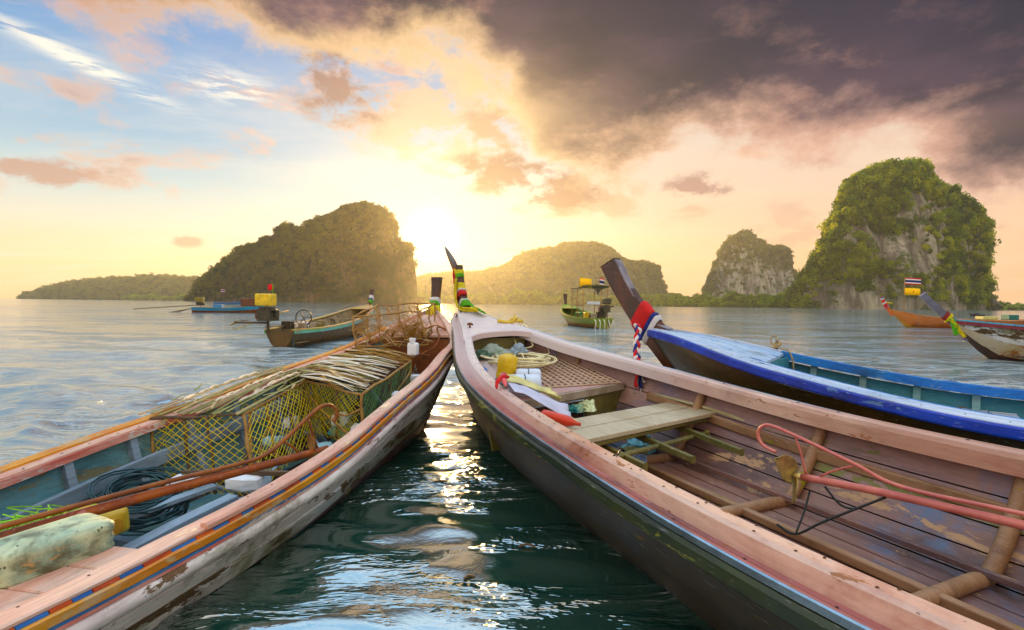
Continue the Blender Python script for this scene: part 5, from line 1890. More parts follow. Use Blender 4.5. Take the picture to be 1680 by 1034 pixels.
# ---- long-tail drive shafts with propeller and skeg
def drive(Bt, name, o, label, shaft, r, mat, guard, gr, braces, prop, blades, group='long-tail drive shafts lying in the boats', extra=(), mat2=None, blade_mat=None):
    th = Thing(Bt, name, o, label, 'drive shaft', group)
    mb = MB()
    mb.tube(crm(shaft, 6), r, 12)
    th.part(mb, 'shaft_tube', mat, smooth=True)
    mb = MB()
    mb.tube(crm(guard, 6), gr, 8)
    th.part(mb, 'guard_pipe', mat2 or mat, smooth=True)
    for b in braces:
        mb = MB()
        mb.tube(crm(b, 4), gr * 0.62, 6)
        th.part(mb, 'brace', mat2 or mat, smooth=True)
    for e, rr in extra:
        mb = MB()
        mb.tube(crm(e, 5), rr, 6)
        th.part(mb, 'skeg_rod', plain('black_iron_rod', S(40, 44, 42), 0.5, 0.5), smooth=True)
    ax = np.array(shaft[0], float) - np.array(shaft[1], float)
    ax /= np.linalg.norm(ax)
    e1 = np.cross(ax, (0, 0, 1.0))
    e1 /= np.linalg.norm(e1)
    e2 = np.cross(e1, ax)
    p = np.array(prop, float)
    mb = MB()
    mb.tube(np.array([p - ax * 0.035, p + ax * 0.0, p + ax * 0.03, p + ax * 0.045]), [r * 0.9, r * 1.1, r * 0.9, r * 0.3], 12)
    hub = th.part(mb, 'propeller_hub', blade_mat or BRONZE, smooth=True)
    for (ang0, L_, wd, tw) in blades:
        G = []
        rd = math.cos(ang0) * e1 + math.sin(ang0) * e2
        tg = -math.sin(ang0) * e1 + math.cos(ang0) * e2
        for i in range(9):
            f = i / 8
            wv = wd * (0.32 + 0.68 * math.sin(PI * min(1, f * 0.92 + 0.10)) ** 0.8) * (1 if f < 0.97 else 0.4)
            tt = tw * (1 - 0.5 * f)
            cd = math.cos(tt) * tg + math.sin(tt) * ax
            row = []
            for k in range(5):
                x = (k / 4 - 0.5)
                row.append(p + rd * (0.012 + L_ * f - abs(x) * 0.02) + cd * x * wv + ax * (0.02 * (1 - 4 * x * x)))
            G.append(row)
        mb = MB()
        mb.grid(np.array(G))
        th.part(mb, 'blade', blade_mat or BRONZE, smooth=True, solid=0.006, sub=1)
    return th


PIPE_P = paint('salmon_pipe_paint', S(206, 124, 112), S(184, 104, 98), S(150, 66, 44), 0.22, S(226, 160, 150), 0.3, sc=8, rough=0.45, stretch=(1, 1, 1), grain=0, bump=0.2)
drive(B, 'drive_shaft', (5.0, 0.35, 0.5), 'pink painted long-tail shaft with a two bladed bronze propeller lying in the pink boat',
      [(4.74, 0.32, 0.505), (5.10, 0.382, 0.535), (5.6, 0.468, 0.555), (6.4, 0.60, 0.585), (7.3, 0.76, 0.62)], 0.019, PIPE_P,
      [(4.60, 0.296, 0.602), (4.545, 0.287, 0.615), (4.510, 0.281, 0.640), (4.497, 0.279, 0.680), (4.515, 0.281, 0.720), (4.565, 0.290, 0.742), (4.69, 0.311, 0.718), (4.98, 0.361, 0.640), (5.18, 0.395, 0.585), (5.6, 0.468, 0.600), (6.4, 0.60, 0.63), (7.2, 0.74, 0.665)], 0.0095,
      [[(4.83, 0.335, 0.535), (4.90, 0.348, 0.585), (4.98, 0.361, 0.628)], [(4.70, 0.313, 0.715), (4.735, 0.319, 0.62), (4.76, 0.323, 0.525)]],
      (4.715, 0.316, 0.50), [(2.55, 0.205, 0.135, 0.15), (-1.75, 0.135, 0.10, 0.7)], mat2=PIPE_P,
      extra=[([(4.86, 0.33, 0.49), (4.93, 0.32, 0.44), (4.96, 0.34, 0.42), (5.0, 0.35, 0.425)], 0.0055),
             ([(4.77, 0.10, 0.30), (4.86, 0.12, 0.285), (4.95, 0.20, 0.37), (5.12, 0.38, 0.52)], 0.0060),
             ([(4.80, 0.30, 0.45), (4.83, 0.22, 0.37), (4.86, 0.12, 0.285)], 0.005)])
drive(A, 'drive_shaft', (4.0, 0.2, 0.52), 'rusty long-tail shaft with an iron propeller lying across the left boat',
      [(3.17, 0.52, 0.500), (3.5, 0.425, 0.512), (4.11, 0.241, 0.532), (4.6, 0.098, 0.535), (5.6, -0.19, 0.53), (6.6, -0.48, 0.53)], 0.0225, RUST,
      [(3.12, 0.534, 0.655), (3.10, 0.540, 0.70), (3.115, 0.536, 0.742), (3.175, 0.518, 0.770), (3.25, 0.496, 0.755), (3.41, 0.449, 0.655), (3.58, 0.400, 0.568), (3.8, 0.335, 0.562), (4.11, 0.25, 0.575), (4.6, 0.108, 0.578), (5.6, -0.18, 0.572), (6.5, -0.44, 0.57)], 0.0115,
      [[(3.24, 0.50, 0.515), (3.27, 0.49, 0.60), (3.30, 0.481, 0.70)], [(3.36, 0.462, 0.52), (3.42, 0.446, 0.58), (3.47, 0.432, 0.615)]],
      (3.275, 0.49, 0.50), [(1.9, 0.12, 0.095, 0.3), (1.9 + PI, 0.10, 0.08, 0.5)], mat2=RUST2, blade_mat=plain('brown_iron_blade', S(150, 106, 56), 0.5, 0.4, var=0.35, sc=16))

# ---- jugs
DIRTY = paint('grimy_pale_green_plastic', S(196, 204, 172), S(140, 164, 146), S(184, 150, 100), 0.30, S(70, 60, 16), 0.75, sc=9, rough=0.5, stretch=(1, 1, 1), grain=0, worn_sc=9, fleck=S(50, 46, 20), fleck_amt=0.5)
j = jerry(A, 'jerrycan', (4.60, 0.33, 0.475), (0.34, 0.20, 0.115), DIRTY, 'big grimy pale green jerrycan lying in the lower left corner', 'jerrycan', rot=(0, 0, R(-12)), neck=False, grooves=2)
YEL = plain('yellow_plastic', S(226, 186, 24), 0.4, var=0.2, sc=7)
jerry(A, 'jug', (4.10, -0.18, 0.37), (0.14, 0.12, 0.27), paint('scuffed_yellow_jug', S(214, 180, 36), S(196, 160, 40), S(150, 140, 110), 0.5, sc=8, rough=0.5, stretch=(1, 1, 1), grain=0),
      'scuffed yellow jug lying on its side under the rusty shaft', 'jug', rot=(R(-84), 0, R(-10)), capmat=plain('ochre_cap', S(196, 140, 40)))
# heap of green net behind the jerrycan
mb = MB()
for i in range(70):
    c = np.array([4.40 + rs.normal(0, 0.05), 0.02 + rs.normal(0, 0.06), 0.475])
    P = [c + (rs.normal(0, 0.05), rs.normal(0, 0.05), rs.uniform(0.0, 0.06)) for _ in range(4)]
    mb.tube(crm(P, 4), 0.003, 3, caps=False)
single(A, mb, 'net_heap', (4.4, 0.0, 0.475), plain('lime_net', S(130, 190, 30), 0.7, var=0.3), 'small heap of lime green netting beside the grimy jerrycan', 'net', kind=None)


def coil(c, r0, turns, wr, th_, zh, squash=(1, 1), seed=0, pts=16, tilt=(0, 0), hang=0.0):
    r = np.random.RandomState(seed)
    P = []
    n = int(turns * pts)
    px_ = r.uniform(0, 9, 4)
    for i in range(n):
        a = 2 * PI * i / pts
        tI = i / n
        rad = r0 * (1 + 0.22 * math.sin(tI * 19 + px_[0]) + 0.12 * math.sin(a * 0.5 + px_[1]))
        x = rad * math.cos(a + 0.2 * math.sin(tI * 7)) * squash[0] + 0.18 * r0 * math.sin(tI * 13 + px_[2])
        y = rad * math.sin(a + 0.2 * math.sin(tI * 7)) * squash[1] + 0.18 * r0 * math.cos(tI * 11 + px_[3])
        z = zh * (0.5 + 0.5 * math.sin(tI * 23 + a * 0.31)) + x * tilt[0] + y * tilt[1]
        P.append(np.array(c) + (x, y, z))
    mb = MB()
    mb.tube(np.array(P), wr, 5)
    return mb


single(A, coil((3.62, -0.36, 0.22), 0.16, 22, 0.0055, 0, 0.12, (1.25, 0.8), 3, tilt=(0, -0.5)), 'rope_coil', (3.6, -0.36, 0.2), ROPE_D, 'tangled coil of dark teal rope slung over the stringer of the left boat', 'rope', smooth=True)
# odd boards and foam in the bilge of A
for i, (a_, b2, sz, mt, lb) in enumerate((
        ((4.16, 0.10, 0.26), (3.60, 0.22, 0.33), (0.075, 0.03), TEAL_RIB, 'pale grey board lying askew under the rusty shaft'),
        ((3.62, 0.52, 0.25), (3.44, 0.12, 0.24), (0.06, 0.035), TEAL_RIB, 'short curved grey board by the near side in the left boat'),
        ((3.98, -0.40, 0.20), (3.36, -0.12, 0.28), (0.07, 0.025), TEAL_RIB, 'long grey board beneath the coil of dark rope'),
        ((3.40, -0.30, 0.36), (3.30, 0.46, 0.38), (0.028, 0.028), STICK_D, 'bare stick laid crosswise in front of the near cage'),
        ((2.9, 0.50, 0.26), (2.3, 0.05, 0.36), (0.022, 0.022), STICK, 'thin stick slanting behind the iron propeller'))):
    o = (np.array(a_) + np.array(b2)) / 2
    P = [np.array(a_) - o, np.array([0, 0, 0.006]), np.array(b2) - o]
    G = crm(P, 3)
    ob = beam(None, 'board' if i < 3 else 'stick', list(G), sz, mt, bevel=0.003)
    ob.location = A.world(o)
    ob.rotation_euler = (0, 0, A.yaw)
    tag(ob, lb, 'board' if i < 3 else 'stick')


def chunk(Bt, c, size, lb, seed, mat=None, name='foam_block', cat='foam', rz=0.3):
    r = np.random.RandomState(seed)
    mb = MB()
    n = 10
    rows = []
    for z, f in ((0, 0.9), (0.15, 1.0), (0.6, 0.96), (0.9, 0.88), (1.0, 0.7)):
        row = []
        for j in range(n):
            a = 2 * PI * j / n
            k = f * (1 + 0.12 * math.sin(j * 2.3 + seed) + r.normal(0, 0.03))
            e = 0.5
            row.append((math.copysign(abs(math.cos(a)) ** e, math.cos(a)) * size[0] / 2 * k, math.copysign(abs(math.sin(a)) ** e, math.sin(a)) * size[1] / 2 * k, size[2] * (z + r.normal(0, 0.03))))
        rows.append(row)
    mb.grid(np.array(rows), wrap=True)
    mb.f += [tuple(range(n))[::-1], tuple(4 * n + j for j in range(n))]
    mb.m += [0, 0]
    ob = mb.build(name, mat or FOAM, None, label=lb, cat=cat)
    ob.location = Bt.world(c)
    ob.rotation_euler = (r.normal(0, 0.12), r.normal(0, 0.12), Bt.yaw + rz)
    return ob


LIGHTB = plain('pale_blue_plastic', S(150, 190, 206), 0.4, var=0.2)
TEALP = plain('teal_plastic_bag', S(60, 150, 150), 0.4, var=0.3, trans=0.3)
chunk(A, (3.34, 0.10, 0.30), (0.16, 0.22, 0.07), 'large white foam slab under the front post of the near cage', 1)
chunk(A, (3.42, -0.28, 0.30), (0.12, 0.15, 0.05), 'white foam slab behind the rusty shaft near the dark rope', 2)
chunk(A, (3.50, 0.33, 0.26), (0.10, 0.05, 0.05), 'narrow pale blue sandal shaped float below the crosswise stick', 3, LIGHTB, 'float', 'float')
chunk(A, (3.42, 0.42, 0.24), (0.12, 0.12, 0.07), 'crumpled grey green shell heap by the near side of the left boat', 4, OLIVE_IN, 'debris', 'debris')
chunk(A, (2.35, 0.12, 0.44), (0.12, 0.12, 0.09), 'white foam lump just beyond the iron guard pipe', 5)
chunk(A, (2.52, 0.36, 0.44), (0.12, 0.09, 0.05), 'white foam wedge right of the iron propeller', 6)
chunk(A, (1.95, 0.42, 0.55), (0.14, 0.12, 0.09), 'white foam block against the near side under the leaf mat', 7)
chunk(A, (1.35, 0.34, 0.62), (0.10, 0.10, 0.09), 'pale foam cube standing below the right edge of the leaf mat', 8)
chunk(A, (2.72, 0.20, 0.32), (0.22, 0.14, 0.06), 'pale blue plastic crate lid beneath the propeller', 9, LIGHTB, 'tray', 'tray')
chunk(A, (2.55, -0.30, 0.30), (0.26, 0.16, 0.07), 'pale blue bundle lying inside the near cage', 10, LIGHTB, 'bundle', 'bundle')
chunk(A, (2.2, -0.42, 0.36), (0.18, 0.12, 0.07), 'white sack lying at the back of the near cage', 11, PLAST_W, 'sack', 'sack')
chunk(A, (2.25, 0.10, 0.32), (0.22, 0.26, 0.08), 'teal plastic bag spread under the middle cage', 12, TEALP, 'plastic_bag', 'bag')
for i, (x, y, z, a_) in enumerate(((2.95, 0.0, 0.26, 0.3), (2.75, -0.2, 0.28, 1.2), (2.6, 0.3, 0.3, 2.0), (2.4, -0.1, 0.33, 0.8), (2.15, 0.3, 0.4, 2.5), (1.9, 0.0, 0.42, 0.2))):
    mb = MB()
    l_ = 0.24
    mb.tube(np.array([(x - l_ * math.cos(a_), y - l_ * math.sin(a_), z), (x, y, z + 0.02), (x + l_ * math.cos(a_), y + l_ * math.sin(a_), z + 0.01)]), 0.010, 6)
    single(A, mb, 'stick', (x, y, z), (TEAL_RIB, STICK, LIGHTB)[i % 3],
           ('pale stick in the bilge beside the front post of the near cage', 'yellowish stick inside the near cage', 'blue rod lying under the iron propeller', 'pale stick behind the yellow net',
            'bleached stick under the front edge of the leaf mat', 'blue rod deep under the leaf mat')[i], 'stick', smooth=True)
# rope at the bow of A
mb = MB()
mb.tube(crm([a_loc(p) for p in ((-0.98, 5.75, 1.10), (-0.86, 5.78, 1.15), (-0.76, 5.82, 1.11), (-0.70, 5.86, 1.07), (-0.78, 5.86, 1.12), (-0.84, 5.8, 1.12), (-0.80, 5.7, 1.02), (-0.84, 5.6, 0.92), (-0.95, 5.5, 0.86), (-0.86, 5.4, 0.85), (-0.98, 5.35, 0.88), (-1.05, 5.5, 0.9))], 5), 0.009, 6)
single(A, mb, 'mooring_rope', a_loc((-0.86, 5.78, 1.0)), RUST2, 'brown mooring rope knotted on the right rail at the bow of the left boat', 'rope', smooth=True)
FROND_O2 = plain('brown_leaf_litter', S(150, 112, 54), 0.8, var=0.3, trans=0.2)

# ---- things in the pink boat
mb = coil((1.85, 0.02, zf(1.85) + 0.03), 0.30, 12, 0.0085, 0, 0.07, (1.2, 0.85), 8)
single(B, mb, 'rope_coil', (1.85, 0.02, zf(1.85)), ROPE_C, 'loose coils of cream rope on the well floor of the pink boat', 'rope', smooth=True)
hz_ = float(B.h(1.0)) + 0.03
mb = MB()
mb.tube(crm([(0.98, 0.30, hz_ + 0.01), (1.05, 0.36, hz_ + 0.03), (1.13, 0.40, hz_ + 0.012), (1.05, 0.30, hz_ + 0.04), (1.0, 0.38, hz_ + 0.03), (1.10, 0.33, hz_ + 0.05), (1.06, 0.28, hz_ + 0.0), (0.98, 0.15, hz_ + 0.02)], 6), 0.020, 6)
mb.tube(np.array([(1.05, 0.34, hz_), (1.05, 0.34, hz_ + 0.10)]), [0.02, 0.008], 6)
single(B, mb, 'rope_knot', (1.05, 0.34, hz_), plain('old_yellow_rope', S(206, 176, 74), 0.85, var=0.25, sc=30), 'yellowed rope knot round a peg on the far rail near the bow', 'rope', smooth=True)
for k, (pts, lb) in enumerate((([(1.08, 0.34, hz_ + 0.02), (1.22, 0.25, 1.05), (1.5, 0.18, 0.92), (1.75, 0.12, 0.86), (1.9, 0.05, 0.85)], 'cream rope end falling from the knot into the coils, left one'),
                               ([(1.10, 0.38, hz_ + 0.02), (1.35, 0.38, 1.02), (1.52, 0.34, 0.94), (1.42, 0.22, 0.9), (1.6, 0.1, 0.87), (1.8, 0.0, 0.86)], 'cream rope looping over the cockpit edge, middle one'),
                               ([(1.14, 0.40, hz_), (1.5, 0.48, 0.98), (1.72, 0.44, 0.88), (1.68, 0.35, 0.86), (1.95, 0.25, 0.83)], 'thin cream rope hanging inside the far side of the well'))):
    mb = MB()
    mb.tube(crm(pts, 6), 0.0075 if k < 2 else 0.005, 6)
    single(B, mb, 'rope', pts[0], ROPE_C, lb, 'rope', smooth=True)
jerry(B, 'float', (2.38, -0.36, zf(2.38) + 0.03), (0.13, 0.14, 0.225), YEL, 'yellow plastic float standing against the near rail of the pink boat', 'float', rot=(0, R(12), R(20)), neck=False, grooves=1)
def drum(c, ln, r_, label, rot, mat=PLAST_W, band=True):
    th = Thing(B, 'float', c, label, 'float', 'white cylindrical floats in the pink boat')
    th.root.rotation_euler = (0, 0, B.yaw + rot)
    P = np.array([(-ln / 2, 0, r_), (-ln / 2 + 0.008, 0, r_), (-ln / 2 + 0.02, 0, r_), (-0.012, 0, r_), (0, 0, r_), (0.012, 0, r_), (ln / 2 - 0.02, 0, r_), (ln / 2 - 0.008, 0, r_), (ln / 2, 0, r_)])
    mb = MB()
    mb.tube(P, [r_ * 0.7, r_ * 0.9, r_, r_, r_ * 0.93, r_, r_, r_ * 0.9, r_ * 0.7], 18)
    mb.build('drum', mat, th.root, smooth=True)
    mb = MB()
    a = np.linspace(0, 2 * PI, 22)
    mb.tube(np.stack([0 * a, np.cos(a) * (r_ * 0.97), r_ + np.sin(a) * (r_ * 0.97)], 1), 0.004, 5)
    mb.build('binding_cord', ROPE_D, th.root, smooth=True)
    return th


FLW = plain('bluish_white_foam', S(206, 216, 236), 0.5, var=0.05)
drum((2.86, -0.40, zf(2.86) + 0.025), 0.26, 0.082, 'nearer bluish white float tied with dark cord behind the near rail', R(72), FLW)
drum((2.52, -0.20, zf(2.52) + 0.025), 0.22, 0.062, 'smaller bluish white float lying behind the nearer one', R(70), FLW)
# plastic bags and litter at the front of the well
CRUMP = plain('clear_plastic_film', S(190, 204, 196), 0.25, var=0.15, trans=0.5)


def crumple(Bt, c, size, mat, label, name='plastic_bag', cat='bag', seed=0):
    r = np.random.RandomState(seed)
    th = np.linspace(0.02, PI * 0.55, 11)
    ph = np.arange(20) / 20 * 2 * PI
    G = []
    for t in th[::-1]:
        row = []
        for p in ph:
            d = np.array([math.sin(t) * math.cos(p), math.sin(t) * math.sin(p), math.cos(t)])
            k = 1 + 0.32 * vnoise(np.array([d * 3.1 + seed * 7]))[0] + 0.16 * vnoise(np.array([d * 7.5 + seed * 3]))[0]
            row.append((d[0] * size[0] * k, d[1] * size[1] * k, max(0.0, d[2]) * size[2] * k))
        G.append(row)
    mb = MB()
    mb.grid(np.array(G), wrap=True)
    ob = mb.build(name, mat, None, label=label, cat=cat, smooth=False)
    ob.location = Bt.world(c)
    ob.rotation_euler = (0, 0, Bt.yaw + r.uniform(0, 3))
    return ob


crumple(B, (1.52, -0.10, zf(1.5) + 0.02), (0.16, 0.11, 0.09), CRUMP, 'crumpled clear plastic film at the front of the well', seed=1)
crumple(B, (1.62, -0.30, zf(1.6) + 0.02), (0.10, 0.10, 0.07), plain('dark_net_bag', S(70, 96, 70), 0.5, var=0.3, trans=0.3), 'dark green net bag in the front left corner of the well', seed=2)
crumple(B, (1.78, -0.10, zf(1.8) + 0.02), (0.06, 0.10, 0.07), plain('orange_rag', S(214, 138, 40), 0.7, trans=0.2), 'small orange rag among the plastic film', 'rag', 'rag', seed=3)
crumple(B, (1.55, 0.16, zf(1.55) + 0.02), (0.12, 0.09, 0.10), plain('grey_blue_film', S(160, 176, 190), 0.3, trans=0.3), 'grey blue plastic sheet bunched beside the rope ends', seed=4)
crumple(B, (2.10, -0.46, zf(2.1) + 0.02), (0.04, 0.04, 0.05), plain('bright_blue_plastic', S(40, 130, 220), 0.4), 'tiny bright blue ball by the near side of the well', 'ball', 'ball', seed=5)
crumple(B, (2.56, -0.50, zf(2.56) + 0.02), (0.08, 0.07, 0.06), plain('dark_teal_rag', S(50, 110, 104), 0.6), 'dark teal rag between the yellow float and the rail', 'rag', 'rag', seed=6)
crumple(B, (3.20, 0.50, 0.23), (0.15, 0.13, 0.11), plain('light_blue_bag', S(126, 190, 206), 0.35, var=0.25, trans=0.25), 'bulging light blue plastic bag on the floor aft of the bench', seed=7)
crumple(B, (2.82, 0.22, 0.50), (0.075, 0.075, 0.085), plain('pale_green_bowl', S(206, 214, 168), 0.4), 'pale green upturned tub showing behind the bench', 'tub', 'tub', seed=0)
crumple(B, (2.82, 0.06, 0.50), (0.07, 0.06, 0.05), TEALP, 'teal rag beside the pale green tub', 'rag', 'rag', seed=9)
crumple(B, (2.80, 0.14, 0.49), (0.07, 0.05, 0.07), plain('mint_cloth', S(150, 190, 160), 0.7), 'mint cloth between the teal rag and the green tub', 'cloth', 'cloth', seed=10)
crumple(B, (3.25, 0.38, 0.24), (0.10, 0.05, 0.03), plain('brown_scrap', S(120, 110, 60), 0.7), 'olive scrap of cloth under the bench by the blue bag', 'rag', 'rag', seed=12)
th = Thing(B, 'cup', (3.50, 0.20, 0.235), 'small bluish cup lying on the floor near the curved rib', 'cup')
mb = MB()
mb.lathe([(0.030, 0), (0.040, 0.085), (0.042, 0.09), (0.036, 0.088), (0.027, 0.01), (0, 0.008)], 16, M=Matrix.Rotation(R(80), 3, 'Y'))
mb.v = [(a, b, c + 0.035) for a, b, c in mb.v]
mb.build('cup_body', plain('blue_white_cup', S(150, 176, 220), 0.4), th.root, smooth=True)
# cloth hanging from the rail to the bench and red bundles on the rail
for c4, mat, lb in ((((3.30, -0.76, 0.855), (3.52, -0.79, 0.835), (3.72, -0.46, 0.650), (3.46, -0.36, 0.690)), plain('grey_white_cloth', S(206, 204, 226), 0.8, var=0.08, trans=0.15), 'grey white cloth draped from the near rail onto the bench'),
                    (((2.98, -0.68, 0.872), (3.28, -0.74, 0.86), (3.36, -0.34, 0.735), (3.10, -0.30, 0.745)), plain('cream_cloth', S(226, 214, 150), 0.8, trans=0.2), 'cream yellow cloth between the white floats and the grey cloth')):
    c4 = np.array(c4)
    G = []
    for i in range(15):
        v = i / 14
        row = []
        for k in range(15):
            u = k / 14
            p = (c4[0] * (1 - u) + c4[1] * u) * (1 - v) + (c4[3] * (1 - u) + c4[2] * u) * v
            p = p + np.array([0, 0, 0.022 * math.sin(u * 11 + v * 2) * v + 0.03 * math.sin(PI * v) * (1 - v) - 0.01 * v + 0.012 * vnoise(np.array([[u * 6, v * 6, 1.5]]))[0]])
            p[0] += 0.03 * math.sin(v * 5) * (u - 0.5)
            row.append(p)
        G.append(row)
    mb = MB()
    mb.grid(np.array(G))
    single(B, mb, 'cloth', c4[0], mat, lb, 'cloth', smooth=True, solid=0.003)
th = Thing(B, 'rag', (3.28, -0.72, 0.84), 'twisted red and pink rag lying over the near rail', 'rag')
mb = MB()
mb.tube(crm([(3.05, -0.64, 0.86), (3.13, -0.70, 0.885), (3.22, -0.75, 0.88), (3.32, -0.78, 0.87), (3.40, -0.80, 0.845)], 5), [0.009, 0.011, 0.014, 0.017, 0.019, 0.02, 0.016, 0.013, 0.017, 0.021, 0.022, 0.019, 0.015, 0.013, 0.017, 0.019, 0.019, 0.015, 0.012, 0.010, 0.007][:21], 9)
th.part(mb, 'twist', plain('pink_red_cloth', S(214, 96, 100), 0.8, var=0.3, trans=0.1), smooth=True)
mb = MB()
mb.tube(crm([(3.26, -0.72, 0.885), (3.30, -0.79, 0.895), (3.34, -0.84, 0.86), (3.38, -0.86, 0.83)], 4), [0.010, 0.014, 0.016, 0.012, 0.009, 0.012, 0.016, 0.018, 0.014, 0.010, 0.012, 0.008, 0.006][:13], 8)
th.part(mb, 'knot', SASH_R, smooth=True)
th = Thing(B, 'bottle', (3.62, -0.62, 0.66), 'red bottle lying between the near rail and the bench', 'bottle')
mb = MB()
P = np.array([(3.66, -0.66, 0.70), (3.67, -0.655, 0.698), (3.71, -0.62, 0.69), (3.79, -0.55, 0.672), (3.81, -0.53, 0.668), (3.83, -0.51, 0.662), (3.85, -0.49, 0.657)])
mb.tube(P, [0.024, 0.032, 0.034, 0.034, 0.026, 0.012, 0.011], 14)
th.part(mb, 'bottle_body', plain('red_plastic', S(206, 60, 30), 0.35, var=0.1), smooth=True)
th = Thing(B, 'bottle', (3.12, -0.55, 0.74), 'pale lilac bottle beside the twisted red rag', 'bottle')
mb = MB()
mb.tube(np.array([(2.98, -0.60, 0.80), (3.0, -0.595, 0.80), (3.08, -0.575, 0.795), (3.20, -0.55, 0.785), (3.22, -0.545, 0.783)]), [0.03, 0.04, 0.042, 0.042, 0.03], 14)
th.part(mb, 'bottle_body', plain('lilac_plastic', S(190, 196, 230), 0.4, var=0.06), smooth=True)
# long pale pole
mb = MB()
mb.tube(crm([(3.0, 0.80, 0.625), (3.6, 0.86, 0.60), (4.2, 0.90, 0.53), (4.65, 0.90, 0.485), (5.4, 0.85, 0.475), (6.3, 0.78, 0.47)], 5), 0.013, 8)
single(B, mb, 'pole', (4.6, 0.88, 0.5), paint('pale_bamboo', S(206, 196, 160), S(186, 172, 130), sc=8, rough=0.6), 'long pale bamboo pole lying along the far side of the pink boat', 'pole', smooth=True)
mb = MB()
for p, q, lft in (((3.02, -0.50, 0.73), (3.66, -0.40, 0.63), 0.02), ((2.95, -0.46, 0.75), (3.05, -0.35, 0.66), 0.01)):
    p, q = np.array(p), np.array(q)
    mb.tube(crm([p, (p + q) / 2 + (0, 0, lft), q], 5), 0.006, 6)
single(B, mb, 'cord', (3.02, -0.50, 0.73), ROPE_C, 'taut pale cord running from the white floats to the bench', 'cord', smooth=True)
# small hook on the near rail
mb = MB()
mb.tube(crm([(4.76, -0.90, 0.76), (4.77, -0.88, 0.766), (4.75, -0.86, 0.768), (4.72, -0.83, 0.764)], 4), 0.004, 6)
mb.build('hook', plain('dark_hook', (0.05, 0.04, 0.03, 1), 0.5, 0.5), B.root, smooth=True)
# rope knot on the far rail of boat C
k0 = np.array([1.12, float(Cb.w(1.12)) - 0.05, float(Cb.h(1.12)) + 0.02])
mb = MB()
loop = [k0 + (0.0, 0.0, 0.0), k0 + (0.03, -0.01, 0.05), k0 + (0.02, 0.04, 0.10), k0 + (-0.03, 0.07, 0.10), k0 + (-0.04, 0.04, 0.06), k0 + (0.0, 0.0, 0.02), k0 + (0.05, -0.03, 0.03), k0 + (0.09, -0.06, 0.0), k0 + (0.13, -0.10, -0.01), k0 + (0.18, -0.14, -0.02), k0 + (0.22, -0.17, -0.10), k0 + (0.23, -0.18, -0.20)]
mb.tube(crm(loop, 5), 0.008, 6)
nearer(single(Cb, mb, 'rope', k0, plain('grey_brown_rope', S(150, 130, 96), 0.85, var=0.3, sc=30), 'looped rope end tied on the far rail of the blue railed boat', 'rope', smooth=True))
mb = coil(tuple(k0 + np.array([0.03, 0.0, 0.0])), 0.026, 5, 0.009, 0, 0.05, (1, 1), 5, pts=10)
nearer(single(Cb, mb, 'rope_knot', k0, plain('tan_rope_knot', S(170, 140, 92), 0.85, var=0.3, sc=30), 'tan rope knot wound round a peg on the blue rail', 'rope', smooth=True))
mb = MB()
mb.tube(np.array([k0 + (0.03, 0, -0.04), k0 + (0.03, 0, 0.07)]), 0.014, 8)
mb.build('peg', STICK_D, Cb.root, smooth=True)
# floating debris between the boats
for i, (x, y, l_, a_) in enumerate(((-0.55, 4.0, 0.10, 0.2), (0.1, 2.95, 0.08, 0.1), (-0.2, 2.6, 0.05, 0.4))):
    mb = MB()
    mb.tube(crm([(-l_ / 2, 0, 0.008), (0, 0.01, 0.012), (l_ / 2, 0, 0.006)], 3), 0.006, 5)
    ob = mb.build('twig', STICK_D, None, label=('short twig floating nearest the bows between the boats', 'twig floating in the middle of the bright water', 'tiny twig floating nearest the viewer')[i], cat='twig', smooth=True)
    ob.location = (x * 0.857, y * 0.857, WATER_Z)
    ob.rotation_euler = (0, 0, a_)
before_far = set(bpy.data.objects)
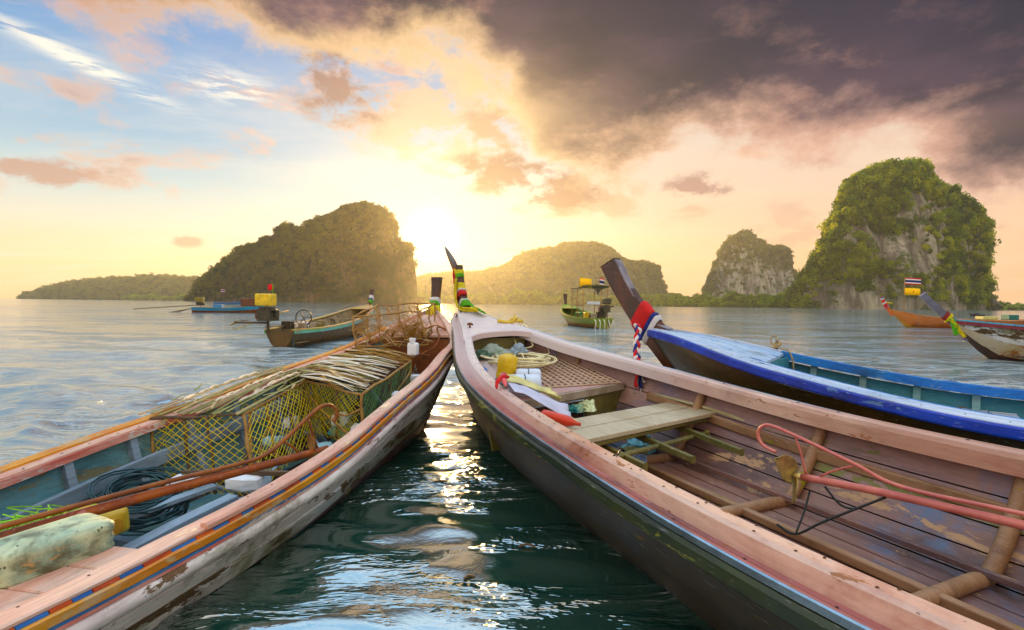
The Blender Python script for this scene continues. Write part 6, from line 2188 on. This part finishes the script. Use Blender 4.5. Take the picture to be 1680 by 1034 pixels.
# ------------------------------------------------------------------ boats riding at anchor further out
def far_hull(name, bow, stern, beam_, hts, label, outm, inm, capm, keel=-0.22, nstrake=3, group='longtail boats at anchor', flare=0.45, rib_step=0.0, ribm=None, bandm=None, transom_w=0.45, post=None, post_m=None, L=None):
    bow, stern = np.array(bow, float), np.array(stern, float)
    d = stern - bow
    L_ = float(np.linalg.norm(d))
    ST = np.array([0, 0.03, 0.08, 0.15, 0.28, 0.45, 0.65, 0.85, 1.0]) * L_
    W = np.array([0, 0.14, 0.36, 0.60, 0.85, 1.0, 1.0, 0.82, transom_w]) * beam_ / 2
    H_ = np.interp(ST / L_, np.linspace(0, 1, len(hts)), hts)
    Bt = Hull(name, bow, math.atan2(d[1], d[0]), ST, W, H_, label, 'boat', flare=flare, keel=keel, rake=1.1, group=group)
    SS = np.linspace(0, L_, 26)
    vs = np.linspace(0.05, 0.995, nstrake + 1)
    for sd in (1, -1):
        for i in range(nstrake):
            om = outm[i] if isinstance(outm, (list, tuple)) else outm
            Bt.strake(vs[i], vs[i + 1], sd, SS, [om, inm], th=0.03, gap=0.001, nv=4)
        Bt.sweep('gunwale_cap', [(-0.09, -0.03), (-0.09, 0.006), (0.03, 0.006), (0.03, -0.03)], sd, SS, capm, ofs_scale=lambda s: min(1, max(0.1, s / 0.8)))
        if bandm:
            Bt.sweep('painted_strake', [(0.0, -0.13), (0.0, -0.035), (0.035, -0.035), (0.035, -0.13)], sd, SS, bandm)
    deck_piece(Bt, 'bow_deck', 0.06, lambda f: 0.15 * L_, -1, 1, capm, drop=0.02, inner=0.02)
    beam(Bt, 'floor_board', [(0.15 * L_, 0, 0.16), (0.5 * L_, 0, 0.12), (0.97 * L_, 0, 0.14)], (beam_ * 0.5, 0.03), inm)
    if rib_step:
        for s in np.arange(0.18 * L_, 0.95 * L_, rib_step):
            for sd in (1, -1):
                Bt.rib(s, ribm, r=0.035, floor=0.14, inset=0.05, square=True, sides=(sd,), drop=0.04, name='frame')
    for s in (0.35 * L_, 0.6 * L_):
        beam(Bt, 'thwart', [(s, -float(Bt.w(s)) + 0.06, float(Bt.h(s)) - 0.16), (s, float(Bt.w(s)) - 0.06, float(Bt.h(s)) - 0.16)], (0.22, 0.03), ribm or capm)
    Bt.transom(outm[0] if isinstance(outm, (list, tuple)) else outm, L_ - 0.02)
    st = stem_post(Bt.root, post, post_m or DARK_WOOD) if post else None
    return Bt, st


ENG = plain('oily_engine_iron', S(74, 66, 52), 0.5, 0.6, var=0.4, sc=14)
ENG_B = plain('brown_engine_casing', S(110, 66, 40), 0.55, 0.3, var=0.3)


def engine(Bt, s, z, tank, tank_size=(0.42, 0.36, 0.36), sh_len=4.0, sh_dir=(1, 0, -0.03), body=0.5, t=0.0, casing=None, hose=None, sh_z=-0.12):
    mb = MB()
    mb.box((s, t, z), (body, 0.40, 0.34))
    mb.box((s + body * 0.1, t, z + 0.20), (body * 0.7, 0.32, 0.10))
    mb.box((s - 0.05, t + 0.22, z + 0.05), (0.26, 0.08, 0.20))
    mb.tube(np.array([(s - 0.1, t - 0.18, z), (s - 0.1, t - 0.32, z)]), 0.17, 16)
    mb.tube(np.array([(s, t, z - 0.5), (s, t, z - 0.1)]), 0.045, 8)
    e = mb.build('engine', casing or ENG, Bt.root, bevel=0.015)
    mb = MB()
    mb.box((s + 0.14, t, z + 0.28 + tank_size[2] / 2), tank_size)
    mb.build('fuel_tank', tank, e, bevel=0.04)
    mb = MB()
    mb.tube(np.array([(s - 0.1, t - 0.33, z), (s - 0.1, t - 0.37, z)]), 0.15, 18)
    mb.build('flywheel', ENG_B, e)
    mb = MB()
    mb.tube(crm([(s + 0.1, t + 0.2, z + 0.1), (s + 0.2, t + 0.32, z + 0.16), (s + 0.42, t + 0.34, z + 0.16)], 4), 0.04, 8)
    mb.build('exhaust', ENG, e, smooth=True)
    mb = MB()
    d = np.array(sh_dir, float)
    d /= np.linalg.norm(d)
    p0 = np.array([s + 0.1, t, z + sh_z])
    p1 = p0 + d * sh_len
    mb.tube(np.array([p0, (p0 + p1) / 2 + (0, 0, 0.0), p1]), 0.032, 8)
    mb.tube(np.array([p0 + d * 0.5 + (0, 0, 0.07), p1 - d * 0.2 + (0, 0, 0.07)]), 0.018, 6)
    mb.build('drive_shaft', STICK_D, e, smooth=True)
    mb = MB()
    for k in range(2):
        a = k * PI + 0.6
        mb.add([p1 + (0, 0, 0), p1 + (0.05, 0.07 * math.cos(a), 0.07 * math.sin(a)), p1 + (0.02, 0.17 * math.cos(a), 0.17 * math.sin(a)), p1 + (-0.05, 0.08 * math.cos(a + .6), 0.08 * math.sin(a + .6))], [(0, 1, 2, 3)])
    mb.tube(crm([p1 - d * 0.55, p1 + np.array((-0.2, 0, -0.18)), p1 + np.array((0.04, 0, -0.22))], 4), 0.014, 5)
    mb.build('propeller', BRONZE, e, solid=0.01)
    mb = MB()
    mb.tube(np.array([(s - 0.2, t, z), (s - 1.3, t + 0.05, z + 0.12)]), 0.022, 6)
    mb.build('tiller', STICK, e, smooth=True)
    return e


def flag(parent, base, h, rows, size, name='flag', pole_r=0.02, pole_m=None, at=(1.0,), adir=(1, 0), emblem=False):
    """a pole with one or more flags; rows: list of colour stripe lists"""
    mb = MB()
    mb.tube(np.array([base, (base[0], base[1], base[2] + h)]), pole_r, 7)
    pl = mb.build('flagpole', pole_m or STICK, parent, smooth=True)
    for r_, f in zip(rows, at):
        tot = sum(w for _, w in r_)
        mb = MB()
        mats = []
        zt = base[2] + h * f
        acc = 0
        for k, (m, w) in enumerate(r_):
            if m not in mats:
                mats.append(m)
            z0, z1 = zt - size[1] * acc / tot, zt - size[1] * (acc + w) / tot
            acc += w
            G = []
            for i in range(9):
                u = i / 8
                off = 0.06 * math.sin(u * 7 + f * 3) * u * size[0]
                sag = -0.10 * u * u * size[1]
                x = base[0] + adir[0] * size[0] * u - adir[1] * off
                y = base[1] + adir[1] * size[0] * u + adir[0] * off
                G.append([(x, y, z0 + sag), (x, y, z1 + sag)])
            mb.grid(np.array(G), mats.index(m))
        fo = mb.build(name, mats, pl, smooth=True, solid=0.006)
        if emblem and len(r_) == 1:
            c = np.array([base[0] + adir[0] * size[0] * 0.55, base[1] + adir[1] * size[0] * 0.55 - 0.012 - 0.03 * size[0], zt - size[1] * 0.52])
            mb = MB()
            for sg in (-1,):
                mb.tube(np.array([c + (0, sg * 0.0, -0.07), c + (0, sg * 0.0, 0.07)]), [0.035, 0.05], 8, flat=0.3)
                mb.tube(np.array([c + (-0.05, 0, 0.0), c + (0.05, 0, 0.02)]), 0.015, 6)
            mb.build('emblem', plain('dark_gold_emblem', S(196, 150, 10), 0.7), fo)
    return pl


FR, FW, FB, FY = (plain('flag_red', S(214, 40, 40), 0.8, var=0.05, trans=0.3), plain('flag_white', S(236, 232, 230), 0.8, var=0.03, trans=0.3),
                  plain('flag_navy', S(40, 50, 120), 0.8, var=0.05, trans=0.2), plain('flag_yellow', S(250, 214, 0), 0.8, var=0.05, trans=0.4))
THAI = [(FR, 1), (FW, 1), (FB, 2), (FW, 1), (FR, 1)]

# ---- G: moored boat beyond the cages, stern towards us, yellow tank on the engine
G_OUT = paint('brown_green_hull', S(104, 76, 30), S(78, 60, 28), S(60, 70, 40), 0.4, S(160, 130, 60), 0.2, sc=2, rough=0.5)
Gb, gst = far_hull('longtail_boat', (-7.0, 25.6), (-6.95, 15.5), 1.75, [1.30, 1.10, 0.86, 0.72, 0.62, 0.56, 0.56], 'moored brown green long boat with a yellow engine tank, beyond the cages',
                   [G_OUT, G_OUT, TAR], paint('pale_tan_interior', S(170, 150, 110), S(140, 124, 96), S(90, 80, 60), 0.3, sc=2), paint('pink_yellow_rail', S(206, 150, 120), S(196, 168, 90), S(120, 160, 90), 0.4, sc=1.0),
                   rib_step=0.5, ribm=GREY_WOOD, bandm=paint('light_blue_green_strake', S(120, 170, 190), S(110, 190, 110), S(196, 96, 70), 0.4, sc=0.8), transom_w=0.5,
                   post=[(0.25, 0.9, 0.05, 0.12), (0.0, 1.3, 0.06, 0.12), (-0.18, 1.62, 0.08, 0.11), (-0.30, 1.92, 0.10, 0.11), (-0.33, 2.02, 0.11, 0.11)])
sash(Gb, gst, [(0.42, 0.55, SASH_W, 1.25, 0.2, 'white_band'), (0.36, 0.42, SASH_B, 1.3, 0.2, 'blue_band'), (0.25, 0.36, SASH_G, 1.25, 0.2, 'green_band')], 'white and blue cloth round the bow post of the yellow tanked boat')
eg = engine(Gb, 10.1, 0.98, plain('yellow_tank_paint', S(236, 190, 20), 0.4, var=0.2), (0.42, 0.48, 0.36), sh_len=0.9, sh_dir=(0.15, -1.0, 0.0), t=-0.35, body=0.6, sh_z=-0.22)
eg.location = (0, 0, 0)
mb = MB()
mb.box((10.1, -0.86, 1.36), (0.40, 0.44, 0.24))
mb.build('engine_box', ENG_B, eg, bevel=0.03)
flag(Gb.root, (9.9, -0.3, 1.62), 0.30, [[(SASH_R, 1)]], (0.16, 0.18), name='pennant', pole_r=0.014, pole_m=SASH_G, at=(1.0,), adir=(0.3, -0.8))
mb = MB()
a = np.linspace(0, 2 * PI, 26)
mb.tube(np.stack([8.3 + 0 * a, 0.0 + 0.26 * np.cos(a), 0.86 + 0.26 * np.sin(a)], 1), 0.022, 7)
for k in range(3):
    mb.tube(np.array([(8.3, 0, 0.86), (8.3, 0.26 * math.cos(k * 2.1), 0.86 + 0.26 * math.sin(k * 2.1))]), 0.016, 6)
mb.tube(np.array([(8.3, 0, 0.86), (8.0, 0, 0.60), (7.9, 0, 0.4)]), 0.02, 6)
mb.build('steering_wheel', ENG, Gb.root, smooth=True)
for i, (x0, y0, x1, y1) in enumerate(((9.9, -0.5, 7.6, 0.3), (9.9, 0.4, 8.2, -0.2), (9.6, -0.2, 7.2, -0.3))):
    beam(Gb, 'loose_plank', [(x0, y0, 0.62), (x1, y1, 0.66)], (0.09, 0.04), GREY_WOOD)
for i, (x, y, sz) in enumerate(((8.9, 0.2, 0.22), (9.3, -0.1, 0.28), (7.7, -0.2, 0.2), (7.0, 0.1, 0.22))):
    mb = MB()
    mb.box((x, y, 0.50 + sz / 2), (sz, sz * 1.1, sz))
    mb.build('box', (GREY_WOOD, ENG, FOAM, OLIVE_IN)[i], Gb.root, bevel=0.02)
mb = MB()
mb.tube(np.array([(10.0, 0.35, 0.3), (10.25, 0.5, -0.02), (10.6, 0.65, -0.4)]), 0.014, 5)
mb.build('mooring_line', ROPE_D, Gb.root)

# ---- H: blue striped boat at left with its shaft held out over the water
Hb, hst = far_hull('longtail_boat', (-28.6, 61.7), (-37.0, 60.0), 1.9, [1.25, 1.0, 0.75, 0.62, 0.58, 0.60, 0.62], 'brown long boat with sky blue stripe, shaft held out over the water, far left',
                   [paint('sky_blue_strake', S(70, 160, 200), S(60, 140, 186), sc=1), paint('orange_brown_hull', S(150, 84, 36), S(110, 70, 34), sc=1), TAR], BROWN_HULL, paint('green_tan_rail', S(150, 150, 90), S(120, 110, 60), sc=1),
                   post=[(0.2, 0.9, 0.05, 0.10), (0.0, 1.25, 0.06, 0.10), (-0.1, 1.6, 0.08, 0.10), (-0.14, 1.95, 0.09, 0.10)], post_m=plain('blue_post', S(40, 70, 130), 0.6))
engine(Hb, 7.7, 0.98, plain('olive_tank', S(128, 110, 30), 0.6, var=0.3), (0.9, 0.5, 0.5), sh_len=6.6, sh_dir=(1, 0.1, -0.08), body=0.9)
mb = MB()
mb.box((5.8, 0, 0.72), (0.9, 0.9, 0.42))
mb.build('blue_box', plain('blue_crate', S(40, 130, 190), 0.6), Hb.root, bevel=0.03)
mb = MB()
for k in range(4):
    mb.tube(crm([(8.5, -0.4 + k * 0.25, 0.45), (9.2, -0.4 + k * 0.25, 0.35), (10.2 + 0.2 * k, -0.4 + k * 0.3, 0.0)], 4), 0.03, 6)
mb.build('stern_lines', STICK_D, Hb.root, smooth=True)

# ---- I: blue fishing boat farther off with a canopy and a flag
Ib, _ = far_hull('fishing_boat', (-97, 201.0), (-114, 198.0), 2.6, [1.5, 1.1, 0.85, 0.7, 0.7, 0.8], 'distant bright blue boat with a flat canopy and a small flag, far left',
                 [plain('bright_blue_hull', S(30, 110, 190), 0.5), plain('pale_blue_hull', S(120, 170, 200), 0.5), TAR], TEAL_IN, plain('blue_rail', S(60, 130, 200), 0.5), group=None)
mb = MB()
mb.box((14.5, 0, 3.3), (6.0, 2.0, 0.16))
cn = mb.build('canopy', plain('grey_brown_canopy', S(96, 86, 76), 0.7), Ib.root, bevel=0.03)
for sx_, sy_ in ((12, 0.8), (12, -0.8), (17, 0.8), (17, -0.8), (14.5, 0.8)):
    mb = MB()
    mb.tube(np.array([(sx_, sy_, 0.6), (sx_ - 0.2, sy_, 3.25)]), 0.06, 6)
    mb.build('canopy_post', STICK_D, Ib.root)
flag(Ib.root, (14.8, 0, 3.3), 2.6, [THAI], (1.5, 1.3), pole_r=0.05, adir=(-1, 0))
mb = MB()
for x in (3.0, 5.0, 7.5, 9.5):
    mb.tube(np.array([(x, 0, 0.8), (x + 0.3, 0.2, 2.4)]), 0.05, 6)
    mb.tube(np.array([(x, 0.4, 0.9), (x + 1.9, 0, 1.5)]), 0.07, 6)
mb.build('gear', plain('mixed_blue_gear', S(60, 100, 150), 0.6), Ib.root)

# ---- F: canopied boat in the middle, stern towards us
F_OUT = paint('gold_brown_hull', S(170, 110, 36), S(120, 84, 32), S(80, 80, 30), 0.4, sc=1.5)
Fb, fst = far_hull('longtail_boat', (4.05, 39.2), (5.35, 30.6), 2.25, [1.45, 1.05, 0.8, 0.66, 0.6, 0.62], 'canopied long boat with a yellow flag, stern on, in the middle of the bay', [paint('green_gold_strake', S(150, 160, 50), S(120, 140, 50), sc=1), F_OUT, TAR],
                   paint('green_interior', S(70, 110, 50), S(110, 130, 70), sc=1.5), paint('lime_rail', S(130, 170, 60), S(196, 160, 60), sc=1.0), rib_step=0.6, ribm=OLIVE_IN, transom_w=0.62,
                   post=[(0.2, 1.0, 0.06, 0.1), (0.0, 1.42, 0.07, 0.1), (-0.1, 1.75, 0.10, 0.1), (-0.15, 2.2, 0.15, 0.10)])
mb = MB()
xs_ = np.linspace(4.6, 7.4, 8)
mb.grid(np.array([[(x, t, 2.42 + 0.10 * math.cos(t * 1.4) + (0.10 if x > 7 else 0) + 0.03 * math.sin(x * 3)) for t in np.linspace(-0.85, 0.85, 9)] for x in xs_]))
mb.build('canopy', plain('mottled_canopy_cloth', S(96, 92, 56), 0.8, var=0.4, sc=3), Fb.root, solid=0.06)
mb = MB()
mb.add([(7.4, -0.1, 2.44), (7.4, 0.35, 2.44), (7.42, 0.12, 2.02)], [(0, 1, 2)])
mb.build('canopy_flap', ENG, Fb.root, solid=0.02)
for x in (4.7, 6.0, 7.3):
    for t in (-0.78, 0.78):
        mb = MB()
        mb.tube(np.array([(x, t, 0.5), (x, t, 2.44)]), 0.028, 6)
        mb.build('canopy_post', STICK, Fb.root, smooth=True)
for z in (1.35,):
    for t in (-0.78, 0.78):
        mb = MB()
        mb.tube(np.array([(4.7, t, z), (7.3, t, z)]), 0.02, 6)
        mb.build('rail_bar', STICK, Fb.root)
flag(Fb.root, (7.2, -1.0, 2.3), 0.75, [[(FY, 1)]], (0.75, 0.55), at=(1.0,), adir=(0, 1), pole_r=0.015)
flag(Fb.root, (7.2, 0.25, 2.45), 0.62, [THAI], (0.34, 0.5), at=(1.0,), adir=(0, 1), pole_r=0.012)
flag(Fb.root, (7.0, 0.95, 2.45), 0.55, [THAI], (0.45, 0.42), at=(1.0,), adir=(0, 1), pole_r=0.012)
engine(Fb, 8.5, 1.15, plain('dark_tank', S(70, 60, 36), 0.6, var=0.4), (0.5, 0.42, 0.36), sh_len=2.2, sh_dir=(1, -0.25, -0.45), body=0.6, t=0.25)
for i, (x, y, z, s_, m) in enumerate(((5.5, -0.3, 0.85, (1.2, 0.6, 0.12), plain('green_sheet', S(20, 120, 60), 0.6)), (7.0, 0.1, 0.62, (0.8, 0.9, 0.3), BROWN_HULL), (6.9, -0.45, 0.75, (0.3, 0.3, 0.35), YEL),
                                     (6.6, 0.1, 1.5, (0.5, 0.7, 0.2), FOAM), (7.9, 0.15, 0.8, (0.4, 0.5, 0.4), ENG), (8.1, -0.35, 0.7, (0.3, 0.3, 0.3), GREY_WOOD))):
    mb = MB()
    mb.box((x, y, z), s_)
    mb.build('crate' if i != 0 else 'cover_sheet', m, Fb.root, bevel=0.03)
mb = MB()
for k in range(5):
    mb.tube(crm([(8.62, -0.5 + 0.28 * k, 0.55), (8.85, -0.45 + 0.27 * k, 0.35), (8.75, -0.5 + 0.3 * k, -0.2)], 4), 0.035, 6)
mb.build('fender_ropes', FROND_W, Fb.root, smooth=True)

# ---- E: orange boat with the two flags
E_OUT = paint('orange_varnish_hull', S(214, 132, 44), S(196, 112, 40), S(226, 164, 80), 0.3, sc=1.2, rough=0.25, coat=0.5)
Eb, est = far_hull('longtail_boat', (27.9, 38.4), (37.6, 37.2), 1.9, [1.30, 0.95, 0.74, 0.64, 0.60, 0.60, 0.72], 'glossy orange long boat flying a striped flag over a yellow one', [E_OUT, E_OUT, paint('yellow_boot_line', S(226, 170, 60), S(206, 140, 40), sc=1)],
                   paint('brown_interior', S(120, 100, 70), S(90, 80, 60), sc=1.5), paint('yellow_orange_rail', S(232, 160, 50), S(214, 130, 40), sc=1.0), rib_step=0.75, ribm=TEAL_RIB,
                   post=[(0.3, 0.85, 0.05, 0.10), (0.0, 1.28, 0.06, 0.11), (-0.22, 1.62, 0.07, 0.10), (-0.40, 1.95, 0.08, 0.09), (-0.50, 2.22, 0.09, 0.09)], post_m=paint('orange_stem', S(206, 110, 50), S(180, 90, 40)))
sash(Eb, est, [(0.92, 1.0, SASH_B, 1.2, 0, 'navy_band'), (0.82, 0.92, SASH_W, 1.2, 0, 'white_band'), (0.68, 0.78, SASH_R, 1.2, 0.3, 'red_band'), (0.58, 0.66, SASH_W, 1.25, 0.3, 'white_band'), (0.46, 0.56, SASH_R, 1.3, 0.3, 'red_band'), (0.38, 0.44, plain('magenta_cloth', S(190, 30, 110), 0.8), 1.35, 0.3, 'magenta_band')],
     'red white and navy cloths wound round the bow post of the orange boat',
     [([(-0.25, -0.08, 1.80), (0.0, -0.12, 1.78), (0.2, -0.1, 1.76)], 0.07, SASH_Y, 'yellow_tail', (0, 1, 0))])
flag(Eb.root, (1.05, 0.0, 0.75), 2.9, [THAI, [(FY, 1)]], (1.15, 0.50), at=(1.0, 0.74), adir=(1, 0.1), pole_r=0.022, emblem=True)
mb = MB()
mb.box((8.1, 0, 0.82), (0.62, 0.8, 0.36))
mb.build('engine_cover', plain('dark_green_cover', S(30, 110, 100), 0.6), Eb.root, bevel=0.03)
mb = MB()
mb.box((6.6, 0, 0.76), (1.0, 0.8, 0.22))
mb.build('seat_box', plain('cream_box', S(206, 196, 120), 0.6), Eb.root, bevel=0.03)

# ---- D: weathered white boat entering at the right edge
Db, dst = far_hull('longtail_boat', (12.35, 14.75), (22.1, 12.7), 2.0, [1.12, 0.92, 0.74, 0.64, 0.60, 0.60], 'rust stained white long boat with a grey bow post, cut by the right edge',
                   [WHITE_WORN2, paint('rust_streaked_white', S(204, 196, 180), S(190, 170, 140), S(150, 96, 50), 0.42, S(150, 120, 50), 0.45, sc=1.6, worn_sc=2.2), TAR], GREY_WOOD, plain('sky_blue_rail', S(70, 170, 206), 0.5), nstrake=3, bandm=plain('maroon_strip', S(120, 36, 50), 0.6),
                   post=[(0.55, 0.55, 0.04, 0.10), (0.32, 0.86, 0.045, 0.10), (0.10, 1.10, 0.05, 0.10), (-0.12, 1.30, 0.055, 0.09), (-0.38, 1.55, 0.06, 0.085), (-0.60, 1.80, 0.065, 0.085)], post_m=paint('grey_stem_paint', S(112, 112, 132), S(92, 88, 104), S(200, 160, 130), 0.2), rib_step=0.0)
sash(Db, dst, [(0.46, 0.54, plain('maroon_cloth', S(140, 40, 36), 0.8), 1.25, 0.2, 'maroon_band'), (0.40, 0.46, SASH_Y, 1.3, 0.2, 'yellow_band')], 'yellow green cloth hanging from the bow post of the rust stained white boat',
     [([(0.08, -0.12, 1.12), (0.12, -0.16, 0.95), (0.16, -0.16, 0.78), (0.20, -0.16, 0.66)], 0.12, SASH_G, 'green_tail', (0.3, 1, 0)),
      ([(0.06, -0.13, 1.10), (0.16, -0.17, 0.95), (0.28, -0.16, 0.76), (0.40, -0.16, 0.60)], 0.09, SASH_Y, 'yellow_tail', (0.3, 1, 0))])

# ---- J: another boat at the right edge: an engine with its shaft laid forward
Jb, _ = far_hull('longtail_boat', (44.5, 39.2), (36.2, 34.6), 1.8, [1.2, 0.9, 0.7, 0.6, 0.6], 'dark long boat at the right edge with a pink engine and raised tan shaft', BROWN_HULL, TEAL_IN, DARK_WOOD, nstrake=2)
engine(Jb, 7.6, 1.15, plain('dusty_pink_tank', S(196, 140, 110), 0.6, var=0.2), (0.5, 0.45, 0.4), sh_len=4.2, sh_dir=(1, 0.1, -0.16), body=0.7, casing=plain('dark_teal_engine', S(40, 50, 56), 0.5))
# ---- tiny skiff far out
Kb, _ = far_hull('skiff', (88.2, 100), (91.6, 100.5), 0.9, [0.45, 0.3, 0.25, 0.3], 'tiny dark empty skiff far out between the flags and the right edge', TAR, BROWN_HULL, TAR, nstrake=2, group=None, keel=-0.12)
mb = MB()
mb.box((1.7, 0, 0.45), (0.9, 0.5, 0.22))
mb.build('bundle', plain('dark_bundle', S(50, 56, 70), 0.8), Kb.root, bevel=0.05)

# the anchorage stands this much nearer than laid out above: same boats, true to the water level
kk = (1.4 - WATER_Z) / 1.4
for o in [o for o in bpy.data.objects if o not in before_far and o.parent is None]:
    o.location = Vector((o.location.x * kk, o.location.y * kk, 1.4 + (o.location.z - 1.4) * kk))
    o.scale = (kk, kk, kk)
